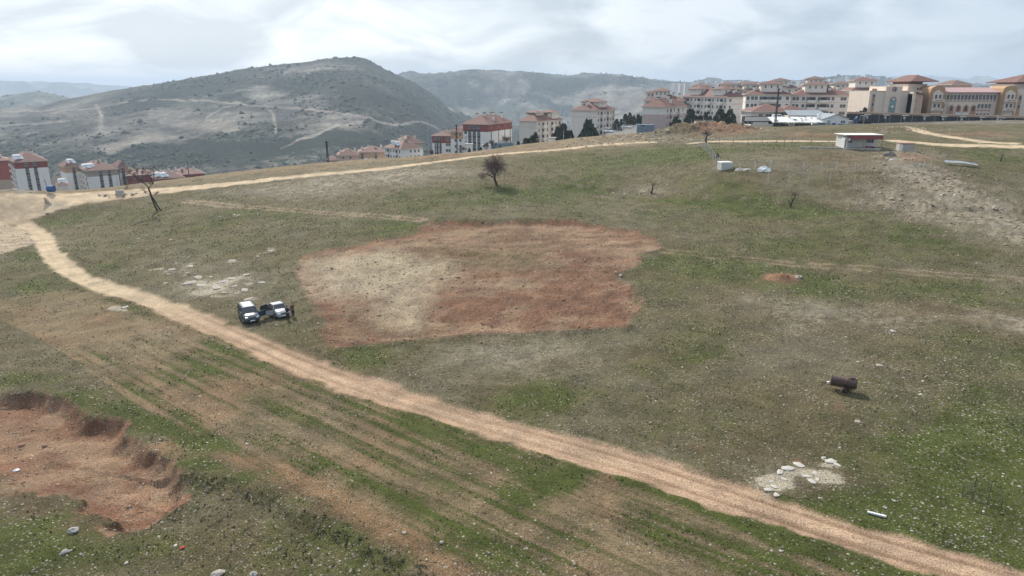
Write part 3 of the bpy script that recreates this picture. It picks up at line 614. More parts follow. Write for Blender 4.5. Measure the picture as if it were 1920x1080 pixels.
def put(name, me, parent=None, loc=None, rz=0.):
    o = bpy.data.objects.new(name, me); COL.objects.link(o)
    if parent is not None: o.parent = parent
    if loc is not None: o.location = loc
    if rz: o.rotation_euler = (0, 0, rz)
    return o
M = {}
def setm():
    M['white'] = mat('white_render', (.74, .74, .73), .85, var=.04, scale=.6); M['cream'] = mat('cream_render', (.66, .61, .55), .85, var=.06, scale=.5)
    M['cream2'] = mat('pale_beige_render', (.72, .68, .63), .85, var=.05, scale=.5); M['beige'] = mat('beige_render', (.52, .46, .40), .85, var=.06, scale=.5)
    M['pink'] = mat('dusty_pink_render', (.50, .40, .37), .85, var=.05, scale=.5); M['redband'] = mat('dark_red_render', (.26, .075, .065), .85, var=.12, scale=.5)
    M['olive'] = mat('olive_render', (.33, .31, .25), .85, var=.06, scale=.5); M['orange'] = mat('orange_render', (.46, .31, .21), .85, var=.06, scale=.5)
    M['tile'] = mat('red_roof_tile', (.155, .082, .068), .8, var=.28, scale=2.2); M['tile2'] = mat('weathered_roof_tile', (.15, .098, .085), .85, var=.25, scale=1.6)
    M['soffit'] = mat('pale_soffit', (.55, .50, .46), .8, var=.05); M['pane'] = mat('dark_window_glass', (.045, .05, .06), .25, var=.5, scale=.35, spec=.5)
    M['wframe'] = mat('white_window_frame', (.62, .62, .60), .6, var=.04); M['strip'] = mat('charcoal_window_strip', (.075, .07, .075), .6, var=.3, scale=.5)
    M['grey'] = mat('grey_render', (.40, .39, .38), .85, var=.07, scale=.5); M['conc'] = mat('raw_concrete', (.40, .38, .35), .9, var=.18, scale=2)
    M['black'] = mat('black_cap', (.03, .03, .032), .7, var=.2); M['solar'] = mat('solar_collector_glass', (.10, .12, .15), .12, var=.1, spec=.8)
    M['tank'] = mat('white_tank', (.8, .8, .8), .5, var=.03); M['brownwall'] = mat('brown_basement_render', (.34, .27, .22), .9, var=.1)
setm()
def hip(mb, x0, x1, y0, y1, z, h, ov=.7, th=.22, mi=0, ms=1, ridge=None):
    x0 -= ov; x1 += ov; y0 -= ov; y1 += ov; w = x1 - x0; d = y1 - y0
    if w >= d: rx0, rx1, ry0, ry1 = x0 + d / 2, x1 - d / 2, (y0 + y1) / 2, (y0 + y1) / 2
    else: rx0, rx1, ry0, ry1 = (x0 + x1) / 2, (x0 + x1) / 2, y0 + w / 2, y1 - w / 2
    if abs(rx1 - rx0) < .3: rx0 -= .15; rx1 += .15
    if abs(ry1 - ry0) < .1 and w < d: ry0 -= .1; ry1 += .1
    v = [(x0,y0,z),(x1,y0,z),(x1,y1,z),(x0,y1,z),(x0,y0,z+th),(x1,y0,z+th),(x1,y1,z+th),(x0,y1,z+th)]
    if w >= d:
        v += [(rx0, ry0, z + h), (rx1, ry0, z + h)]; top = [(4,5,9,8),(5,6,9),(6,7,8,9),(7,4,8)]
    else:
        v += [(rx0, ry0, z + h), (rx0, ry1, z + h)]; top = [(4,5,8),(5,6,9,8),(6,7,9),(7,4,8,9)]
    mb.add(v, [(0,3,2,1),(0,1,5,4),(1,2,6,5),(2,3,7,6),(3,0,4,7)], ms); mb.add(v, top, mi); return mb
_wm = {}
def win_mesh(w, h):
    k = (round(w, 2), round(h, 2))
    if k not in _wm:
        mb = MB(); f = .09
        mb.box(-w/2, w/2, -.05, .0, -h/2, -h/2 + f, 1); mb.box(-w/2, w/2, -.05, 0, h/2 - f, h/2, 1)
        mb.box(-w/2, -w/2 + f, -.05, 0, -h/2 + f, h/2 - f, 1); mb.box(w/2 - f, w/2, -.05, 0, -h/2 + f, h/2 - f, 1)
        mb.box(-w/2 + f, w/2 - f, -.018, -.002, -h/2 + f, h/2 - f, 0)
        if w > 1.0: mb.box(-.03, .03, -.045, -.019, -h/2 + f, h/2 - f, 1)
        _wm[k] = mb.mesh('window', [M['pane'], M['wframe']])
    return _wm[k]
_bm = {}
def balcony_mesh(w, mat_):
    k = (round(w, 2), mat_.name)
    if k not in _bm:
        mb = MB(); mb.box(-w/2, w/2, -1.3, 0, -.18, 0, 0); mb.box(-w/2, w/2, -1.3, -1.18, 0, .95, 0)
        mb.box(-w/2, -w/2 + .12, -1.18, 0, 0, .95, 0); mb.box(w/2 - .12, w/2, -1.18, 0, 0, .95, 0); mb.box(-w/2 + .2, w/2 - .2, -.03, -.003, .02, 2.15, 1)
        _bm[k] = mb.mesh('balcony', [mat_, M['pane']])
    return _bm[k]
_cm = {}
def chimney(parent, x, y, z, h=1.6, w=1.1):
    k = (round(h, 2), round(w, 2))
    if k not in _cm:
        mb = MB(); mb.box(-w/2, w/2, -.45, .45, -1.2, h, 0); mb.box(-w/2 + .1, w/2 - .1, -.3, .3, h, h + .22, 1); mb.box(-w/2 - .15, w/2 + .15, -.6, .6, h + .22, h + .36, 1)
        _cm[k] = mb.mesh('chimney', [M['cream2'], M['black']])
    put('chimney', _cm[k], parent, (x, y, z))
_sm = []
def solar(parent, x, y, z, rz=.3):
    if not _sm:
        mb = MB()
        for i in (-1.15, 1.15):
            mb.add([(i-1.05,-1.9,0),(i+1.05,-1.9,0),(i+1.05,-.4,1.15),(i-1.05,-.4,1.15),(i-1.05,-1.9,.1),(i+1.05,-1.9,.1),(i+1.05,-.4,1.25),(i-1.05,-.4,1.25)],
                   [(0,3,2,1),(4,5,6,7),(0,1,5,4),(1,2,6,5),(2,3,7,6),(3,0,4,7)], 0)
        mb.cyl((-1.9, -.1, 1.5), (1.9, -.1, 1.5), .36, n=10, mi=1); mb.cyl((-1.3, .6, 1.9), (1.3, .6, 1.9), .3, n=10, mi=1)
        for i in (-1.8, 1.8): mb.cyl((i, -.1, -1.6), (i, -.1, 1.5), .05, n=4, mi=1)
        _sm.append(mb.mesh('solar_heater', [M['solarwhite'], M['tank']]))
    return put('solar_heater', _sm[0], parent, (x, y, z), rz)
M['solarwhite'] = mat('bright_collector_cover', (.55, .58, .60), .18, var=.04, spec=.9)
def wpt(px, py, Y):          # point seen at a pixel on the plane y = Y
    d = ray(px, py); k = Y / d[1]; return Vector((k * d[0], Y, H0 + k * d[2]))
def run(P, u, px):           # length along horizontal direction u from P until it is seen at column px
    t = (px - 960) / FPX; dep = P.y * CP + (H0 - P.z) * SP
    return (t * dep - P.x) / (u.x - t * u.y * CP)
def block(name, label, pl, pr, ey, Y, al, floors, wall, fh=2.9, side=None, D=16., band=None, roof='tile', rh=None, ov=.7, F=(), S=(), strips=(), sstrips=(),
          bal=(), sbal=(), cup=(), chim=(), sol=(), cat='apartment block', group='apartment blocks below the field', base=None, baseh=0, wmat=None, gutter=True, foot=9., extra=None, wsize=(1.2, 1.45)):
    """pl, pr: photo columns of the facade; side: column where a visible side wall ends"""
    al = R(al); P = wpt(pl, ey, Y); u = Vector((math.cos(al), -math.sin(al), 0)); W = run(P, u, pr)
    left = side is not None and side < pl
    v = Vector((math.sin(al), math.cos(al), 0))
    if side is not None:
        D = run(P if left else P + u * W, v, side)
        if D < 4 or D > 90: print('DEPTH', label, D); D = min(max(D, 8), 60)
    if W < 2 or W > 120: print('WIDTH', label, W); W = 20
    Hh = floors * fh; org = P + Vector((0, 0, -Hh))
    T = empty(name, org, -al, label, cat, group)
    mb = MB(); z0 = Hh if not band else Hh - band[1] * fh
    mb.box(0, W, 0, D, baseh - (foot if not base else 0), z0, 0)
    mb.build('wall', M[wall], T)
    if band: MB().box(0, W, 0, D, z0, Hh).build('top_storey_wall', M[band[0]], T)
    if base: MB().box(-.02, W + .02, -.02, D + .02, -foot, baseh).build('basement_wall', M[base], T)
    rh = rh or min(W, D) * .22
    rf = hip(MB(), 0, W, 0, D, Hh, rh, ov, mi=0, ms=1).build('roof', [M[roof], M['soffit']], T)
    w_, h_ = wsize
    def face(which, f):
        if which == 'F': return (f * W, 0, 0.)
        return (W, f * D, R(90)) if not left else (0, f * D, R(-90))
    def puts(cols, which):
        for f in cols:
            x, y, rz = face(which, f)
            for k in range(floors):
                o = put('window', win_mesh(w_, h_), T, (x, y, (k + .55) * fh), rz)
                if which == 'F': o.location.y = -.003
                else: o.location.x += .003 if not left else -.003
    puts(F, 'F'); puts(S, 'S')
    for which, lst in (('F', strips), ('S', sstrips)):
        for f, wd in lst:
            x, y, rz = face(which, f); mbs = MB(); mbs.box(-wd/2, wd/2, -.06, -.004, .3 * fh, Hh - .35)
            o = mbs.build('window_strip', M['strip'], T, loc=(x, y, 0)); o.rotation_euler = (0, 0, rz)
            for k in range(floors):
                q = put('window', win_mesh(wd * .8, fh * .5), o, (0, -.064, (k + .55) * fh))
    for which, lst in (('F', bal), ('S', sbal)):
        for f, wd in lst:
            x, y, rz = face(which, f)
            for k in range(1, floors): put('balcony', balcony_mesh(wd, wmat or M['cream2']), T, (x, y, k * fh + .1), rz)
    for (fx, fy, cw, cd, ch, crh) in cup:
        x, y = fx * W, fy * D; mb = MB().box(x - cw/2, x + cw/2, y - cd/2, y + cd/2, Hh + .5, Hh + ch)
        c = mb.build('pavilion_wall', M[wall], T); hip(MB(), x - cw/2, x + cw/2, y - cd/2, y + cd/2, Hh + ch, crh, .8, mi=0, ms=1).build('pavilion_roof', [M[roof], M['soffit']], T)
        for i in (-.28, .0, .28): put('window', win_mesh(.7, 1.2), c, (x + i * cw, y - cd/2 - .003, Hh + ch - 1.1))
    for i, c in enumerate(chim): chimney(rf, c[0] * W, c[1] * D, Hh + rh * c[2], 1.5 if len(c) < 4 else c[3])
    for c in sol: solar(rf, c[0] * W, c[1] * D, Hh + rh * c[2])
    if extra: extra(T, W, D, Hh)
    return T
def blocks():
    G = 'white apartment blocks with red roofs below the field'; G2 = 'beige apartment blocks with red tiled roofs'
    ch = lambda n, y=.5, z=.75: [((i + .5) / n, y + (.13 if i % 2 else -.16), z - (.12 if i % 2 else .25)) for i in range(n)]
    # far left
    block('apartment_block', 'dark red block cut by the left edge of the picture', -70, 17, 305, 352, -38, 5, 'redband', group=G, base='brownwall', baseh=4.5, D=15, chim=ch(3), rh=3.2)
    block('apartment_block', 'white block with dark red top storey, leftmost of the white blocks', 27, 88, 305, 330, -40, 6, 'white', side=17.5, band=('redband', 1.05), group=G, strips=[(.34, 1.5), (.60, 1.5)], sbal=[(.3, 3), (.72, 3)], chim=[(.45, .4, .75), (.5, .6, .85), (.62, .4, .7), (.7, .65, .7)], sol=[(.12, .12, .35)], rh=4.2,
          extra=lambda T, W, D, Hh: MB().box(.06 * W, .3 * W, -.09, -.003, -2, 4.2).build('ground_floor_panel', M['beige'], T))
    block('apartment_block', 'small low red roofed building with white roof heater between two white blocks', 108, 127, 348, 345, -35, 2, 'cream', group=G, D=9, sol=[(.5, .4, .6)], rh=1.6, ov=.5)
    block('apartment_block', 'white wing with orange top storey and one roof heater, left of the olive topped block', 121, 147, 314, 372, -42, 5, 'white', band=('orange', 1.05), group=G, D=15, strips=[(.62, 1.5)], sol=[(.55, .25, .6)], rh=3.2)
    block('apartment_block', 'white block with olive top storey and tall side balconies', 163, 221, 321, 360, -40, 5, 'white', side=147, band=('olive', 1.05), group=G, strips=[(.42, 1.6), (.70, 1.6)], sbal=[(.2, 3), (.55, 3), (.85, 2.5)], chim=[(.4, .5, .7), (.5, .3, .7), (.62, .55, .8), (.8, .5, .6), (.55, .8, .6)], sol=[(.02, .2, .3), (.16, .15, .35)], rh=4.2)
    block('apartment_block', 'narrow white wing with orange top storey and single strip of windows', 222, 239, 314, 372, -40, 5, 'white', band=('orange', 1.05), group=G, D=14, strips=[(.45, 1.6)], rh=2.8, chim=[(.5, .5, .7)])
    block('apartment_block', 'low dark red block behind the bare tree on the left', 238, 300, 330, 368, -30, 4, 'redband', group=G, D=13, chim=[(.5, .4, .6), (.85, .4, .5)], rh=2.3, F=(.2, .4))
    block('apartment_block', 'broad red roof with rooftop heaters seen over the rim behind the bare tree', 292, 345, 336, 362, -35, 4, 'redband', group=G, D=17, chim=[(.3, .5, .7), (.45, .3, .6), (.6, .55, .8), (.75, .4, .6)], sol=[(.05, .15, .3), (.3, .1, .25)], rh=3.9)
    block('apartment_block', 'long red roof just above the rim beside the leaning power pole', 322, 384, 329, 395, -35, 4, 'redband', group=G, D=15, chim=[(.2, .5, .8), (.38, .4, .8), (.55, .55, .85), (.75, .5, .7)], rh=3.4)
    # middle
    block('apartment_block', 'pink walled block with low red roof, only its top above the rim', 634, 672, 292, 392, -14, 4, 'pink', group=G, D=16, chim=ch(4), rh=3.4, F=(.25, .6))
    block('apartment_block', 'small pinkish rooftop with pale chimneys next to the tall dark pole', 614, 634, 301, 396, -14, 3, 'pink', group=G, D=12, chim=ch(3), rh=1.8)
    block('apartment_block', 'orange block with white columns and one tall dark window strip', 673, 722, 286, 372, -12, 5, 'orange', group=G, D=15, chim=ch(4), rh=3.0, strips=[(.12, 1.2), (.64, 1.3)],
          extra=lambda T, W, D, Hh: MB().box(.17 * W, .34 * W, -.12, -.003, -3, Hh - 3).box(.42 * W, .48 * W, -.12, -.003, -3, Hh - 3).box(.54 * W, .59 * W, -.12, -.003, -3, Hh - 3).box(.70 * W, .77 * W, -.12, -.003, -3, Hh - 3).build('white_column', M['white'], T))
    block('apartment_block', 'white block with rows of balconies on its left side and a white roof heater', 752, 791, 280, 352, -42, 5, 'white', side=721, group=G, F=(.45, .66, .84), S=(.1, .45, .62, .92), sbal=[(.28, 2.4), (.78, 2.4)], chim=[(.15, .5, .5), (.3, .6, .6), (.55, .4, .6), (.75, .45, .5)], sol=[(.1, .35, .4), (.1, .55, .45)], rh=4.0)
    block('apartment_block', 'red roofed block with olive top storey rising behind the balconied white block', 756, 793, 269, 392, -30, 5, 'white', band=('olive', 1.2), group=G, D=16, chim=ch(6), rh=3.8)
    block('apartment_block', 'stepped white block with dark red upper storey beside the sand bank', 810, 845, 255, 352, 8, 6, 'white', band=('redband', 1.2), group=G, D=14, strips=[(.16, .7), (.28, 1.2), (.44, 1.2)], F=(.78, .92), chim=[(.55, .4, .6), (.75, .4, .6)], rh=2.4)
    block('apartment_block', 'white wing with orange upper storey between two red topped blocks', 845, 869, 247, 346, 8, 7, 'white', band=('orange', 1.2), group=G, D=14, F=(.38, .74), chim=[(.8, .35, .6)], rh=2.4)
    def sign(T, W, D, Hh):
        # emblem and the tall lettering running down the gable, too blurred in the photograph to read: ALTIN-like strokes kept as bars
        m = mat('dark_green_sign', (.03, .12, .09), .6); m2 = mat('dark_grey_lettering', (.10, .10, .11), .6)
        cx = .105 * W; n = 10
        mb = MB(); mb.prism([(cx + .8 * math.cos(a), Hh - 3.9 + .8 * math.sin(a)) for a in [2 * math.pi * k / n for k in range(n)]], -.10, -.03); mb.build('green_emblem', m, T)
        z = Hh - 6.3
        for rects in ([(-.45,-.3,-.6,.6),(.3,.45,-.6,.6),(-.3,.3,.45,.6),(-.3,.3,-.6,-.45)], [(-.45,-.3,-.6,.6),(.3,.45,-.6,.6),(-.3,.3,-.08,.08)], [(-.45,-.3,-.6,.6),(-.3,.3,.45,.6),(-.3,.25,-.08,.08)],
                      [(-.08,.08,-.6,.6),(-.45,-.08,.45,.6),(.08,.45,.45,.6)], [(-.45,-.3,-.6,.6),(-.3,.4,-.6,-.45)]):
            mb = MB()
            for a, b, c, d in rects: mb.box(cx + a, cx + b, -.09, -.03, z + c, z + d)
            mb.build('sign_letter', m2, T); z -= 1.75
    block('apartment_block', 'tallest white block with dark red top storey and three tall window strips', 868, 915, 233, 340, 22, 6, 'white', fh=2.95, side=960, band=('redband', 1.15), group=G, strips=[(.27, 1.8), (.45, 1.8), (.63, 1.6)], sstrips=[(.12, 1.0), (.42, .8), (.68, .8), (.92, .8)],
          chim=[(.25, .3, .75), (.4, .45, .8), (.55, .3, .8), (.7, .5, .85), (.5, .7, .8), (.3, .8, .7), (.75, .8, .75), (.85, .35, .5)], rh=4.2, extra=sign)
    # beige blocks
    lines = lambda T, W, D, Hh: [MB().box(-.06, W + .06, -.06, D + .06, z, z + .18).build('string_course', M['beige'], T) for z in (Hh - 2.9, 5.9)]
    block('apartment_block', 'lowest beige block with two small roof pavilions, left of the road with cars', 974, 1006, 227, 338, 36, 5, 'cream', side=1054, group=G2, S=(.1, .42, .75), sbal=[(.25, 2.4), (.6, 2.4), (.9, 2.2)], cup=[(.35, .35, 6, 6, 3.8, 1.2), (.65, .75, 6, 6, 3.8, 1.2)], chim=[(.2, .2, .5), (.4, .5, .6), (.6, .3, .5), (.8, .6, .5)], rh=3.6, extra=lines)
    block('apartment_block', 'tall beige block with a single wide roof pavilion beside the road with cars', 1072, 1118, 207, 322, 30, 6, 'cream2', side=1153, group=G2, S=(.12, .45, .78), sbal=[(.28, 2.6), (.62, 2.6), (.92, 2.2)], cup=[(.5, .5, 9, 9, 3.6, 1.8)], chim=[(.3, .2, .5), (.5, .15, .6), (.7, .3, .5), (.85, .5, .5)], rh=3.8, extra=lines)
    block('apartment_block', 'pink striped block with blank end wall above the blue container', 1205, 1248, 201, 300, 34, 5, 'pink', side=1288, band=('cream2', 1.0), base='cream2', baseh=3.0, group=G2, S=(.1, .4, .8), sbal=[(.25, 2.4), (.6, 2.4)], chim=[(.3, .35, .6), (.5, .2, .6), (.6, .5, .8), (.8, .4, .5)], rh=3.8)
    block('apartment_block', 'beige block with pavilion roof directly behind the pink striped block', 1208, 1282, 189, 345, 20, 5, 'cream', group=G2, D=18, cup=[(.4, .3, 7, 7, 4.5, 1.5), (.15, .5, 6, 6, 3.8, 1.2)], chim=[(.55, .2, .5), (.7, .3, .6), (.85, .3, .5)], F=(.1, .3, .5, .7, .9), rh=3.4)
    block('apartment_block', 'long beige block with white balconies behind the pine trees', 1364, 1402, 183, 318, -24, 5, 'cream2', side=1281, group=G2, D=40, S=(.04, .20, .30, .46, .54, .70, .80, .95), sbal=[(.12, 2.6), (.38, 2.6), (.62, 2.6), (.88, 2.6)], cup=[(.4, .25, 8, 8, 3.6, 1.6), (.4, .78, 8, 8, 3.6, 1.6)], chim=[(.4, .5, .8), (.5, .1, .5)], rh=3.4, F=(.15,), extra=lines)
    block('apartment_block', 'wide cream block with many windows above the red roofed house', 1399, 1484, 178, 296, 14, 5, 'cream2', group=G2, D=15, F=(.05, .15, .23, .34, .52, .68, .76, .92), bal=[(.43, 3.2), (.60, 3.4)], cup=[(.56, .4, 8.5, 8, 4.4, 1.4)], chim=[(.2, .3, .5), (.85, .3, .5)], rh=3.3, extra=lines)
    block('apartment_block', 'wide cream block joined on the right with dark glazed balconies', 1485, 1598, 179, 300, 14, 5, 'cream2', group=G2, D=15, F=(.04, .10, .20, .27, .46, .62, .69, .84, .89), bal=[(.34, 3.4), (.54, 3.4)], cup=[(.40, .4, 8.5, 8, 4.4, 1.4)], chim=[(.65, .3, .5), (.8, .4, .6)], rh=3.3, extra=lines)
    block('apartment_block', 'cream block with red curtained balconies half hidden by the arched school wing', 1598, 1640, 170, 322, 8, 5, 'cream2', group=G2, D=15, F=(.62, .74), bal=[(.40, 3.2)], cup=[(.62, .4, 9, 9, 4.4, 1.6)], rh=3.2)
    # rows behind: only roofs and pavilions show
    rows = [(1300, 1345, 176, 365, 'second row of beige blocks, leftmost roof with its pavilion'), (1340, 1392, 172, 385, 'second row of beige blocks, roof between two pavilions left of the pole'),
            (1392, 1450, 170, 380, 'second row of beige blocks, roof left of the high pavilion'), (1436, 1500, 166, 400, 'second row of beige blocks, roof with the high pavilion behind the power pole'),
            (1500, 1560, 165, 395, 'second row of beige blocks, roof with the highest pavilion'), (1556, 1612, 171, 372, 'second row of beige blocks, roof with low wide pavilion near the school'),
            (1372, 1420, 166, 470, 'third row of beige blocks, hazy roof left of the high pavilion'), (1530, 1580, 166, 450, 'third row of beige blocks, hazy roof right of the highest pavilion')]
    cups = [(.35, .4), (.5, .4), (.35, .4), (.45, .4), (.5, .4), (.45, .4), (.5, .5), (.5, .5)]
    for i, (a, b, e, Y, lb) in enumerate(rows):
        h = (3.9, 3.7, 3.2, 4.2, 4.8, 3.6, 3.0, 3.0)[i]
        block('apartment_block', lb, a, b, e, Y, 12, 4, 'cream', group=G2, D=16, F=(.1, .3, .5, .7, .9), cup=[(cups[i][0], cups[i][1], 9, 9, h, 1.6)], chim=ch(3, .4, .7), rh=3.3, roof='tile2')
    # distant city on the far plateau
    dm = [mat('far_block_%s' % n, c, .9, var=.05, scale=.2) for n, c in (('pale', (.60, .60, .60)), ('cream', (.56, .52, .47)), ('grey', (.42, .44, .47)), ('rose', (.50, .43, .40)))]
    rnd = random.Random(4)
    spots = []
    for px in np.arange(1262, 1700, 5.2):
        spots.append((px + rnd.uniform(-1.5, 1.5), None))
    words = ['pale', 'cream', 'grey', 'rose']
    reg = ['leftmost on the skyline beside the ridge', 'in the grey cluster above the pink striped block', 'on the skyline above the long beige block', 'left of the high pavilions on the skyline', 'between the high pavilions on the skyline', 'right of the timber pole top on the skyline', 'right of the highest pavilion on the skyline', 'on the pale hill left of the school', 'on the hill crest above the school hall', 'last ones on the skyline before the school tower']
    for i, (px, _) in enumerate(spots):
        Yd = rnd.uniform(2300, 3000); a = az0(px); x, y = hit(px, 170, rmin=1500)
        top = np.interp(px, [1262, 1300, 1320, 1340, 1360, 1400, 1440, 1490, 1510, 1560, 1600, 1640, 1700], [156, 155, 149, 154, 152, 151, 154, 151, 147, 148, 142, 142, 152]) + rnd.uniform(-1.5, 2.5)
        P = wpt(px, top, Yd); gz = P.z - rnd.uniform(26, 44); w = rnd.uniform(10, 22); k = rnd.randrange(4); fl = int((P.z - gz) / 3)
        t = empty('distant_block', (P.x, P.y, gz), rnd.uniform(-.5, .5), 'hazy distant ' + words[k] + ' apartment block, ' + reg[min(int((px - 1262) // 45), 9)], 'apartment block', 'distant apartment blocks on the skyline')
        hh = P.z - gz; MB().box(-w/2, w/2, -7, 7, -60, hh).build('wall', dm[k], t)
        mb = MB()
        for f in range(2, fl):
            mb.box(-w/2 + 1, w/2 - 1, -7.06, -7.003, f * 3 - 2, f * 3 - .7)
        mb.build('window_band', M['grey'], t)
        MB().box(-w/2 - .4, w/2 + .4, -7.4, 7.4, hh, hh + 1.1).build('roof', dm[(k + 1) % 4] if k else M['tile2'], t)
blocks()
def school():
    Y = 262.0; G = 'school buildings behind the dark wall'
    ochre = mat('ochre_render', (.40, .26, .155), .85, var=.06, scale=.4); sand = mat('sand_render', (.66, .57, .49), .85, var=.04, scale=.4); sandd = mat('tan_render', (.50, .36, .27), .85, var=.06)
    terr = mat('terracotta_panel', (.40, .21, .15), .85, var=.1); rroof = mat('rose_metal_roof', (.42, .27, .26), .6, var=.06, scale=.4); glass = mat('teal_glazing', (.10, .20, .22), .2, var=.4, scale=.6, spec=.7)
    maroon = mat('maroon_eaves', (.13, .06, .055), .7)
    def X(px, py=190, Yy=Y): return wpt(px, py, Yy)
    def zz(py, Yy=Y, px=1700): return wpt(px, py, Yy).z
    zb = zz(216) - 5
    # gable hall with emblem
    p = X(1627, 205); T = empty('school_hall', (p.x, Y, zb), 0, 'sand coloured hall with round crescent emblem and tall arched window', 'school building', G)
    s = 1 / FPX * (Y * CP + (H0 - zz(190)) * SP)                  # metres per photo pixel
    def Z(py): return zz(py) - zb
    W1 = 97 * s; z1 = Z(171); z2 = Z(162)
    MB().box(0, W1, 0, 16, -2, z1).build('wall', sand, T)
    MB().box(28 * s, 58 * s, -.5, 12, -2, z2).build('entrance_wall', sand, T)
    def arch(cx, w, z0, z1_, y0, y1, n=10):
        r = w / 2; o = [(cx - r, z0), (cx + r, z0)]
        for k in range(n + 1): a = math.pi * k / n; o.append((cx + r * math.cos(a), z1_ - r + r * math.sin(a) * 1.15))
        return o
    MB().prism(arch(43.5 * s, 13.5 * s, 0, Z(181), 0, 0), -.62, -.5).build('arch_surround', sandd, T)
    w = MB().prism(arch(43.5 * s, 10.5 * s, 0, Z(183.5), 0, 0), -.70, -.62).build('arched_window', glass, T)
    for k in range(1, 8): MB().box(38.6 * s, 48.4 * s, -.74, -.70, k * 1.35, k * 1.35 + .09).build('glazing_bar', M['wframe'], w)
    for a, b in ((184.5, 188.5), (197, 203)): MB().box(41.5 * s, 45.5 * s, -.80, -.745, Z(b), Z(a)).build('white_panel', M['wframe'], w)
    cx, cz, n = 43.5 * s, Z(164.5) - .55, 20
    def disc(r, x, z, y0, y1): return MB().prism([(x + r * math.cos(2 * math.pi * k / n), z + r * math.sin(2 * math.pi * k / n)) for k in range(n)], y0, y1)
    e = disc(.85, cx, cz, -.60, -.5).build('emblem', maroon, T)
    disc(.62, cx, cz, -.64, -.605).build('emblem_ring', sand, e); disc(.52, cx, cz, -.68, -.645).build('emblem_field', maroon, e); disc(.33, cx - .05, cz, -.71, -.685).build('crescent', sand, e); disc(.26, cx + .07, cz, -.74, -.715).build('crescent_cut', maroon, e)
    for px in (1632, 1703):
        x = p.x * 0 + (px - 1627) * s
        MB().box(x, x + 5.5 * s, -.10, -.003, 0, Z(176)).build('ochre_panel', ochre, T)
        for a, b in ((177, 183), (193, 199)): put('window', win_mesh(.9, 1.3), T, (x + 2.7 * s, -.105, (Z(a) + Z(b)) / 2))
    for k in range(4): MB().box((5 + 2.3 * k) * s, (6.5 + 2.3 * k) * s, .5, .9, z1, z1 + .9).build('parapet_tooth', terr, T)
    MB().box(-.2, W1 + .2, -.2, .35, z1, z1 + .18).build('parapet', sand, T)
    # link and tower
    p = X(1697, 200, Y + 6); T = empty('school_tower', (p.x, Y + 6, zb), 0, 'sand tower with wide overhanging red pyramid roof above the hall', 'school building', G)
    Zt = lambda py: zz(py, Y + 6) - zb
    MB().box(0, 36 * s, 0, 15, -2, Zt(157.5)).build('wall', sand, T)
    MB().box(5 * s, 31 * s, 1.5, 13, Zt(157.5), Zt(153.5)).build('lantern_wall', terr, T)
    hip(MB(), 2 * s, 44 * s, -1.5, 14, Zt(153.5), 2.6, 1.2, mi=0, ms=1).build('roof', [M['tile'], maroon], T)
    for x in (19, 28): put('window', win_mesh(.8, .8), T, (x * s, -.003, Zt(167)))
    p = X(1708, 200, Y - 3); T = empty('school_stair_wing', (p.x, Y - 3, zb), 0, 'narrow tan stair wing with sloping dark roof between hall and classrooms', 'school building', G)
    MB().box(0, 20 * s, 0, 10, -2, Z(176)).build('wall', sandd, T); MB().box(0, 5 * s, -.3, 9, -2, Z(172)).build('side_pier', sand, T)
    MB().add([(4*s,-.5,Z(172)),(21*s,-.5,Z(176)),(21*s,9,Z(176)),(4*s,9,Z(172)),(4*s,-.5,Z(172)-.4),(21*s,-.5,Z(176)-.4),(21*s,9,Z(176)-.4),(4*s,9,Z(172)-.4)], [(0,1,2,3),(4,7,6,5),(0,4,5,1),(1,5,6,2),(2,6,7,3),(3,7,4,0)]).build('roof', M['tile'], T)
    for a in (188, 203): MB().box(6 * s, 10 * s, -.06, -.003, Z(a + 2), Z(a)).build('terracotta_panel', terr, T)
    # classroom range
    p = X(1730, 205); x0 = p.x; T = empty('school_classrooms', (x0, Y, zb), 0, 'long three storey classroom range with four arches and rose metal roof', 'school building', G)
    W2 = (1868 - 1730) * s
    f = lambda px: (px - 1730) * s
    MB().box(f(1752), W2, 0, 15, -2, Z(174)).build('wall', sand, T)
    MB().add([(f(1757),-.8,Z(174)),(W2,-.8,Z(174)),(W2,15,Z(174)),(f(1757),15,Z(174)),(f(1757),-.8,Z(174)+.25),(W2,-.8,Z(174)+.25),(f(1757),6,Z(164)),(W2,6,Z(164)),(f(1757),8,Z(164)),(W2,8,Z(164)),(f(1757),15,Z(174)+.25),(W2,15,Z(174)+.25)],
        [(0,3,2,1),(0,1,5,4),(4,5,7,6),(6,7,9,8),(8,9,11,10),(10,11,2,3),(0,4,6,8,10,3),(1,2,11,9,7,5)]).build('roof', rroof, T)
    for px in np.arange(1760, 1864, 6.75):
        put('window', win_mesh(1.15, 1.9), T, (f(px), -.003, Z(182.5))); MB().box(f(px) - .5, f(px) + .5, -.05, -.003, Z(190.5), Z(188.5)).build('terracotta_panel', terr, T)
        MB().box(f(px + 3.4) - .12, f(px + 3.4) + .12, -.16, -.003, 0, Z(176)).build('pilaster', sand, T)
    for px in [1757, 1763, 1769] + list(np.arange(1834, 1858, 6.75)):
        put('window', win_mesh(1.1, 1.7), T, (f(px), -.003, Z(199))); MB().box(f(px) - .5, f(px) + .5, -.05, -.003, Z(208.5), Z(205.5)).build('terracotta_panel', terr, T)
        put('window', win_mesh(1.0, .7), T, (f(px), -.003, Z(214)))
    MB().box(f(1775), f(1830), -.5, -.003, 0, Z(194)).build('portico_wall', sand, T)
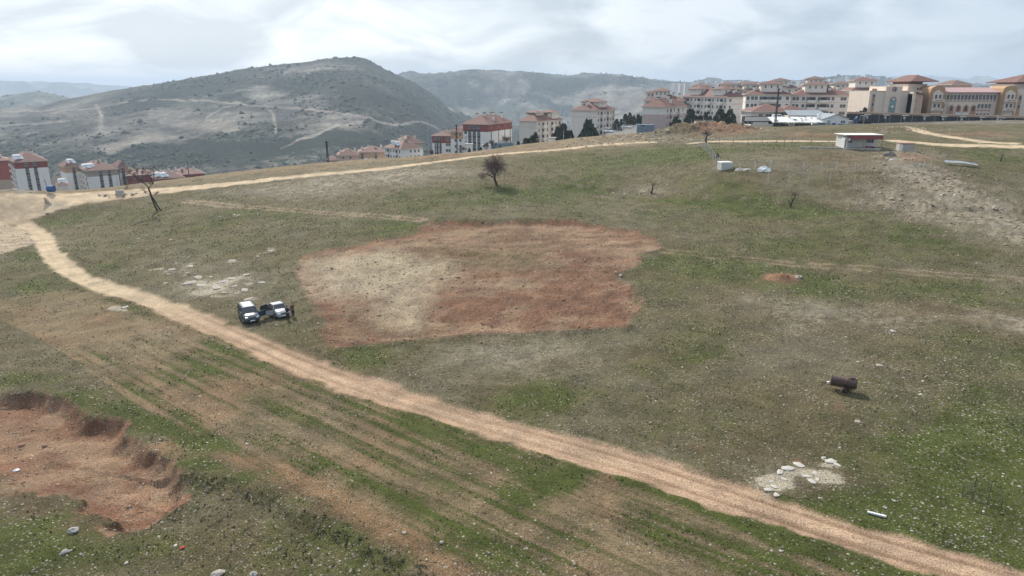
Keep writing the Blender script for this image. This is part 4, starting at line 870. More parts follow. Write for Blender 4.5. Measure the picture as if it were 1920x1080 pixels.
    for px in (1781.5, 1795, 1809, 1823):
        a = MB().prism(arch(f(px), 11.5 * s, 0, Z(195.5) - .2, 0, 0), -.58, -.5).build('arch', sandd, T)
        MB().prism(arch(f(px), 9.4 * s, 0, Z(197) - .2, 0, 0), -.62, -.585).build('arch_recess', terr, a)
        MB().prism(arch(f(px), 4.5 * s, Z(208), Z(199), 0, 0), -.65, -.625).build('arched_window', M['pane'], a)
    for px in (1795, 1808): MB().box(f(px) - 1.1, f(px) + 1.1, -.95, -.70, Z(215), Z(210.5)).build('white_panel', M['wframe'], T)
    for px0, lb in ((1733, 'a'), (1867, 'b')):
        Tg = empty('school_bay', (x0 + f(px0), Y - 2, zb), 0, 'ochre curved gable bay with stacked balconies, ' + ('between the tower and the rose roof' if lb == 'a' else 'at the right end of the rose roof'), 'school building', G)
        g = 29 * s; o = [(0, -2), (g, -2), (g, Z(172))]
        for k in range(9): an = math.pi * k / 8; o.append((g / 2 + g * .46 * math.cos(an), Z(172) + (Z(161) - Z(172)) * math.sin(an) ** .6))
        o.append((0, Z(172))); MB().prism(o, 0, 8).build('gable_wall', ochre, Tg)
        MB().box(5 * s, 22 * s, -.9, -.003, -2, Z(174)).build('bay_wall', sand, Tg)
        MB().prism([(5.5 * s, Z(174)), (21.5 * s, Z(174)), (13.5 * s, Z(169))], -.9, -.1).build('pediment', sand, Tg)
        for py in (181, 198):
            for q in (9.5, 17): put('window', win_mesh(.95, 1.5), Tg, (q * s, -.903, Z(py)))
            b = MB().box(2 * s, 24 * s, -1.9, -.91, Z(py + 9.5), Z(py + 9.5) + .2).box(2 * s, 24 * s, -1.9, -1.75, Z(py + 9.5) + .2, Z(py + 5)).build('balcony', sand, Tg)
            for q in (9.5, 17): MB().box(q * s - .55, q * s + .55, -1.95, -1.903, Z(py + 8), Z(py + 6.3)).build('terracotta_panel', terr, b)
    p = X(1893, 205); T = empty('school_hall', (p.x, Y - 1, zb), 0, 'second sand hall at the right edge with maroon eaved tower roof', 'school building', G)
    Wh = 110 * s; MB().box(0, Wh, 0, 16, -2, Z(167)).build('wall', sand, T); MB().box(6 * s, Wh, 3, 16, Z(167), Z(157)).build('upper_wall', sand, T)
    MB().box(14 * s, 90 * s, 4, 15, Z(157), Z(155)).build('lantern_wall', terr, T); hip(MB(), 9 * s, 95 * s, 2, 17, Z(155), 3.2, 1.2, mi=0, ms=1).build('roof', [M['tile'], maroon], T)
    MB().box(9 * s, 15 * s, -.1, -.003, 0, Z(178)).build('ochre_panel', ochre, T)
    for py in (184, 200): put('window', win_mesh(1.0, 1.6), T, (12 * s, -.105, Z(py)))
    p = X(1779, 205, Y + 35); T = empty('school_rear_pavilion', (p.x, Y + 35, zb), 0, 'low pink pavilion with hipped tile roof rising behind the rose roof', 'school building', G)
    Zr = zz(159.5, Y + 35) - zb; MB().box(0, 40 * s, 0, 12, -2, Zr).build('wall', M['pink'], T); hip(MB(), 0, 40 * s, 0, 12, Zr, 2.0, .9, mi=0, ms=1).build('roof', [M['tile2'], M['soffit']], T)
    # dark perimeter wall with coping and lamps
    Yw = 246.0; dk = mat('dark_slate_cladding', (.045, .052, .055), .7, var=.3, scale=.6); cop = mat('tan_coping', (.38, .28, .21), .85, var=.1)
    a = wpt(1588, 210, Yw); b = wpt(2060, 226, Yw - 14); L = (b - a).length; ang = math.atan2(b.y - a.y, b.x - a.x)
    zt0 = a.z; zt1 = wpt(1920, 219.5, Yw - 10).z
    T = empty('perimeter_wall', (a.x, a.y, zt0 - 4.2), ang, 'long dark slate wall with tan coping in front of the school', 'wall')
    npan = 44; pw = L / npan; dz = (zt1 - zt0) / (L * .8)
    pm = MB().box(.03, pw - .03, 0, .3, -1.5, 3.6).mesh('wall_panel', dk); cm_ = MB().box(0, pw, -.3, .8, 3.62, 4.3).mesh('coping', cop); pp = MB().box(-.06, .06, -.08, -.005, 0, 3.6).mesh('wall_post', M['grey'])
    for i in range(npan):
        zo = dz * i * pw; put('wall_panel', pm, T, (i * pw, 0, zo)); put('coping', cm_, T, (i * pw, 0, zo + (.0 if i % 2 else .004)))
        if i % 2 == 0: put('wall_post', pp, T, (i * pw, 0, zo))
    lampm = mat('pale_lamp_hood', (.66, .68, .66), .5); 
    for i, px in enumerate((1627, 1662, 1698, 1736, 1771, 1806, 1843, 1880)):
        wp = wpt(px, 218, Yw - 3 - i * .9); gz = float(height(wp.x, wp.y)[0])
        zl = wpt(px, 215.5 + i * .85, wp.y).z
        words = ['left end of the dark wall, by the blue tractor', 'below the arched window of the hall', 'below the right end of the sand hall', 'in front of the wall below the first ochre bay', 'below the left windows of the classroom range', 'below the first arches of the classroom range', 'below the right arches of the classroom range', 'nearest the right edge of the picture']
        t = empty('wall_lamp', (wp.x, wp.y, gz), 0, 'flat white lamp hood, ' + words[i], 'lamp', 'lamps along the dark wall')
        MB().cyl((0, 0, -.5), (0, 0, zl - gz), .06, n=6).build('post', M['grey'], t); MB().box(-.9, 1.0, -.35, .35, zl - gz, zl - gz + .14).build('lamp_hood', lampm, t); MB().box(-.45, .25, .3, .42, zl - gz - 1.1, zl - gz - .35).build('lamp_box', lampm, t)
school()
# ------------------------------------------------------------------ things in the field
def G3(px, py, rmin=14):
    x, y = hit(px, py, rmin=rmin); return Vector((x, y, float(height(x, y)[0])))
def zat(x, y): return float(height(x, y)[0])
def ppm(p): return FPX / (p.y * CP + (H0 - p.z) * SP)     # photo pixels per metre at a point
M['rubber'] = mat('black_rubber', (.022, .022, .023), .85, var=.2); M['chrome'] = mat('dull_metal', (.45, .46, .47), .35, metal=.8, var=.1)
M['lens'] = mat('lamp_lens', (.62, .64, .66), .15, var=.05, spec=.8); M['red'] = mat('red_lens', (.35, .02, .02), .3)
M['dkplastic'] = mat('dark_plastic', (.035, .036, .04), .6, var=.15); M['plate'] = mat('white_plate', (.75, .75, .75), .5, var=.03)
def paint(name, c): return mat(name, c, .28, var=.05, scale=1.2, spec=.6)
def make_wheel(parent, x, y, r=.33, w=.22, side=1):
    mb = MB(); n = 18
    prof = [(-w/2, r * .62), (-w/2, r * .93), (-w/2 + .03, r), (w/2 - .03, r), (w/2, r * .93), (w/2, r * .62)]
    mb.loft([[(px_, pr * math.cos(2*math.pi*k/n), pr * math.sin(2*math.pi*k/n)) for k in range(n)] for px_, pr in prof])
    wh = mb.build('wheel', M['rubber'], parent, True, (x, y, r))
    mb = MB(); mb.cyl((side * (w/2 + .005), 0, 0), (side * (w/2 - .03), 0, 0), r * .60, n=14); mb.cyl((side * (w/2 + .02), 0, 0), (side * (w/2 + .006), 0, 0), r * .18, n=8)
    for k in range(5):
        a = 2 * math.pi * k / 5; mb.cyl((side * (w/2 + .012), 0, 0), (side * (w/2 + .012), r * .56 * math.cos(a), r * .56 * math.sin(a)), .035, n=4)
    mb.build('rim', M['chrome'], wh); return wh
def car_body(st, name, m, parent):
    """st: stations (y, half width, z low, z belt, crown) -> rounded lower body"""
    rings = []
    for y, hw, z0, z1, cr in st:
        rings.append([(-hw * .94, y, z0), (-hw, y, z0 + .12), (-hw, y, z1 - .14), (-hw * .955, y, z1 - .04), (-hw * .80, y, z1 + cr * .6), (-hw * .35, y, z1 + cr), (hw * .35, y, z1 + cr), (hw * .80, y, z1 + cr * .6), (hw * .955, y, z1 - .04), (hw, y, z1 - .14), (hw, y, z0 + .12), (hw * .94, y, z0)])
    return MB().loft(rings).build(name, m, parent, True)
def car(name, label, loc, az, kind='suv', m=None, cat='car', group=None, low=False, open_door=None):
    """forward is local +y"""
    T = empty(name, loc, -az, label, cat, group)
    if kind == 'suv': L, hw, belt, top, wb, hood = 4.25, .89, 1.06, 1.70, 2.5, 1.04
    elif kind == 'van': L, hw, belt, top, wb, hood = 4.9, .95, 1.15, 1.95, 2.9, 1.1
    else: L, hw, belt, top, wb, hood = 4.0, .82, .93, 1.41, 2.5, .90
    a, b = -L/2, L/2; r = .35 if kind != 'sedan' else .31
    yw0, yw1 = -wb/2 - .02, wb/2 + .02; s = .24 if kind == 'suv' else .2
    hb = b - 1.0                                     # base of windscreen
    tr = a + (.12 if kind != 'sedan' else .85)       # tail of cabin
    st = [(a, hw*.86, s+.12, belt-.12, .0), (a+.10, hw*.96, s, belt-.03, .02), (a+.5, hw, s, belt, .03), (yw0, hw, s, belt, .03), (0, hw, s, belt, .03), (hb-.1, hw, s, belt-.02, .04),
          (hb+.3, hw*.99, s, hood-.05, .06), (b-.35, hw*.97, s, hood-.13, .05), (b-.10, hw*.92, s+.02, hood-.22, .03), (b, hw*.84, s+.10, hood-.36, .0)]
    if kind == 'sedan': st[0] = (a, hw*.86, s+.12, belt-.16, .0); st[1] = (a+.1, hw*.96, s, belt-.05, .02); st[2] = (a+.75, hw, s, belt-.02, .03)
    body = car_body(st, 'body', m, T)
    # cabin glass, then the roof skin and pillars standing proud of it
    yA, yB, yC, yD = hb + .10, hb - .62, tr + (.35 if kind != 'sedan' else .55), tr - (.0 if kind != 'sedan' else .12)
    bw, tw = hw * .95, hw * .76
    MB().loft([[(-bw, yD, belt-.05), (bw, yD, belt-.05), (bw, yA, belt-.07), (-bw, yA, belt-.07)], [(-tw, yC, top-.07), (tw, yC, top-.07), (tw, yB, top-.07), (-tw, yB, top-.07)]]).build('cabin_glass', M['pane'], T)
    tw2 = tw + .03
    MB().loft([[(-tw2, yC-.05, top-.075), (tw2, yC-.05, top-.075), (tw2, yB+.06, top-.075), (-tw2, yB+.06, top-.075)], [(-tw2, yC-.04, top-.03), (tw2, yC-.04, top-.03), (tw2, yB+.03, top-.03), (-tw2, yB+.03, top-.03)],
               [(-tw2*.86, yC+.05, top), (tw2*.86, yC+.05, top), (tw2*.86, yB-.06, top), (-tw2*.86, yB-.06, top)]]).build('roof', m, T, False)
    pl = MB()
    for sx in (-1, 1):
        pl.cyl((sx*(bw+.0), yA-.02, belt-.05), (sx*(tw+.01), yB+.03, top-.06), .045, n=6); pl.cyl((sx*bw, yD+.06, belt-.05), (sx*tw, yC+.02, top-.06), .06, n=6)
        ym = (yB + yC) / 2 + .1; pl.cyl((sx*(bw+.005), ym, belt-.05), (sx*(tw+.005), ym, top-.06), .04, n=6)
    pl.build('pillar_set', m, T); 
    if kind == 'suv':
        rr = MB()
        for sx in (-1, 1): rr.cyl((sx*tw*.92, yC+.1, top+.05), (sx*tw*.92, yB-.1, top+.05), .025, n=6)
        rr.build('roof_rails', M['dkplastic'], T)
    for sx in (-1, 1):
        for yy in (yw0, yw1):
            make_wheel(T, sx * (hw - .10), yy, r, .22, sx)
            n = 12; arch = [(sx*(hw+.012), yy + (r+.07)*math.cos(math.pi*k/n), r + (r+.07)*math.sin(math.pi*k/n)) for k in range(n+1)]; inn = [(sx*(hw+.012), yy + (r-.0)*math.cos(math.pi*k/n), r + (r-.0)*math.sin(math.pi*k/n)) for k in range(n+1)]
            if not low: mb = MB(); mb.add(arch + inn, [((k, k+1, n+2+k, n+1+k) if sx > 0 else (k, n+1+k, n+2+k, k+1)) for k in range(n)]); mb.build('wheel_arch', M['dkplastic'], T)
    if low: return T
    for sx in (-1, 1):
        MB().loft([[(sx*hw*.52, b-.03, hood-.34), (sx*hw*.86, b-.12, hood-.34), (sx*hw*.86, b-.14, hood-.20), (sx*hw*.52, b-.07, hood-.20)], [(sx*hw*.52, b+.012, hood-.33), (sx*hw*.84, b-.06, hood-.33), (sx*hw*.84, b-.09, hood-.21), (sx*hw*.52, b-.03, hood-.21)]]).build('headlight', M['lens'], T)
        MB().box(sx*hw*.82-.08, sx*hw*.82+.08, a-.015, a+.06, belt-.42, belt-.17).build('tail_light', M['red'], T)
        mm = MB(); mm.loft([[(sx*(bw+.02), hb-.02, belt+.02), (sx*(bw+.22), hb-.04, belt+.02), (sx*(bw+.22), hb-.04, belt+.17), (sx*(bw+.02), hb-.02, belt+.17)], [(sx*(bw+.02), hb+.06, belt+.04), (sx*(bw+.19), hb+.05, belt+.04), (sx*(bw+.19), hb+.05, belt+.14), (sx*(bw+.02), hb+.06, belt+.14)]]); mm.build('wing_mirror', M['dkplastic'], T)
    MB().box(-hw*.46, hw*.46, b-.05, b+.012, hood-.34, hood-.21).build('grille', M['dkplastic'], T)
    MB().loft([[(-hw*.88, b-.22, s+.03), (hw*.88, b-.22, s+.03), (hw*.88, b-.2, s+.30), (-hw*.88, b-.2, s+.30)], [(-hw*.74, b+.06, s+.05), (hw*.74, b+.06, s+.05), (hw*.74, b+.05, s+.26), (-hw*.74, b+.05, s+.26)]]).build('bumper', m if kind == 'sedan' else M['dkplastic'], T)
    MB().box(-.26, .26, b+.062, b+.075, s+.12, s+.24).build('number_plate', M['plate'], T)
    MB().box(-hw*.7, hw*.7, hb+.12, b-.25, hood+.008, hood+.012)
    # doors, one of them swung open
    y0, y1 = hb - .12, (yB + yC) / 2 + .12; y2 = max(yw0 + r + .05, y1 - 1.0)
    def door(sx, ya, yb, ang, hinge_at):
        mb = MB(); t = .05
        mb.box(0, t, yb - hinge_at, ya - hinge_at, s + .10, belt - .06, 0)
        fr = [(yb - hinge_at + .04, belt - .06), (ya - hinge_at - .04, belt - .06), (ya - hinge_at - .42 if ya == y0 else ya - hinge_at - .06, top - .12), (yb - hinge_at + .06, top - .12)]
        for i in (1, 2, 3): p, q = fr[i], fr[(i + 1) % 4]; mb.cyl((t/2 - .06 * (p[1] > belt), p[0], p[1]), (t/2 - .06 * (q[1] > belt), q[0], q[1]), .022, n=5, mi=1)
        d = mb.build('door', [m, M['dkplastic']], T, loc=(sx * (hw + .004) - (0 if sx > 0 else t), hinge_at, 0)); d.rotation_euler = (0, 0, ang)
        MB().box(-.012 if sx < 0 else t, .0 if sx < 0 else t + .012, yb - hinge_at + .06, yb - hinge_at + .22, belt - .20, belt - .16).build('door_handle', M['dkplastic'], d)
        if ang: MB().box(.012 if sx > 0 else .03, .02 if sx > 0 else .038, yb - hinge_at + .07, ya - hinge_at - .30, belt - .05, top - .16).build('door_glass', M['pane'], d); MB().box(-.03 if sx > 0 else t + .002, -.002 if sx > 0 else t + .03, yb - hinge_at + .05, ya - hinge_at - .05, s + .14, belt - .10).build('door_lining', M['dkplastic'], d)
    for sx in (-1, 1):
        for i, (ya, yb) in enumerate(((y0, y1 + .015), (y1 - .015, y2))):
            op = open_door and sx == open_door[0] and i in open_door[1]
            door(sx, ya, yb, (sx * R(62) if op else 0), ya)
            if op: MB().box(sx*(hw+.002), sx*(hw+.006), yb + .03, ya - .03, s + .12, belt + .0).build('door_opening', M['dkplastic'], T)
    return T
def cars():
    p = G3(467, 598); p.z = max(zat(p.x, p.y), zat(p.x + .8, p.y), zat(p.x - .8, p.y)) + .01
    car('parked_car', 'dark blue off-roader with roof painted as reflected sky and front door open, parked nearest the dirt track', p, R(148), 'suv', paint('dark_steel_blue_paint', (.045, .075, .105)), group='cars parked on the grass', open_door=(-1, (0,)))
    for o in bpy.data.objects:
        if o.name == 'roof' or o.name.startswith('roof.'): 
            if o.parent and o.parent.name == 'parked_car': o.data.materials[0] = paint('roof_sky_reflection_paint', (.27, .29, .31)); o['label'] = 'roof skin of the dark off-roader, its sky reflection painted pale grey'  # the roof's reflection of bright sky is painted in as pale grey
    p = G3(521, 588); p.z = zat(p.x, p.y) + .02
    car('parked_car', 'silver white saloon car with both near side doors open, beside two standing people', p, R(140), 'sedan', paint('silver_white_paint', (.30, .32, .34)), group='cars parked on the grass', open_door=(1, (0, 1)))
    # the street climbing between the beige blocks, on its own embankment
    c4 = [wpt(1126, 257, 256), wpt(1208, 248, 256), wpt(1202, 235.5, 352), wpt(1158, 239, 352)]; dn = Vector((0, 0, 30))
    st = MB().add(c4 + [c - dn for c in c4], [(0,1,2,3),(0,4,5,1),(1,5,6,2),(2,6,7,3),(3,7,4,0)]).build('street', mat('worn_asphalt', (.13, .125, .12), .9, var=.2, scale=.5)); st['kind'] = 'structure'
    nn = (c4[1] - c4[0]).cross(c4[3] - c4[0]); global street_z
    def street_z(x, y): return c4[0].z - (nn.x * (x - c4[0].x) + nn.y * (y - c4[0].y)) / nn.z
    w = paint('van_white_paint', (.66, .67, .68)); g = paint('silver_paint', (.40, .42, .44)); d = paint('graphite_paint', (.06, .065, .07))
    for px, py, Y, az, k, m_, lb in ((1141, 251, 290, 150, 'van', w, 'white van on the road below the tall beige block'), (1164, 243, 312, 10, 'sedan', g, 'silver car behind the dark car by the pine trees'), (1162, 248, 300, 5, 'sedan', d, 'dark car nearest the field edge, left of the blue container'),
                                      (1170, 237, 335, 10, 'sedan', w, 'white car farthest up the street between the beige blocks'), (1180, 241, 318, 170, 'sedan', g, 'silver car parked on the right of the street'), (943, 279, 262, 100, 'sedan', d, 'dark car parked below the tallest white block')):
        P = wpt(px, py, Y); z = street_z(P.x, P.y) + .02 if px > 1000 else zat(P.x, P.y)
        car('street_car', lb, (P.x, P.y, z), R(az), k, m_, cat='van' if k == 'van' else 'car', group='cars in the street between the blocks', low=True)
cars()
# ------------------------------------------------------------------ people
def skin_mesh(name, verts, edges, radii, m, parent, levels=1):
    me = bpy.data.meshes.new(name); me.from_pydata(verts, edges, []); me.materials.append(m)
    o = put(name, me, parent); o.modifiers.new('skin', 'SKIN')
    sv = me.skin_vertices[0].data if me.skin_vertices else None
    if sv is None:
        bpy.context.view_layer.objects.active = o; sv = me.skin_vertices[0].data
    for i, r in enumerate(radii): sv[i].radius = (r, r) if not isinstance(r, tuple) else r; sv[i].use_root = (i == 0)
    s = o.modifiers.new('sub', 'SUBSURF'); s.levels = levels; s.render_levels = levels; return o
def person(label, loc, az, top, legs, hairc, armL, armR, bend=0.0, hgt=1.74):
    T = empty('person', loc, -az, label, 'person', 'people standing by the white car'); k = hgt / 1.74
    sk = mat('skin', (.36, .23, .17), .6, var=.05); V, E, Rr = [], [], []
    def v(x, y, z, r): V.append((x * k, y * k, z * k)); Rr.append(r * k if not isinstance(r, tuple) else (r[0] * k, r[1] * k)); return len(V) - 1
    def chain(a, pts):
        for p in pts: b = v(*p); E.append((a, b)); a = b
        return a
    pel = v(0, 0, .93, (.15, .11)); ch = chain(pel, [(0, .01, 1.12, (.145, .10)), (0, .01, 1.33, (.165, .11))]); nk = chain(ch, [(0, 0, 1.46, (.075, .07)), (0, .01, 1.53, .055)])
    hd = chain(nk, [(0, .03 + bend, 1.60, (.070, .078)), (0, .035 + bend, 1.67, (.074, .085)), (0, .02 + bend, 1.73, (.05, .06))])
    nz = chain(nk + 2 if False else hd - 1, [(0, .125 + bend, 1.65, .014)])
    for s, arm in ((-1, armL), (1, armR)):
        (ex, ey, ez), (hx, hy, hz) = arm
        w = chain(ch, [(s * .19, 0, 1.40, .062), (s * ex, ey, ez, .042), (s * hx, hy, hz, .028)])
        d = Vector((s * hx - s * ex, hy - ey, hz - ez)).normalized(); palm = chain(w, [tuple(Vector((s * hx, hy, hz)) + d * .07) + ((.032, .016),)])
        pp = Vector(V[palm]) / k; sd = d.cross(Vector((0, 1, 0.3))).normalized()
        for f, ln in zip((-.027, -.009, .009, .027), (.06, .075, .07, .055)):
            q = pp + sd * f + d * .03; chain(palm, [tuple(q) + (.009,), tuple(q + d * ln + Vector((0, .012, 0))) + (.0075,)])
        chain(w, [tuple(pp - d * .03 + sd * .042) + (.0105,), tuple(pp + d * .015 + sd * .055) + (.009,)])
        hp = chain(pel, [(s * .10, 0, .86, .095), (s * .11, .015, .48, .062), (s * .115, -.01, .10, .042), (s * .12, .02, .045, .042), (s * .125, .14, .03, .034)])
    skin_mesh('body', V, E, Rr, sk, T)
    def part(name, pts, edges, m_): return skin_mesh(name, [tuple(c * k for c in p[:3]) for p in pts], edges, [((p[3] * k, p[3] * k) if not isinstance(p[3], tuple) else (p[3][0] * k, p[3][1] * k)) for p in pts], m_, T)
    pts = [(0, 0, .90, (.185, .145)), (0, .01, 1.12, (.18, .135)), (0, .01, 1.35, (.20, .145)), (0, 0, 1.45, (.10, .09))]; ed = [(0, 1), (1, 2), (2, 3)]
    for s, arm in ((-1, armL), (1, armR)):
        n = len(pts); (ex, ey, ez), (hx, hy, hz) = arm; pts += [(s * .21, 0, 1.39, .088), (s * ex, ey, ez, .064), (s * (hx * .93 + ex * .07), hy * .93 + ey * .07, hz * .93 + ez * .07, .05)]; ed += [(2, n), (n, n + 1), (n + 1, n + 2)]
    part('jacket', pts, ed, top)
    pts = [(0, 0, .95, (.165, .13))]; ed = []
    for s in (-1, 1):
        n = len(pts); pts += [(s * .10, 0, .84, .115), (s * .112, .015, .48, .085), (s * .118, -.01, .12, .068)]; ed += [(0, n), (n, n + 1), (n + 1, n + 2)]
    part('trousers', pts, ed, legs)
    for s in (-1, 1): part('shoe', [(s * .12, -.05, .055, .052), (s * .123, .06, .05, .052), (s * .128, .16, .04, .045)], [(0, 1), (1, 2)], M['rubber'])
    part('hair', [(0, -.03 + bend, 1.63, (.075, .07)), (0, -.015 + bend, 1.70, (.086, .092)), (0, .01 + bend, 1.755, (.055, .065))], [(0, 1), (1, 2)], hairc)
    for s in (-1, 1):
        MB().loft([[(s*.028 + .011*math.cos(a), .118 + bend, 1.668 + .007*math.sin(a)) for a in [2*math.pi*i/6 for i in range(6)]], [(s*.028 + .008*math.cos(a), .124 + bend, 1.668 + .005*math.sin(a)) for a in [2*math.pi*i/6 for i in range(6)]]]).build('eye', M['black'], T)
        MB().box(s*.078-.008, s*.078+.008, bend-.0, bend+.03, 1.63, 1.69).build('ear', sk, T)
    MB().box(-.025, .025, .105 + bend, .118 + bend, 1.607, 1.615).build('mouth', M['red'], T)
    return T
bk = mat('near_black_cloth', (.028, .028, .032), .9, var=.2, scale=8); br = mat('brown_jacket_cloth', (.13, .085, .065), .9, var=.25, scale=8); nv = mat('dark_navy_cloth', (.035, .045, .065), .9, var=.2, scale=8); hr = mat('dark_hair', (.02, .016, .014), .8, var=.3, scale=30)
p = G3(540, 599); person('person in dark clothes standing at the front corner of the white car', (p.x, p.y, p.z), R(20), bk, bk, hr, ((.27, .05, 1.13), (.22, .20, 1.00)), ((.26, .04, 1.12), (.20, .24, 1.08)))
p = G3(550, 593); person('person in brown jacket and dark trousers, rightmost at the white car', (p.x, p.y, p.z), R(-60), br, nv, hr, ((.28, .02, 1.12), (.27, .06, .88)), ((.30, .06, 1.14), (.16, .20, 1.14)), hgt=1.78)
# ------------------------------------------------------------------ tank trailer
def trailer():
    p = G3(1580, 731); az = R(29); T = empty('tank_trailer', (p.x, p.y, p.z + .02), -az, 'rusty cylindrical tank on a two wheeled trailer standing in the grass', 'trailer'); T.scale = (.72, .72, .72)
    m, nt, b = nodes('rusty_tank_steel'); N = nt.nodes.new; L_ = nt.links.new; b.inputs['Roughness'].default_value = .75; b.inputs['Metallic'].default_value = .15
    tc = N('ShaderNodeTexCoord'); n = N('ShaderNodeTexNoise'); n.inputs['Scale'].default_value = 3.5; n.inputs['Detail'].default_value = 8; n.inputs['Roughness'].default_value = .7; L_(tc.outputs['Object'], n.inputs['Vector'])
    r = N('ShaderNodeValToRGB'); L_(n.outputs[0], r.inputs[0]); e = r.color_ramp.elements; e[0].position = .32; e[0].color = (.045, .03, .026, 1); e[1].position = .68; e[1].color = (.17, .11, .095, 1); q = e.new(.5); q.color = (.095, .058, .048, 1); L_(r.outputs[0], b.inputs['Base Color'])
    rust = m; dk = mat('dark_rusty_frame', (.07, .045, .035), .85, var=.3, scale=5)
    s = 1 / ppm(p); Lh = 1.36; rad = .60; zc = 1.12; n = 28
    def ring(x, r): return [(x, r * math.cos(2*math.pi*k/n), zc + r * math.sin(2*math.pi*k/n)) for k in range(n)]
    MB().loft([ring(-Lh - .10, rad * .55), ring(-Lh - .05, rad * .88), ring(-Lh, rad), ring(Lh, rad), ring(Lh + .05, rad * .88), ring(Lh + .10, rad * .55)]).build('tank', rust, T, False)
    for x in (-Lh + .03, -.45, .45, Lh - .03): MB().loft([ring(x - .03, rad + .012), ring(x + .03, rad + .012)]).build('hoop', dk, T)
    mb = MB().cyl((.95, 0, zc + rad - .06), (.95, 0, zc + rad + .10), .27, n=14); h = mb.build('hatch_neck', dk, T); MB().cyl((.95, 0, zc + rad + .105), (.95, 0, zc + rad + .13), .24, n=14).build('hatch_hole', M['black'], h)
    MB().add([(.62, -.22, zc+rad+.12), (1.12, -.25, zc+rad+.10), (1.2, .25, zc+rad+.28), (.70, .28, zc+rad+.30), (.62, -.22, zc+rad+.10), (1.12, -.25, zc+rad+.08), (1.2, .25, zc+rad+.26), (.70, .28, zc+rad+.28)], [(0,1,2,3),(7,6,5,4),(0,4,5,1),(1,5,6,2),(2,6,7,3),(3,7,4,0)]).build('hatch_lid', rust, T)
    MB().cyl((.35, -rad * .78, zc + rad * .55), (.62, -rad * .3, zc + rad * 1.06), .035, n=6).cyl((.62, -rad * .3, zc + rad * 1.06), (.8, -.1, zc + rad + .14), .035, n=6).build('filler_hose', M['rubber'], T)
    fr = MB()
    for sy in (-.38, .38): fr.box(-1.65, 1.5, sy - .04, sy + .04, .50, .60)
    for x in (-1.3, -.3, .3, 1.3): fr.box(x - .04, x + .04, -.42, .42, .42, .499)
    for x in (-1.0, 0, 1.0): fr.box(x - .05, x + .05, -.34, .34, .601, .66)
    fr.build('chassis', dk, T); MB().cyl((.35, -.72, .33), (.35, .72, .33), .05, n=8).build('axle', dk, T)
    for sx in (-1, 1):
        w = make_wheel(T, .35, sx * .78, .33, .2, 1); w.rotation_euler = (0, 0, R(90) * sx); w.children[0].data.materials[0] = dk
    MB().cyl((-1.65, -.38, .55), (-2.35, 0, .50), .045, n=6).cyl((-1.65, .38, .55), (-2.35, 0, .50), .045, n=6).cyl((-2.35, 0, .5), (-2.62, 0, .48), .05, n=6).cyl((-2.3, 0, -.03), (-2.3, 0, .5), .035, n=6).build('drawbar', dk, T)
    MB().cyl((-1.50, -.1, .80), (-1.78, -.12, .66), .10, .16, n=10).build('white_outlet', M['tank'], T)
    MB().box(1.2, 1.9, -.45, -.40, .5, .56).build('rear_rail', M['conc'], T)
trailer()
# ------------------------------------------------------------------ trees
bark = mat('dark_bark', (.060, .045, .038), .95, var=.35, scale=6, bump=.6); twigm = mat('grey_brown_twig', (.13, .098, .088), .95, var=.2, scale=3); twigp = mat('purple_brown_twig', (.14, .092, .092), .95, var=.2, scale=3)
def limb(mb, p, q, r0, r1, rnd, seg=4, n=6, crook=.12):
    pts = [p + (q - p) * (i / seg) for i in range(seg + 1)]; L = (q - p).length
    for i in range(1, seg): pts[i] = pts[i] + Vector((rnd.uniform(-1, 1), rnd.uniform(-1, 1), rnd.uniform(-.6, .6))) * L * crook * .5
    for i in range(seg): mb.cyl(pts[i], pts[i + 1], r0 + (r1 - r0) * i / seg, r0 + (r1 - r0) * (i + 1) / seg, n, caps=False)
    return pts
def grow(lb, tb, p, d, L, r, depth, rnd, spread=.7, up=.15, twigs=5, twl=.7):
    q = p + d * L; pts = limb(lb, p, q, r, r * .62, rnd, 3, 5)
    if depth == 0:
        for k in range(twigs):
            t = rnd.random(); s = p.lerp(q, t); dd = (d + Vector((rnd.uniform(-1, 1), rnd.uniform(-1, 1), rnd.uniform(-.5, 1))) * .9).normalized(); e = s + dd * twl * rnd.uniform(.5, 1.2)
            tb.cyl(s, e, .014, .005, 3, caps=False); m_ = s.lerp(e, .5); tb.cyl(m_, m_ + (dd + Vector((rnd.uniform(-1, 1), rnd.uniform(-1, 1), rnd.uniform(-1, 1)))).normalized() * twl * .5, .010, .004, 3, caps=False)
        return
    for k in range(3 if depth > 1 else 4):
        dd = (d + Vector((rnd.uniform(-1, 1), rnd.uniform(-1, 1), rnd.uniform(-.6, .8))) * spread + Vector((0, 0, up))).normalized()
        grow(lb, tb, pts[-1] if k < 2 else pts[-2], dd, L * rnd.uniform(.62, .85), r * .6, depth - 1, rnd, spread, up, twigs, twl)
def finish_tree(T, trunk, lb, tb, tm): trunk.build('trunk', bark, T); lb.build('branches', bark, T); tb.build('twigs', tm, T)
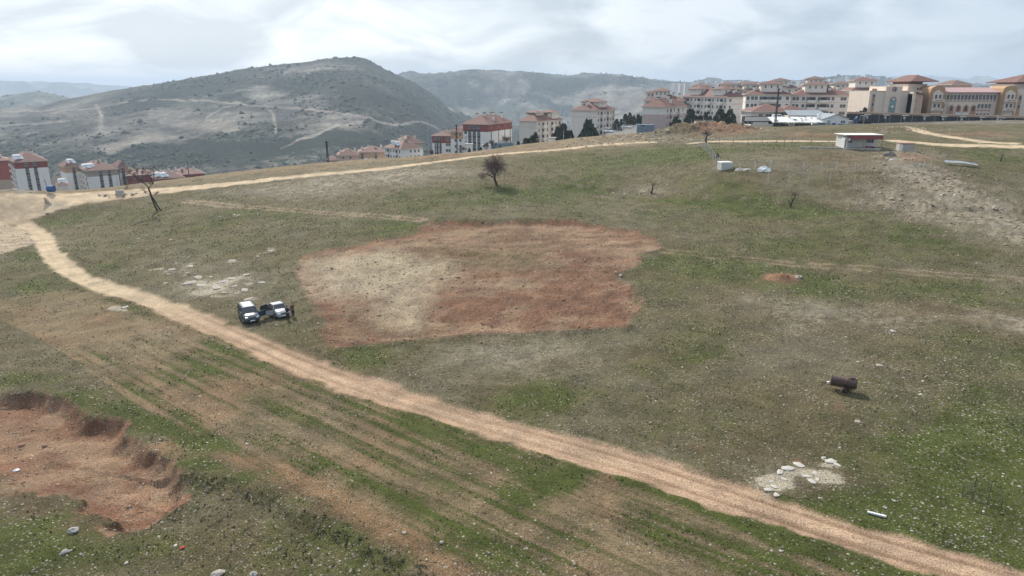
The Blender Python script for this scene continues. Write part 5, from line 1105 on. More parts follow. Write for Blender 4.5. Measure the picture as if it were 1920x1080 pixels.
def trees():
    rnd = random.Random(12)
    # forked bare tree on the left
    p = G3(299, 396); k = 1 / ppm(p); T = empty('bare_tree', p, 0, 'dark bare tree with split leaning trunk at the left, beside the road', 'tree')
    U = lambda dx, dy, dep=0: Vector((dx * k, dep, dy * k * 1.03))
    tr, lb, tb = MB(), MB(), MB()
    limb(tr, U(-3, -3), U(-11, 22, .1), .20, .17, rnd, 4, 8, .05); limb(tr, U(4, -3), U(-9, 24, .0), .17, .15, rnd, 4, 8, .05); limb(tr, U(-10, 22), U(-14, 42), .24, .17, rnd, 4, 8, .05)
    for a, b, r in (((-14, 42), (-24, 56), .12), ((-14, 41), (-4, 50), .09), ((-24, 56), (-36, 62), .07), ((-24, 56), (-22, 72), .06), ((-4, 50), (0, 62), .06), ((-12, 28), (-26, 34), .05), ((-36, 62), (-52, 55), .045), ((-52, 55), (-53, 44), .03), ((-11, 26), (2, 32), .04), ((-18, 48), (-14, 66), .06), ((-30, 59), (-34, 74), .05), ((-36, 62), (-44, 70), .04), ((0, 62), (-2, 76), .035)):
        P, Q = U(*a, 0), U(*b, rnd.uniform(-.6, .6)); limb(lb, P, Q, r, r * .6, rnd, 3, 5)
        for _ in range(5):
            t = rnd.uniform(.3, 1); s = P.lerp(Q, t); d = ((Q - P).normalized() + Vector((rnd.uniform(-1, 1), rnd.uniform(-1, 1), rnd.uniform(-.3, 1))) * .9).normalized(); grow(lb, tb, s, d, .55, r * .35, 1, rnd, .8, .1, 5, .5)
    finish_tree(T, tr, lb, tb, twigm)
    # round bushy almond
    p = G3(929, 347); k = 1 / ppm(p); T = empty('bare_tree', p, 0, 'bushy round headed bare tree with leaning trunk in mid field', 'tree')
    tr, lb, tb = MB(), MB(), MB(); limb(tr, U(3, -3), U(-2, 14), .30, .24, rnd, 4, 8, .05)
    for a, b, r in (((-2, 13), (-16, 21), .15), ((-2, 14), (2, 28), .16), ((-1, 14), (-8, 30), .12), ((2, 28), (-2, 40), .10), ((2, 26), (10, 36), .10), ((-16, 21), (-26, 18), .09), ((-8, 30), (-13, 40), .08)):
        limb(lb, U(*a), U(*b, rnd.uniform(-.7, .7)), r, r * .7, rnd, 3, 6)
    c = U(-1, 34); 
    for i in range(1150):
        d = Vector((rnd.gauss(0, 1), rnd.gauss(0, 1), rnd.gauss(0, 1))).normalized(); s = c + Vector((d.x * 2.85, d.y * 2.4, d.z * 2.35)) * rnd.uniform(.1, .85) + Vector((.35 * math.sin(i), 0, .3 * math.cos(i * 1.7))); e = s + d * rnd.uniform(.4, .95) + Vector((0, 0, .1))
        tb.cyl(s, e, .026, .008, 3, caps=False)
        for _ in range(3): m_ = s.lerp(e, rnd.uniform(.3, .8)); tb.cyl(m_, m_ + (d + Vector((rnd.uniform(-1, 1), rnd.uniform(-1, 1), rnd.uniform(-1, 1)))).normalized() * .4, .011, .004, 3, caps=False)
    c = U(-25, 17)
    for i in range(330):
        d = Vector((rnd.gauss(0, 1), rnd.gauss(0, 1), rnd.gauss(0, 1))).normalized(); s = c + Vector((d.x * 1.3, d.y * 1.1, d.z * .9)) * rnd.uniform(.1, .7); tb.cyl(s, s + d * .5, .016, .005, 3, caps=False)
    finish_tree(T, tr, lb, tb, twigp)
    # leaning stump with few shoots, thin one, one at the fence corner
    for px, py, pts, h, lb_ , fan in ((1481, 384, [((0, 0), (4, 12), .16, .13), ((4, 12), (8, 20), .13, .08), ((4, 12), (1, 22), .06, .03)], 26, 'short leaning dark tree trunk below the fence', 26), (1222, 362, [((0, 0), (1, 12), .19, .13), ((1, 12), (4, 14), .08, .05), ((1, 12), (0, 18), .06, .03)], 22, 'small weathered tree stump with upright shoots on a pale patch', 20),
                               (1330, 268, [((-4, -8), (-7, 4), .36, .30), ((-7, 4), (-6, 14), .28, .18), ((-6, 12), (4, 16), .14, .08), ((-6, 14), (-10, 24), .10, .05)], 34, 'pale crowned bare tree inside the fence corner', 60), (1876, 302, [((0, 0), (1, 8), .16, .12), ((1, 8), (3, 15), .09, .04)], 15, 'short dark crooked tree stub at the far right of the field', 4)):
        p = G3(px, py); k = 1 / ppm(p); T = empty('bare_tree', p, 0, lb_, 'tree'); tr, lb, tb = MB(), MB(), MB()
        for i, (a, b, r0, r1) in enumerate(pts): limb(tr if i < 2 else lb, U(*a) + (Vector((0, 0, -.15)) if i == 0 else Vector()), U(*b), r0, r1, rnd, 3, 7, .08)
        top = U(*pts[1][1])
        for i in range(fan * 3):
            d = Vector((rnd.gauss(0, 1), rnd.gauss(0, 1), abs(rnd.gauss(0, 1)) + .3)).normalized(); L = h * k * .42 * rnd.uniform(.4, 1); s = top + d * rnd.uniform(0, .5); e = s + d * L; tb.cyl(s, e, .013, .004, 3, caps=False)
            m_ = s.lerp(e, .5); tb.cyl(m_, m_ + (d + Vector((rnd.uniform(-1, 1), rnd.uniform(-1, 1), rnd.uniform(-1, 1)))).normalized() * L * .4, .008, .004, 3, caps=False)
        if not lb.v: limb(lb, U(*pts[1][0]), U(*pts[1][0]) + Vector((.3, .1, .5)), .05, .02, rnd, 2, 5)
        finish_tree(T, tr, lb, tb, twigm)
    # pines between the blocks: shared crowns of needle clumps
    pine = mat('dark_pine_needles', (.045, .062, .040), .9, var=.5, scale=1.2); crowns = []
    for v in range(4):
        mb = MB(); r2 = random.Random(40 + v)
        for i in range(420):
            a = r2.uniform(0, 2 * math.pi); z = r2.random(); rad = (1 - z * .75) * (.55 + .45 * r2.random()) * (1 + .25 * math.sin(3 * a + v)); c = Vector((rad * math.cos(a), rad * math.sin(a), .18 + z * .85)); s = r2.uniform(.07, .15)
            q = [c + Vector((r2.uniform(-1, 1), r2.uniform(-1, 1), r2.uniform(-1, 1))) * s for _ in range(4)]; mb.add(q, [(0, 1, 2), (0, 2, 3), (0, 3, 1)])
        crowns.append(mb.mesh('crown', pine))
    tk = MB().cyl((0, 0, -.3), (0, 0, .6), .05, .03, 6).mesh('trunk', bark)
    spots = [(972,262,262,2.2),(985,259,262,3.6),(990,260,263,2.6),(998,258,262,3.4),(1004,258,262,2.6),(1040,254,285,3.6),(1048,252,285,5.2),(1056,252,287,5.5),(1063,252,287,4.6),(1069,252,287,3.4),(1088,250,275,3.4),(1095,249,276,4.0),(1103,248,276,6.6),(1109,248,276,5.8),(1117,248,276,4.6),(1156,240,300,4.4),(1164,237,342,6.2),(1172,236,342,6.8),(1180,236,344,7.0),(1188,235,340,7.2),(1196,234,338,7.4),(1202,235,336,7.0),
             (1258,240,262,4.0),(1266,240,262,5.0),(1274,238,264,5.4),(1286,236,272,6.2),(1294,235,275,7.2),(1303,234,275,8.0),(1312,233,276,7.6),(1321,233,276,7.0),(1330,233,276,6.6),(1340,233,277,6.4),(1349,232,277,7.0),(1358,232,277,6.6),(1367,231,277,8.0),(1374,231,277,7.2),(1604,224,262,5.0),(1612,222,263,4.4),(1620,222,263,5.2),(1396,226,270,2.0),(880,287,238,2.4),(902,286,240,3.4),(938,283,242,2.4)]
    ow = ['dark green pine, leftmost ', 'dark green pine, second from left ', 'dark green pine, third from left ', 'dark green pine, fourth from left ', 'dark green pine, fifth from left ', 'dark green pine, sixth from left ', 'dark green pine, seventh from left ', 'dark green pine, eighth from left ', 'dark green pine, ninth from left ', 'dark green pine, tenth from left ', 'dark green pine, eleventh from left ', 'dark green pine, twelfth from left ', 'dark green pine, thirteenth from left ', 'dark green pine, fourteenth from left ', 'dark green pine, fifteenth from left ', 'dark green pine, sixteenth from left ']
    regf = lambda px: 0 if px < 1010 and px > 960 else 1 if px < 1075 and px > 960 else 2 if 1075 < px < 1125 else 3 if 1125 <= px < 1250 else 4 if 1250 <= px < 1420 else 5 if px > 1500 else 6
    def ordn(i): me_ = spots[i][0]; return ow[sum(1 for q in spots if regf(q[0]) == regf(me_) and q[0] < me_)]
    for i, (px, py, Y, h) in enumerate(spots):
        P = wpt(px, py, Y); gz = max(zat(P.x, P.y), street_z(P.x, P.y) if 1130 < px < 1210 else -99); h += max(0, min(P.z - gz, 7)); P.z = gz
        w = ['below the lowest beige block', 'between the two leftmost beige blocks', 'before the tall beige block', 'by the street with cars', 'in front of the long beige block', 'beside the school hall', 'below the tallest white block']
        reg = 0 if px < 1010 and px > 960 else 1 if px < 1075 and px > 960 else 2 if 1075 < px < 1125 else 3 if 1125 <= px < 1250 else 4 if 1250 <= px < 1420 else 5 if px > 1500 else 6
        T = empty('pine_tree', (P.x, P.y, P.z), rnd.uniform(0, 6), ordn(i) + w[reg], 'tree', 'dark pines ' + w[reg]); T.scale = (1, 1, 1)
        c = put('crown', crowns[i % 4], T); h *= rnd.uniform(.5, .85); wd = h * rnd.uniform(.34, .46); c.scale = (wd, wd, h); t = put('trunk', tk, T); t.scale = (h * .5, h * .5, h)
    # leafless brown street trees
    for i, (px, py, Y, h) in enumerate(((925, 284, 243, 4.6), (945, 281, 248, 6.0), (951, 281, 246, 5.2), (812, 297, 234, 3.2), (868, 289, 239, 3.0), (913, 286, 241, 3.6))):
        P = wpt(px, py, Y); gz = zat(P.x, P.y); h += max(0, min(P.z - gz, 5)); P.z = gz; T = empty('leafless_tree', (P.x, P.y, P.z), 0, ['leafless brown tree left of the blue frame', 'tall leafless brown tree by the blue frame', 'leafless brown tree right of the blue frame', 'small leafless tree beside the sand bank', 'small leafless tree before the tallest white block', 'leafless tree by the white gate huts'][i], 'tree', 'leafless trees below the white blocks')
        tr, lb, tb = MB(), MB(), MB(); limb(tr, Vector((0, 0, -.6)), Vector((0, 0, h * .35)), .14, .10, rnd, 3, 6)
        for _ in range(6): grow(lb, tb, Vector((0, 0, h * rnd.uniform(.25, .4))), Vector((rnd.uniform(-1, 1), rnd.uniform(-1, 1), rnd.uniform(.6, 1.4))).normalized(), h * .22, .05, 2, rnd, .7, .2, 5, .8)
        finish_tree(T, tr, lb, tb, twigm)
trees()
# ------------------------------------------------------------------ farm buildings, fences, poles, debris
wood = mat('grey_post_wood', (.30, .25, .20), .9, var=.25, scale=5); conc = M['conc']; steel = mat('galvanised_wire', (.42, .43, .43), .5, metal=.5, var=.1)
sheet = mat('grey_sheet_roof', (.24, .27, .30), .75, var=.12, scale=.8); wsheet = mat('white_sheet', (.60, .60, .59), .6, var=.06, scale=1); tarp = mat('pale_tarpaulin', (.66, .68, .70), .55, var=.08, scale=2, bump=.5)
maroon = mat('maroon_fascia', (.24, .07, .075), .7, var=.15); bluem = mat('blue_plastic', (.03, .09, .25), .5, var=.1); cont = mat('slate_blue_container_paint', (.19, .25, .31), .6, var=.12, scale=1.5)
def sheds():
    # small cabin
    p = G3(1611, 277); k = 1 / ppm(p); p.z -= .1; T = empty('field_cabin', p, 0, 'small white cabin with maroon fascia and flat pale roof inside the fenced plot', 'cabin')
    W = 64 * k / 2; h = 2.6
    MB().box(-W, W, 0, 3.4, -.6, h).build('wall', wsheet, T); MB().box(-W - .5, W + .3, -2.1, 3.7, h + .35, h + .50).build('roof', M['cream2'], T); MB().box(-W + .35, W + .2, -2.05, -1.93, h - .55, h + .345).build('fascia', maroon, T)
    for x in (-W - .3, -W * .02, W + .1): MB().box(x - .06, x + .06, -2.0, -1.88 if x > -W else -1.7, -.8, h + .349).build('porch_post', wood, T)
    MB().box(-W - .45, W + .2, -2.3, -.01, -.9, .06).build('porch_slab', conc, T)
    MB().box(-W - .5, -W + .25, -1.86, -.3, .065, h - .3).build('porch_side_panel', wsheet, T)
    for x, w_, m_ in ((W * .52, 1.1, 1), (W * .72, .7, 1), (-W * .62, 1.2, 0)): put('window', win_mesh(w_, 1.0), T, (x, -.003, 1.6))
    MB().box(-.5, .35, -.06, -.003, .1, 2.05).build('door', M['cream'], T)
    t = empty('satellite_dish', (p.x - W * .93, p.y - 2.2, p.z + 1.9), .3, 'white satellite dish at the left corner of the cabin', 'dish'); n = 12
    MB().loft([[(.42 * math.cos(2*math.pi*i/n), -.12, .42 * math.sin(2*math.pi*i/n)) for i in range(n)], [(.2 * math.cos(2*math.pi*i/n), .0, .2 * math.sin(2*math.pi*i/n)) for i in range(n)]]).build('dish_bowl', wsheet, t, True); MB().cyl((0, -.0, 0), (0, .25, -.1), .03, n=5).build('bracket', steel, t)
    for x, y, s, m_, lb in ((W * .35, -1.2, .5, maroon, 'reddish bundle under the cabin porch'), (W * .62, -1.2, .4, M['dkplastic'], 'dark box under the cabin porch')):
        tag(MB().loft([[(-s*1.2, -s*.5, 0), (s*1.2, -s*.5, 0), (s*1.2, s*.5, 0), (-s*1.2, s*.5, 0)], [(-s, -s*.4, s), (s*.9, -s*.4, s*.9), (s*.9, s*.4, s*.9), (-s, s*.4, s)]]).build('porch_bundle', m_, loc=(p.x + x, p.y + y, p.z + .06)), lb, 'bundle')
    # block shed right of it
    p = G3(1699, 284); k = 1 / ppm(p); T = empty('stone_shed', p, R(-12), 'small grey block shed with white door and flat roof right of the cabin', 'shed')
    MB().box(-12 * k, 13 * k, 0, 2.5, -.5, 14 * k).build('wall', conc, T); MB().box(-13 * k, 14 * k, -.2, 2.7, 14.05 * k, 15 * k).build('roof', mat('rusty_edge_sheet', (.34, .20, .15), .8, var=.3), T); MB().box(-11.5 * k, -7 * k, -.06, -.003, 0, 12.5 * k).build('door', M['plate'], T)
    # covered tank, heap
    p = G3(1363, 317.5); k = 1 / ppm(p); T = empty('covered_tank', p, R(6), 'square white water tank with rounded cover beside the fence corner', 'water tank')
    w = 11 * k; hh = 13.5 * k
    MB().loft([[(-w, 0, -.2), (w, 0, -.2), (w, 2.3, -.2), (-w, 2.3, -.2)], [(-w, 0, hh * .84), (w, 0, hh * .84), (w, 2.3, hh * .84), (-w, 2.3, hh * .84)]]).build('tank_body', mat('greyish_white_plastic', (.46, .48, .47), .6, var=.06, scale=2), T)
    MB().loft([[(-w-.06, -.06, hh * .845), (w+.06, -.06, hh * .845), (w+.06, 2.36, hh * .845), (-w-.06, 2.36, hh * .845)], [(-w, 0, hh), (w, 0, hh), (w, 2.3, hh), (-w, 2.3, hh)]]).build('tank_cover', wsheet, T)
    def heap(px, py, w, h, m_, name, lb, cat, seed=1, yaw=0., smooth=False):
        p = G3(px, py); r = random.Random(seed); n = 11; rings = []
        for z, s in ((-.15, 1.05), (h * .35, .82), (h * .75, .45), (h, .14)): rings.append([(w * s * math.cos(2*math.pi*i/n) * r.uniform(.75, 1.2), w * .65 * s * math.sin(2*math.pi*i/n) * r.uniform(.75, 1.2), z * r.uniform(.85, 1.15)) for i in range(n)])
        o = MB().loft(rings).build(name, m_, None, smooth, p); o.rotation_euler = (0, 0, yaw); tag(o, lb, cat); return o
    heap(1432, 320, 1.45, .95, tarp, 'tarpaulin_heap', 'white tarpaulin heap between two front fence posts', 'tarpaulin', 3)
    heap(1671, 300, .55, .3, tarp, 'tarpaulin_scrap', 'small white scrap lying inside the fence near its right end', 'tarpaulin', 5)
    heap(1387, 318, 1.0, .35, M['conc'], 'rubble_heap', 'low grey rubble heap just right of the white tank', 'rubble', 6)
    heap(1400, 318, 1.1, .3, M['conc'], 'rubble_heap', 'low grey rubble heap left of the white tarpaulin', 'rubble', 7)
    heap(1668, 292, 1.6, .9, mat('grey_brush', (.16, .14, .13), .95, var=.3), 'brush_heap', 'dark grey brush heap below the block shed', 'brush', 8)
    heap(1345, 295, .5, 1.0, M['dkplastic'], 'dark_bin', 'dark bin standing against the diagonal fence', 'bin', 9)
    tag(MB().add([(0,0,.5),(2.9,-1.1,.45),(3.3,.1,.7),(.5,1.2,.8),(0,0,.45),(2.9,-1.1,.4),(3.3,.1,.65),(.5,1.2,.75)], [(0,1,2,3),(7,6,5,4),(0,4,5,1),(1,5,6,2),(2,6,7,3),(3,7,4,0)]).add([(2.9,-1.1,.45),(5.3,-2.1,.1),(5.6,-1.0,.3),(3.3,.1,.7),(2.9,-1.1,.4),(5.3,-2.1,.05),(5.6,-1.0,.25),(3.3,.1,.65)], [(0,1,2,3),(7,6,5,4),(0,4,5,1),(1,5,6,2),(2,6,7,3),(3,7,4,0)]).build('fallen_sheet_roof', sheet, loc=G3(1772, 309)), 'collapsed grey sheet roof lying on the rubble at the right', 'roof sheet')
    # concrete curb before the cabin
    a, b = G3(1500, 279), G3(1650, 281); d = (b - a); tag(MB().box(0, d.length, -.15, .15, -.5, .35).build('concrete_curb', conc, loc=a), 'long low concrete curb in front of the cabin', 'curb'); bpy.data.objects['concrete_curb'].rotation_euler = (0, -math.atan2(d.z, d.xy.length), math.atan2(d.y, d.x))
    # --- farmyard row in front of the wide cream block
    def yard(px, py, Y): P = wpt(px, py, Y); return P
    Y = 252; s = 1 / (FPX / (Y * CP + (H0 - 13) * SP))
    P = yard(1408, 225, 262); T = empty('farmhouse', P, 0, 'long low white house with double hipped red tile roof in front of the cream block', 'house'); W = 112 * s
    MB().box(0, W, 0, 12, -3, 2.9).build('wall', M['cream2'], T); r = hip(MB(), 0, W * .66, -1, 12, 2.9, 2.8, .8, mi=0, ms=1).build('roof', [M['tile'], M['soffit']], T); hip(MB(), W * .5, W, 0, 12, 2.75, 2.6, .8, mi=0, ms=1).build('roof', [M['tile'], M['soffit']], T)
    for x, w_ in ((.16, 1.5), (.30, 2.4), (.62, 1.2), (.9, 1.2)): put('window', win_mesh(w_, 1.2), T, (x * W, -.003, 1.6))
    MB().box(.40 * W, .54 * W, -.08, -.003, .1, 2.6).build('dark_opening', M['dkplastic'], T)
    P = yard(1479, 227, 254); T = empty('long_shed', P, 0, 'long low shed with cream wall and grey sheet roof behind the white sheeting', 'shed'); W = 70 * s
    MB().box(0, W, 0, 7, -3, 1.9).build('wall', mat('pale_yellow_wall', (.66, .60, .48), .8, var=.05), T); MB().add([(-.4,-.5,1.85),(W+.4,-.5,1.85),(W+.4,7.5,3.5),(.8,7.5,3.5),(-.4,-.5,1.97),(W+.4,-.5,1.97),(W+.4,7.5,3.62),(.8,7.5,3.62)], [(0,3,2,1),(4,5,6,7),(0,1,5,4),(1,2,6,5),(2,3,7,6),(3,0,4,7)]).build('roof', sheet, T)
    # patched white animal shelter: low roof sheets held by tyres
    P = yard(1448, 238, 238); T = empty('sheeted_shelter', P, 0, 'low animal shelter roofed with patched white sheets weighed down by tyres', 'shelter'); W = 100 * s * .95
    rr = random.Random(2)
    for i in range(7):
        x0 = i * W / 7; MB().add([(x0,0,1.5+.1*(i%2)),(x0+W/7+.1,0,1.5+.1*(i%2)),(x0+W/7+1.0,8,3.0+.1*(i%2)),(x0+.9,8,3.0+.1*(i%2)),(x0,0,1.46+.1*(i%2)),(x0+W/7+.1,0,1.46+.1*(i%2)),(x0+W/7+1.0,8,2.96+.1*(i%2)),(x0+.9,8,2.96+.1*(i%2))], [(0,1,2,3),(7,6,5,4),(0,4,5,1),(1,5,6,2),(2,6,7,3),(3,7,4,0)]).build('roof_sheet', wsheet, T)
    for i in range(13):
        x, y = rr.uniform(.05, .95) * W, rr.uniform(.8, 7); o = MB().cyl((0, 0, 0), (0, 0, .16), .30, n=10).build('weight_tyre', M['rubber'], T, loc=(x + y * .12, y, 1.72 + y * .19))
    for i in range(9): x = i * W / 8; MB().box(x - .06, x + .06, .1, .22, -1.5, 1.45).build('post', wood, T)
    for a, b, m_ in ((.02, .3, M['dkplastic']), (.32, .40, conc), (.42, .72, M['dkplastic']), (.75, .98, cont)): MB().box(a * W, b * W, .3, .42, -1.5, 1.2).build('wall_panel', m_, T)
    MB().box(.98 * W, .99 * W, .4, 8, -1.5, 1.6).build('side_wall', wood, T)
    P = yard(1541, 237, 240); T = empty('gabled_house', P, 0, 'white gable fronted single storey house with door and small window', 'house'); W = 49 * s * .95
    MB().prism([(0, -2), (W, -2), (W, 2.6), (W * .5, 4.0), (0, 2.3)], 0, 9).build('wall', M['white'], T)
    MB().add([(-.3,-.4,2.25),(W*.5,-.4,4.05),(W*.5,9.3,4.05),(-.3,9.3,2.25),(-.3,-.4,2.37),(W*.5,-.4,4.17),(W*.5,9.3,4.17),(-.3,9.3,2.37)], [(0,3,2,1),(4,5,6,7),(0,1,5,4),(1,2,6,5),(2,3,7,6),(3,0,4,7)]).add([(W*.5,-.4,4.05),(W+.3,-.4,2.55),(W+.3,9.3,2.55),(W*.5,9.3,4.05),(W*.5,-.4,4.17),(W+.3,-.4,2.67),(W+.3,9.3,2.67),(W*.5,9.3,4.17)], [(0,3,2,1),(4,5,6,7),(0,1,5,4),(1,2,6,5),(2,3,7,6),(3,0,4,7)]).build('roof', sheet, T)
    MB().box(W * .19, W * .30, -.06, -.003, 0, 2.0).build('door', M['grey'], T)
    for x in (.74, .83): put('window', win_mesh(.75, 1.0), T, (x * W, -.003, 1.5))
    MB().box(W + .02, W + 1.8, .5, 4, -2, 1.9).build('lean_to', M['beige'], T)
    tag(MB().cyl((0, 0, -.2), (0, 0, 1.1), .55, n=12).build('water_barrel', bluem, loc=(P.x + W * .40, P.y - 1.0, P.z + .05)), 'dark blue barrel by the door of the gabled white house', 'barrel')
    tag(MB().cyl((0, 0, .1), (.0, 1.5, .1), .5, n=10).build('dark_drum', M['dkplastic'], loc=(P.x + W * .62, P.y - 2.2, P.z + .3)), 'dark drum lying below the window of the gabled white house', 'drum')
    T = empty('rooftop_heater', (P.x - .9, P.y + 1.0, P.z + 2.6), 0, 'white roof water heater at the left eave of the gabled white house', 'water heater'); MB().cyl((-.6, 0, 1.3), (.6, 0, 1.3), .32, n=10).build('tank', M['tank'], T); MB().cyl((-.5, 0, -.6), (-.5, 0, 1.1), .05, n=5).cyl((.5, 0, -.6), (.5, 0, 1.1), .05, n=5).build('stand', steel, T); MB().box(-.6, .6, -.6, -.5, .1, .7).build('panel', M['tank'], T)
    # lorry
    P = yard(1394, 233, 252); T = empty('lorry', (P.x, P.y, P.z), 0, 'lorry with pale flat trailer and white cab beside the red roofed house', 'lorry')
    MB().box(.3, 9.2, 0, 2.4, 1.1, 2.6).build('trailer_body', M['cream2'], T); MB().box(0, 9.4, -.05, 2.45, 2.62, 2.80).build('top_rail', M['dkplastic'], T); MB().box(0, .25, -.03, 2.43, .9, 2.61).build('tailboard', M['dkplastic'], T); MB().box(.3, 12.6, .3, 2.1, .75, 1.09).build('chassis', M['dkplastic'], T)
    for x in (1.5, 2.8, 10.2, 12.9):
        for y in (.1, 2.3): w = make_wheel(T, x, y, .48, .3, 1); w.rotation_euler = (0, 0, R(-90) if y < 1 else R(90))
    MB().loft([[(10.6, 0, 1.0), (14.2, 0, 1.0), (14.2, 2.4, 1.0), (10.6, 2.4, 1.0)], [(10.6, 0, 2.3), (14.1, 0, 2.2), (14.1, 2.4, 2.2), (10.6, 2.4, 2.3)], [(10.7, .1, 3.4), (13.3, .1, 3.5), (13.3, 2.3, 3.5), (10.7, 2.3, 3.4)]]).build('cab', paint('cab_white_paint', (.66, .67, .68)), T)
    MB().box(12.0, 13.3, -.02, .02, 2.2, 3.1).build('side_window', M['pane'], T); MB().box(13.7, 13.9, .3, 2.1, 2.35, 3.1).build('windscreen', M['pane'], T)
    # tractor with canopy, blue machine
    P = yard(1619, 232, 240); T = empty('tractor', (P.x, P.y, P.z), R(20), 'dark tractor with canopy frame parked in front of the dark wall', 'tractor')
    MB().loft([[(.2, -.4, .7), (2.4, -.4, .7), (2.4, .4, .7), (.2, .4, .7)], [(.2, -.35, 1.5), (2.3, -.3, 1.4), (2.3, .3, 1.4), (.2, .35, 1.5)]]).build('bonnet', M['dkplastic'], T)
    for x, y, r_ in ((-.6, -.8, .78), (-.6, .8, .78), (2.0, -.7, .45), (2.0, .7, .45)): w = make_wheel(T, x, y, r_, .38, 1); w.rotation_euler = (0, 0, R(90))
    cf = MB()
    for x in (-1.2, .2):
        for y in (-.6, .6): cf.cyl((x, y, .8), (x, y, 2.6), .05, n=5)
    cf.build('cab_frame', steel, T); MB().box(-1.4, .5, -.8, .8, 2.6, 2.72).build('canopy', sheet, T); MB().box(-1.1, -.2, -.5, .5, .75, 1.35).build('seat', M['dkplastic'], T)
    P = yard(1602, 232, 240); T = empty('cement_mixer', (P.x, P.y, P.z), 0, 'small blue cement mixer with pale drum mouth near the tractor', 'mixer'); MB().cyl((0, 0, .6), (.1, -.1, 1.5), .5, .42, 10).cyl((.1, -.1, 1.5), (.25, -.2, 2.0), .42, .2, 10).build('drum', bluem, T); MB().cyl((-.5, -.5, 0), (0, 0, 1.0), .05, n=5).cyl((.5, -.5, 0), (0, 0, 1.0), .05, n=5).cyl((0, .6, 0), (0, 0, 1.0), .05, n=5).build('stand', steel, T); MB().cyl((.26, -.21, 2.01), (.38, -.28, 2.3), .2, .24, 10).build('drum_mouth', M['tank'], T)
    # container, low hut, gate huts
    P = yard(1194, 247, 246); T = empty('shipping_container', P, R(-4), 'slate blue steel container at the edge of the rubble', 'container'); k = 246 / 1280 * 1.0
    mb = MB(); W = 31 * k
    for i in range(16): mb.box(i * W / 16, (i + .62) * W / 16, -.04, 0, .15, 2.3)
    MB().box(0, W, .002, 2.4, -.5, 2.45).build('body', cont, T); mb.build('corrugation', cont, T); MB().box(.25 * W, .45 * W, -.06, -.042, 1.9, 2.2).build('opening', M['black'], T); MB().box(-.04, .1, -.05, .0, 0, 2.5).box(W - .1, W + .04, -.05, .0, 0, 2.5).build('corner_posts', cont, T)
    P = yard(1305, 237, 246); T = empty('low_hut', P, 0, 'low pale concrete hut roof on top of the rubble mound', 'hut'); MB().box(0, 32 * k, 0, 3, -1.5, 1.9).build('wall', M['cream'], T); MB().box(-.2, 32 * k + .2, -.2, 3.2, 1.9, 2.05).build('roof', M['dkplastic'], T)
    for px, Yb, w_, h_, lb in ((874, 243, 1.9, 1.9, 'small white hut below the tall window strips'), (905, 244, 2.1, 1.6, 'small white hut right of the tall window strips'), (1030, 262, 2.2, 1.5, 'white cubicle between the two left beige blocks')):
        P = yard(px, 281 if px < 1000 else 266, Yb); gz = zat(P.x, P.y); h_ += max(0, min(P.z - gz, 4)); P.z = gz; T = empty('white_hut', P, 0, lb, 'hut', 'small white huts by the blocks'); MB().box(0, w_, 0, 2, -1, h_).build('wall', M['white'], T); MB().box(-.3, w_ + .5, -.3, 2.3, h_, h_ + .12).build('roof', M['grey'], T)
    # blue framed play structure
    P = yard(922, 284, 243); T = empty('blue_shelter', P, R(5), 'pale blue steel frame shelter with mesh sides below the tallest block', 'shelter'); bl = mat('pale_blue_steel', (.30, .42, .52), .5, var=.1); fr = MB(); W = 8.4
    for x in (0, 2.8, 5.6, W): fr.cyl((x, 0, -.5), (x, 0, 2.9), .08, n=5); fr.cyl((x, 3, -.5), (x, 3, 2.9), .08, n=5)
    for z in (.7, 1.7, 2.9): fr.cyl((0, 0, z), (W, 0, z), .06, n=5); fr.cyl((0, 3, z), (W, 3, z), .06, n=5)
    fr.cyl((0, 0, 2.9), (2.0, 0, 1.7), .07, n=5); fr.build('frame', bl, T); MB().box(.2, W - .2, 2.6, 2.66, 0, 2.6).build('backing_panel', cont, T)
sheds()
def rough_wire(mb, a, b, r=.012, sag=0., n=1):
    pts = [a.lerp(b, i / n) - Vector((0, 0, sag * 4 * (i / n) * (1 - i / n))) for i in range(n + 1)]
    for i in range(n): mb.cyl(pts[i], pts[i + 1], r, n=3, caps=False)
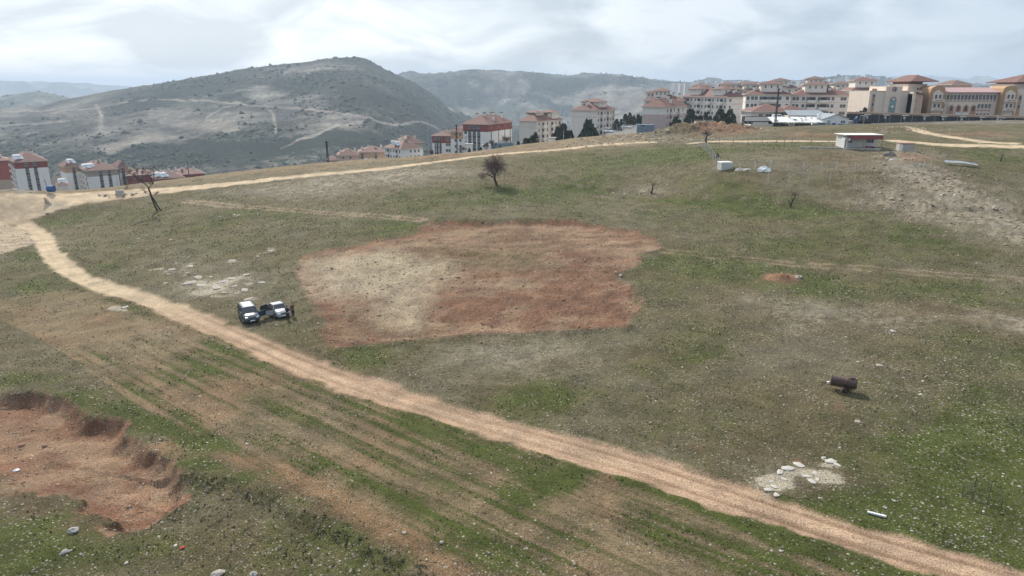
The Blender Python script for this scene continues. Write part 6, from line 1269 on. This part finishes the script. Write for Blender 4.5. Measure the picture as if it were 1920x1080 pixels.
def fences():
    rnd = random.Random(21)
    pc = mat('pale_concrete_post', (.58, .55, .50), .9, var=.12)
    def fence(label, pts, h, r, wires, m_, rw=.014, lean=.03, name='wire_fence'):
        P = [G3(x, y) for x, y in pts]; T = empty(name, P[0], 0, label, 'fence'); wb = MB(); tops = []
        for i, p in enumerate(P):
            hh = h * rnd.uniform(.92, 1.06); t = Vector((rnd.uniform(-lean, lean) * hh, rnd.uniform(-lean, lean) * hh, hh)); q = p - P[0]
            MB().cyl((0, 0, -.3), t, r, r * .9, 5).build('post', m_, T, loc=q); tops.append((q, t))
        for i in range(len(P) - 1):
            for w in wires: rough_wire(wb, tops[i][0] + tops[i][1] * w, tops[i + 1][0] + tops[i + 1][1] * w, rw)
        wb.build('wires', steel, T); return T, tops
    fence('wire fence of pale posts along the front of the fenced plot', [(1386, 319), (1415, 319), (1444, 319), (1476, 321), (1506, 320), (1539, 321), (1567, 321), (1602, 323), (1634, 322), (1665, 324), (1699, 325), (1729, 325)], 1.85, .10, (.2, .45, .7, .93), pc, .014)
    fence('short row of thin posts left standing in the field below the fence', [(1440, 344), (1478, 343), (1514, 345), (1555, 346), (1601, 351), (1686, 350)], 2.2, .06, (.9,), pc, .006, .05)
    fence('thin post fence between the pale path and the fenced plot', [(1348, 272), (1374, 272), (1402, 272), (1428, 274), (1455, 275), (1470, 275), (1484, 276), (1520, 278)], 2.1, .075, (.3, .6, .93), wood, .010)
    T, tops = fence('diagonal chain link fence at the left corner of the fenced plot', [(1312, 273), (1317, 277), (1321, 281), (1326, 286), (1331, 292), (1336, 298), (1341, 306), (1347, 312)], 1.95, .06, (.05, .95), pc, .014)
    nb = MB()
    for i in range(len(tops) - 1):
        (a, ta), (b, tb) = tops[i], tops[i + 1]; n = 8
        for k in range(n):
            f = k / n; g = (k + 1) / n
            for z0, z1 in ((0, .5), (.5, 1), (.5, 0), (1, .5)): rough_wire(nb, a.lerp(b, f) + ta.lerp(tb, f) * z0, a.lerp(b, g) + ta.lerp(tb, g) * z1, .007)
    nb.build('chain_link', steel, T)
    fence('post fence climbing the rubble beside the block shed', [(1684, 300), (1706, 305), (1712, 318), (1722, 316), (1732, 312), (1745, 318)], 2.0, .05, (.5, .93), pc, .008, .12)
    # small netted pen bottom right
    pts = [(1822, 938), (1803, 931), (1827, 913), (1857, 921), (1880, 934), (1876, 955), (1850, 948), (1822, 938)]
    P = [G3(x, y) for x, y in pts]; T = empty('netted_pen', P[0], 0, 'small dark netted pen of thin stakes in the grass at lower right', 'pen'); dk = mat('dark_netting', (.035, .045, .04), .8); nb = MB()
    for i in range(7):
        MB().cyl((0, 0, -.1), (rnd.uniform(-.03, .03), 0, .72), .02, n=5).build('stake', dk, T, loc=P[i] - P[0]); a = P[i] - P[0]; b = P[i + 1] - P[0]
        for z in (.02, .12, .22, .32, .42, .52, .62): rough_wire(nb, a + Vector((0, 0, z)), b + Vector((0, 0, z)), .004 if .02 < z < .6 else .009)
        n = max(4, int((b - a).length / .12))
        for k in range(n): q = a.lerp(b, k / n); rough_wire(nb, q, q + Vector((0, 0, .62)), .003)
    nb.build('netting', mat('grey_green_netting', (.10, .12, .085), .8), T)
fences()
def poles():
    dkw = mat('tarred_pole', (.045, .04, .038), .9, var=.2); pale = mat('pale_pole', (.42, .41, .39), .8, var=.1)
    L = [(615, 304, 264, 226, .26, dkw, 1, 'tall dark lattice pole on the rim beside the pink roofs'), (857, 293, 233, 236, .24, dkw, 1, 'dark pole on the bank before the stepped white block'), (352, 322, 302, 232, .15, dkw, 0, 'short dark pole leaning slightly over the long red roof'),
         (1453, 236, 165, 238, .22, dkw, 1, 'tall dark timber pole in front of the red roofed house'), (1479, 236, 168, 244, .09, pale, 0, 'thin pale pole right of the timber pole'), (1279, 240, 199, 248, .22, pale, 0, 'pale concrete pole at the corner of the pink striped block'), (1318, 240, 196, 250, .08, pale, 0, 'thin pole rising from the rubble mound'),
         (223, 363, 299, 205, .06, pale, 0, 'thin pale pole before the white wings on the left'), (804, 300, 218, 240, .09, pale, 0, 'thin grey pole left of the sand bank'), (962, 285, 232, 243, .08, pale, 0, 'thin pale pole right of the blue frame'), (1056, 275, 244, 236, .10, pale, 0, 'short pale pole above the road between beige blocks'), (1576, 262, 244, 205, .05, pale, 0, 'short thin pole behind the cabin'),
         (1868, 238, 216, 232, .15, pale, 1, 'pale braced pole in front of the dark wall at right'), (1615, 262, 214, 215, .08, pale, 0, 'tall thin pole standing between cabin and tractor'), (1846, 283, 273, 160, .04, pale, 0, 'thin stake near the path at far right'), (101, 362, 336, 200, .10, dkw, 0, 'leaning dark pole beside the blue tank')]
    tops = {}
    for px, py, ty, Y, r, m_, lat, lb in L:
        B = wpt(px, py, Y); gz = zat(B.x, B.y); Tt = wpt(px + (2 if px < 800 else -1), ty, Y); Tt.x = wpt(px, ty, Y).x
        T = empty('power_pole' if r > .1 else 'thin_pole', (B.x, B.y, gz), 0, lb, 'pole'); h = Tt.z - gz; lean = .35 if 'lean' in lb else 0.
        if px == 101: lean = -2.0
        if lat:
            mb = MB(); w0, w1 = r * 2.2, r * .9
            for sx in (-1, 1):
                for sy in (-1, 1): mb.cyl((sx * w0 / 2, sy * w0 / 2, -.5), (sx * w1 / 2, sy * w1 / 2, h), r * .42, n=4)
            n = 9
            for i in range(n):
                z0, z1 = h * i / n, h * (i + 1) / n; a = w0 + (w1 - w0) * i / n; b = w0 + (w1 - w0) * (i + 1) / n; s_ = 1 if i % 2 else -1; mb.cyl((-s_ * a / 2, -a / 2, z0), (s_ * b / 2, -b / 2, z1), r * .25, n=3)
            mb.build('lattice_mast', m_, T); MB().box(-.7, .7, -.06, .06, h - .6, h - .45).box(-.5, .5, -.06, .06, h - 1.5, h - 1.35).build('cross_arm', m_, T)
        else: MB().cyl((0, 0, -.5), (lean, 0, h), r, r * .7, 6).build('mast', m_, T)
        tops[px] = Vector((B.x, B.y, gz + h))
    # overhead lines
    for i, (a, b, dz, lb) in enumerate(((857, 1279, -.5, 'upper overhead line between the dark pole and the concrete pole'), (857, 1279, -1.6, 'lower overhead line between the dark pole and the concrete pole'), (1279, 1453, -.6, 'overhead line from the concrete pole to the timber pole'), (615, 857, -.6, 'overhead line between the two dark lattice poles'), (1453, 1868, -1.2, 'overhead line along the dark wall to the braced pole'))):
        A, B = tops[a] + Vector((0, 0, dz)), tops[b] + Vector((0, 0, dz)); mb = MB(); rough_wire(mb, Vector(), B - A, .018, 2.2, 14); o = mb.build('overhead_line', dkw, loc=A); tag(o, lb, 'cable')
poles()
def rock_mesh(seed, m_, n=2, flat=.6):
    bm = bmesh.new(); bmesh.ops.create_icosphere(bm, subdivisions=n, radius=1); r = random.Random(seed)
    from mathutils import noise as mn
    for v in bm.verts:
        k = 1 + .45 * mn.noise(v.co * 1.3 + Vector((seed * 3.1, 0, 0))) + .15 * r.uniform(-1, 1) * (n > 1) ; v.co = Vector((v.co.x * k, v.co.y * k, v.co.z * k * flat))
    me = bpy.data.meshes.new('rock'); bm.to_mesh(me); bm.free(); me.materials.append(m_); return me
def rocks():
    lime = mat('pale_limestone', (.30, .27, .235), .9, var=.18, scale=3, bump=.5); bone = mat('bone_white_rock', (.40, .38, .345), .9, var=.14, scale=2.5, bump=.5); tan = mat('tan_boulder', (.36, .27, .19), .9, var=.18, scale=3, bump=.4); grey = mat('grey_rock', (.24, .235, .22), .9, var=.2, scale=3, bump=.4)
    B = [(1155, 511, .42, .85, tan, 'round tan boulder, uppermost at the notch of the cleared plot'), (1164, 517, .45, .75, lime, 'pale boulder just below the round tan one'), (1163, 521, .28, .5, lime, 'small pale rock, lowest of the trio at the notch'), (1138, 511, .22, .5, tan, 'small rock left of the trio at the notch'), (1184, 504, .2, .5, lime, 'small rock right of the notch in the cleared plot'),
         (964, 637, .20, .6, bone, 'small white rock below the cleared plot'), (235, 578, .75, .22, lime, 'flat pale slab just below the track on the left'), (137, 993, .5, .45, grey, 'grey rock at the foot of the red bank'), (121, 1036, .4, .4, grey, 'lower grey rock near the left bottom corner'), (474, 1072, .42, .6, grey, 'grey rock at the bottom edge, left of centre'), (408, 1070, .5, .4, lime, 'pale flat rock left of the one at the bottom edge'),
         (1497, 522, .65, .55, lime, 'pale pile of stone right of the red earth heap'), (1230, 577, .2, .4, M['dkplastic'], 'dark stone just right of the cleared plot'), (1674, 619, .55, .15, lime, 'flat pale slab nearest the middle of the right grass'), (1649, 684, .5, .15, lime, 'flat pale slab above the tank trailer'), (1608, 790, .4, .2, lime, 'flat pale stone below the tank trailer'), (1640, 770, .2, .4, M['dkplastic'], 'dark lump right of the tank trailer shadow'),
         (884, 622, .35, .5, tan, 'largest tan stone on the lower edge of the cleared plot'), (905, 620, .3, .4, tan, 'tan stone right of the largest on the lower plot edge'), (815, 629, .22, .5, tan, 'small tan stone left on the lower plot edge'), (918, 617, .25, .4, tan, 'rightmost tan stone on the lower plot edge'), (757, 1000, .25, .5, lime, 'pale stone on the lower bare stripe'), (828, 1018, .22, .5, lime, 'pale stone right of the bottom bare stripe'),
         (1641, 1045, .12, .6, bone, 'small white stone below the track at lower right'), (88, 400, .5, .3, grey, 'grey stone beside the gravel patch by the left road'), (1118, 355, .6, .3, lime, 'pale flat stone in the upper middle field'), (1150, 358, .5, .3, lime, 'pale flat stone right of the other in the upper middle field'), (413, 408, .45, .3, lime, 'pale rock in the grass right of the forked tree'), (440, 404, .5, .3, bone, 'white rock farthest right of the forked tree'), (405, 413, .3, .3, lime, 'small pale rock right of the forked tree')]
    for i, (px, py, s, fl, m_, lb) in enumerate(B):
        p = G3(px, py); o = put('rock', rock_mesh(i + 3, m_, 2 if s > .3 else 1, 1), None, p + Vector((0, 0, s * fl * .25)), i * 1.3); s *= .72; o.scale = (s, s * .8, s * fl); tag(o, lb, 'rock')
    # limestone outcrops, one slab each
    ORD = 'first second third fourth fifth sixth seventh eighth ninth tenth eleventh twelfth thirteenth fourteenth fifteenth sixteenth seventeenth eighteenth nineteenth twentieth twenty-first twenty-second twenty-third twenty-fourth'.split()
    def ordw(i, L_): return ORD[sum(1 for j, q in enumerate(L_) if (q[0], j) < (L_[i][0], i))]
    slabs = [(322, 503, .8), (357, 497, .9), (350, 510, .6), (316, 513, .4), (372, 519, 1.2), (356, 530, 1.3), (378, 534, .9), (405, 538, 1.2), (418, 527, 1.1), (434, 521, .8), (420, 547, .6), (462, 514, .8), (490, 528, .7), (458, 542, .9), (466, 560, .9), (436, 487, .7), (256, 500, .5), (320, 449, .5), (508, 470, .6), (395, 519, .5), (440, 535, .7), (331, 492, .4), (483, 480, .5), (310, 530, .5)]
    for i, (px, py, s) in enumerate(slabs):
        p = G3(px, py); o = put('rock_slab', rock_mesh(60 + i % 8, lime if i % 3 else bone, 1, 1), None, p + Vector((0, 0, .0)), i * 2.1); o.scale = (s, s * .55, s * .10 + .04)
        tag(o, 'flat pale limestone slab near the parked cars, ' + ordw(i, slabs) + ' from the left', 'rock', 'limestone slabs near the parked cars')
    slabs = [(1478, 882, .55), (1497, 873, .50), (1462, 889, .35), (1558, 868, .55), (1569, 874, .35), (1528, 889, .30), (1513, 896, .35), (1521, 905, .40), (1532, 903, .25), (1440, 924, .35), (1450, 916, .30), (1455, 932, .35), (1447, 906, .22), (1470, 902, .25), (1544, 862, .3)]
    for i, (px, py, s) in enumerate(slabs):
        p = G3(px, py); o = put('rock_slab', rock_mesh(70 + i % 8, bone, 1, 1), None, p, i * 2.1); o.scale = (s, s * .62, s * .10 + .03)
        tag(o, 'flat white rock slab above the track at lower right, ' + ordw(i, slabs) + ' from the left', 'rock', 'white rock slabs above the track')
    # litter
    p = G3(1643, 967); o = MB().loft([[(-.52, -.06, 0), (-.52, .06, 0), (-.52, .05, .09), (-.52, -.05, .09)], [(.45, -.07, 0), (.45, .07, 0), (.45, .06, .1), (.45, -.06, .1)], [(.55, -.03, 0), (.55, .03, 0), (.55, .03, .05), (.55, -.03, .05)]]).build('foam_bar', M['tank'], None, False, p + Vector((0, 0, .05))); o.rotation_euler = (0, 0, R(-28)); tag(o, 'long white foam bar lying above the track at lower right', 'foam bar')
    p = G3(341, 1021); o = put('plastic_bag', rock_mesh(91, mat('red_plastic_film', (.55, .05, .05), .45, var=.1), 1, 1), None, p + Vector((0, 0, .06)), .5); o.scale = (.17, .10, .08); tag(o, 'small red plastic bag in the grass at lower left', 'bag')
    p = G3(28, 873); o = put('plastic_sheet', rock_mesh(92, tarp, 1, 1), None, p + Vector((0, 0, .1)), .3); o.scale = (.34, .2, .14); tag(o, 'crumpled white sheet on the red earth at far left', 'sheet')
    # left roadside
    p = G3(97, 362, 190); p = wpt(97, 361, p.y); tag(MB().cyl((-.7, 0, .8), (.7, 0, .8), .78, n=14).build('blue_tank', bluem, loc=(p.x, p.y, max(p.z, zat(p.x, p.y)) + .1)), 'bright blue plastic tank beside the leftmost white block', 'tank')
    p = G3(88, 382); k = 1 / ppm(p); tag(MB().prism([(-4 * k, -.2), (8 * k, -.2), (3 * k, 4 * k), (-2.5 * k, 11 * k), (-4 * k, 12 * k)], 0, .5).build('broken_wall_stub', mat('tan_masonry', (.36, .30, .24), .9, var=.15), loc=p), 'triangular stub of broken tan wall beside the left road', 'wall')
    for px, py, w, lb in ((211, 366, 3.4, 'grey rubble row on the verge of the left road'), (245, 364, 3.0, 'grey rubble row left of the forked tree')):
        p = G3(px, py)
        T = empty('rubble_row', p, 0, lb, 'rubble'); r = random.Random(px)
        for i in range(14): o = put('stone', rock_mesh(100 + i % 5, grey, 1, 1), T, (r.uniform(-w, w), r.uniform(-1.6, 1.6), .1), r.uniform(0, 3)); s = r.uniform(.2, .55); o.scale = (s, s * .8, s * .6)
    p = G3(224, 366); tag(MB().box(-.9, .9, 0, .6, -.2, 1.3).build('concrete_block', conc, loc=p), 'squat concrete block among the rubble by the left road', 'block')
    # ridge masts
    for px, by, ty, lb in ((767, 141, 133, 'thin mast on the distant ridge right of the big hill'), (1062, 139, 130, 'thin mast on the distant ridge above the tall beige block')):
        B = wpt(px, by, 4400); o = MB().cyl((0, 0, -20), (0, 0, wpt(px, ty, 4400).z - B.z), 1.4, n=4).build('ridge_mast', M['grey'], loc=B); tag(o, lb, 'mast')
rocks()
# ------------------------------------------------------------------ loose stones, tufts and hillside scrub, each kind one mesh
def scatter_mesh(name, P, S, rot, tmpl_v, tmpl_f, material, jit, cols=None, zoff=0.):
    n = len(P); nv = len(tmpl_v[0]); V = np.empty((n, nv, 3), np.float32); ti = RNG.integers(0, len(tmpl_v), n); T = np.array(tmpl_v)[ti]
    c, s = np.cos(rot)[:, None], np.sin(rot)[:, None]; X = T[:, :, 0] * S[:, None, 0]; Y = T[:, :, 1] * S[:, None, 1]
    V[:, :, 0] = X * c - Y * s + P[:, None, 0]; V[:, :, 1] = X * s + Y * c + P[:, None, 1]; V[:, :, 2] = T[:, :, 2] * S[:, None, 2] + P[:, None, 2] + zoff
    F = (np.array(tmpl_f)[None] + (np.arange(n) * nv)[:, None, None]).reshape(-1, 3).astype(np.int32)
    me = bpy.data.meshes.new(name); me.vertices.add(n * nv); me.vertices.foreach_set('co', V.reshape(-1)); me.loops.add(F.size); me.loops.foreach_set('vertex_index', F.reshape(-1))
    me.polygons.add(len(F)); me.polygons.foreach_set('loop_start', np.arange(0, F.size, 3, dtype=np.int32)); at = me.attributes.new('tone', 'FLOAT', 'POINT')
    at.data.foreach_set('value', np.repeat(cols if cols is not None else RNG.random(n), nv).astype(np.float32)); me.materials.append(material); me.update(); me.validate()
    o = bpy.data.objects.new(name, me); COL.objects.link(o); o['kind'] = 'stuff'; return o
def tone_mat(name, stops, rough=.95, trans=0.):
    m, nt, b = nodes(name); N = nt.nodes.new; L = nt.links.new; b.inputs['Roughness'].default_value = rough; b.inputs['Specular IOR Level'].default_value = .15
    a = N('ShaderNodeAttribute'); a.attribute_name = 'tone'; r = N('ShaderNodeValToRGB'); L(a.outputs['Fac'], r.inputs[0]); e = r.color_ramp.elements
    while len(e) < len(stops): e.new(.5)
    for el, (p, c) in zip(e, stops): el.position = p; el.color = (*c, 1)
    L(r.outputs[0], b.inputs['Base Color']); return m
def scatter():
    oct_f = [(0,2,4),(2,1,4),(1,3,4),(3,0,4),(2,0,5),(1,2,5),(3,1,5),(0,3,5)]; tv = []
    for k in range(12):
        b = np.array([(1,0,0),(-1,0,0),(0,1,0),(0,-1,0),(0,0,1),(0,0,-1)], float) * RNG.uniform(.6, 1.15, (6, 1)) + RNG.uniform(-.22, .22, (6, 3)); tv.append(b)
    def sample(n, r0, r1, a0=-40, a1=40, p=1.0):
        a = np.radians(RNG.uniform(a0, a1, n)); u = RNG.random(n); r = (r0 ** p + u * (r1 ** p - r0 ** p)) ** (1 / p); return r * np.sin(a), r * np.cos(a), r
    # stones
    x, y, r = sample(100000, 26, 200, p=1.5); dz, veg, soil, spk, hard = ground_detail(x, y)
    plot = (dpoly(x, y, PLOT, 10) > 0) | (dpoly(x, y, CUT, 10) > 0)
    pr = np.clip(spk * .62 + .28 * plot - .05, 0, 1) * (1 - .93 * hard) * np.clip(fbm(x * .35, y * .35, 3, 301) * 3.4 - 1.2, .04, 1); keep = RNG.random(len(x)) < pr
    x, y, r, dz, soil, plot = x[keep], y[keep], r[keep], dz[keep], soil[keep], plot[keep]; n = len(x); z = height_base(x, y) + dz * sstep(290, 255, r)
    s = RNG.gamma(1.5, .028, n) + .026; s = np.clip(s, .03, .30) * (1 + .004 * r) * np.where(plot, 1.15, 1); S = np.stack([s, s * RNG.uniform(.6, 1, n), s * RNG.uniform(.35, .75, n)], 1)
    tone = np.where(plot, RNG.random(n) * .45, .3 + .7 * RNG.random(n))
    scatter_mesh('loose_stones', np.stack([x, y, z], 1), S, RNG.uniform(0, 6.3, n), tv, oct_f, tone_mat('loose_stone', [(0, (.19, .115, .08)), (.28, (.32, .22, .16)), (.5, (.24, .215, .18)), (1, (.50, .47, .40))]), .2, tone, .01); print('stones', n)
    # tufts: three crossed blades of grass, dry to green
    bl = []
    for k in range(10):
        v = []
        for j in range(4):
            a = RNG.uniform(0, 6.3); ox, oy = RNG.uniform(-.35, .35, 2); w = .28; l = RNG.uniform(-.5, .5, 2); v += [(ox - w * math.cos(a), oy - w * math.sin(a), -.1), (ox + w * math.cos(a), oy + w * math.sin(a), -.1), (ox + l[0], oy + l[1], RNG.uniform(.7, 1.2))]
        bl.append(np.array(v))
    bf = [(3*j, 3*j+1, 3*j+2) for j in range(4)]
    x, y, r = sample(190000, 26, 235, p=1.3); dz, veg, soil, spk, hard = ground_detail(x, y)
    keep = (RNG.random(len(x)) < (.20 + .6 * veg) * (hard < .25)) & (dpoly(x, y, CUT, 10) < 0.0); pl = dpoly(x, y, PLOT, 10) > 0; keep &= ~pl; keep &= RNG.random(len(x)) < np.clip(fbm(x * .4, y * .4, 3, 303) * 3.6 - 1.2, .06, 1); keep &= RNG.random(len(x)) < sstep(235, 120, r)
    x, y, r, dz, veg = x[keep], y[keep], r[keep], dz[keep], veg[keep]; n = len(x); z = height_base(x, y) + dz
    s = RNG.uniform(.05, .13, n) * (1 + .006 * r); S = np.stack([s, s, s * RNG.uniform(.5, 1.0, n)], 1); tone = np.clip(veg * .8 + RNG.normal(0, .22, n), 0, 1)
    scatter_mesh('grass_tufts', np.stack([x, y, z], 1), S, RNG.uniform(0, 6.3, n), bl, bf, tone_mat('grass_tuft', [(0, (.30, .25, .16)), (.35, (.21, .185, .105)), (.6, (.145, .145, .062)), (1, (.105, .135, .034))]), .2, tone); print('tufts', n)
    # dark low shrubs on the scarps at lower left
    pts = []
    for P, nn, w in ((SCARP, 420, .7), (SCARP2, 120, 1.6), (line([(330,900),(420,925),(520,965),(620,1010),(720,1060)]), 50, 2.4)):
        seg = RNG.integers(0, len(P) - 1, nn); t = RNG.random(nn)[:, None]; q = P[seg] * (1 - t) + P[seg + 1] * t; pts.append(q + RNG.normal(0, w * .5, q.shape) + np.array([[-.4, -.6]]))
    q = np.vstack(pts); x, y = q[:, 0], q[:, 1]; z = height(x, y); n = len(x); s = RNG.gamma(3., .05, n).clip(.05, .34)
    scatter_mesh('low_shrubs', np.stack([x, y, z], 1), np.stack([s, s, s * RNG.uniform(.3, .65, n)], 1), RNG.uniform(0, 6.3, n), bl, bf, tone_mat('low_shrub', [(0, (.10, .105, .06)), (.6, (.16, .155, .095)), (1, (.26, .24, .17))]), .2, None, .02)
    # clods in the cleared plot and the cut
    x, y, r = sample(60000, 26, 140, -38, 14, 1.4); k = (dpoly(x, y, PLOT, 8) > .1) | (dpoly(x, y, CUT, 8) > .1); x, y, r = x[k], y[k], r[k]; k = RNG.random(len(x)) < np.clip(fbm(x * .3, y * .3, 3, 305) * 3.2 - 1.0, .05, 1) * np.where(r > 70, 1, .5); x, y, r = x[k], y[k], r[k]; z = height(x, y); n = len(x); s = np.clip(RNG.gamma(1.2, .038, n) + .022, 0, .34) * np.where(r > 70, 1, .7)
    dz, veg, soil, spk, hard = ground_detail(x, y)
    scatter_mesh('earth_clods', np.stack([x, y, z], 1), np.stack([s, s * .8, s * .6], 1), RNG.uniform(0, 6.3, n), tv, oct_f, tone_mat('earth_clod', [(0, (.17, .095, .07)), (.5, (.25, .165, .12)), (1, (.36, .29, .22))]), .2, np.clip((soil[:, 1] - .06) / .17 + RNG.normal(0, .15, n), 0, 1)); print('clods', n)
    # rubble on the mounds by the town
    x, y, r = sample(90000, 100, 262, 0, 40); m_ = np.clip(blobs(x, y, [(a, b, c * 1.2, 1.) for a, b, c, d in GBANK if d > .5], False), 0, 1) + .5 * blobs(x, y, [q for q in STONY]); k = RNG.random(len(x)) < m_ * .26; x, y, r = x[k], y[k], r[k]; z = height(x, y); n = len(x); s = np.clip(RNG.gamma(1.5, .12, n) + .08, 0, .8)
    scatter_mesh('rubble', np.stack([x, y, z], 1), np.stack([s, s * .8, s * .6], 1), RNG.uniform(0, 6.3, n), tv, oct_f, tone_mat('rubble_stone', [(0, (.20, .13, .09)), (.4, (.30, .22, .15)), (.75, (.36, .31, .25)), (1, (.52, .47, .40))]), .2); print('rubble', n)
    # scrub dots over the hillsides
    a = np.radians(RNG.uniform(-42, 25, 90000)); r = np.exp(RNG.uniform(math.log(480), math.log(4300), len(a))); x, y = r * np.sin(a), r * np.cos(a)
    so, ve = hill_paint(x, y); k = RNG.random(len(x)) < np.clip((ve - .25) * 3.2 * np.clip(fbm(x * .012, y * .012, 4, 401) * 5 - 2.0, 0, 1), 0, .95); x, y, r = x[k], y[k], r[k]; z = height_base(x, y); n = len(x); s = RNG.gamma(2.2, .75, n).clip(.5, 6) * (1 + r * .0003)
    scatter_mesh('hillside_scrub', np.stack([x, y, z], 1), np.stack([s, s, s * .8], 1), RNG.uniform(0, 6.3, n), tv, oct_f, tone_mat('hillside_scrub', [(0, (.035, .045, .028)), (1, (.075, .085, .05))]), .2); print('scrub', n)
scatter()
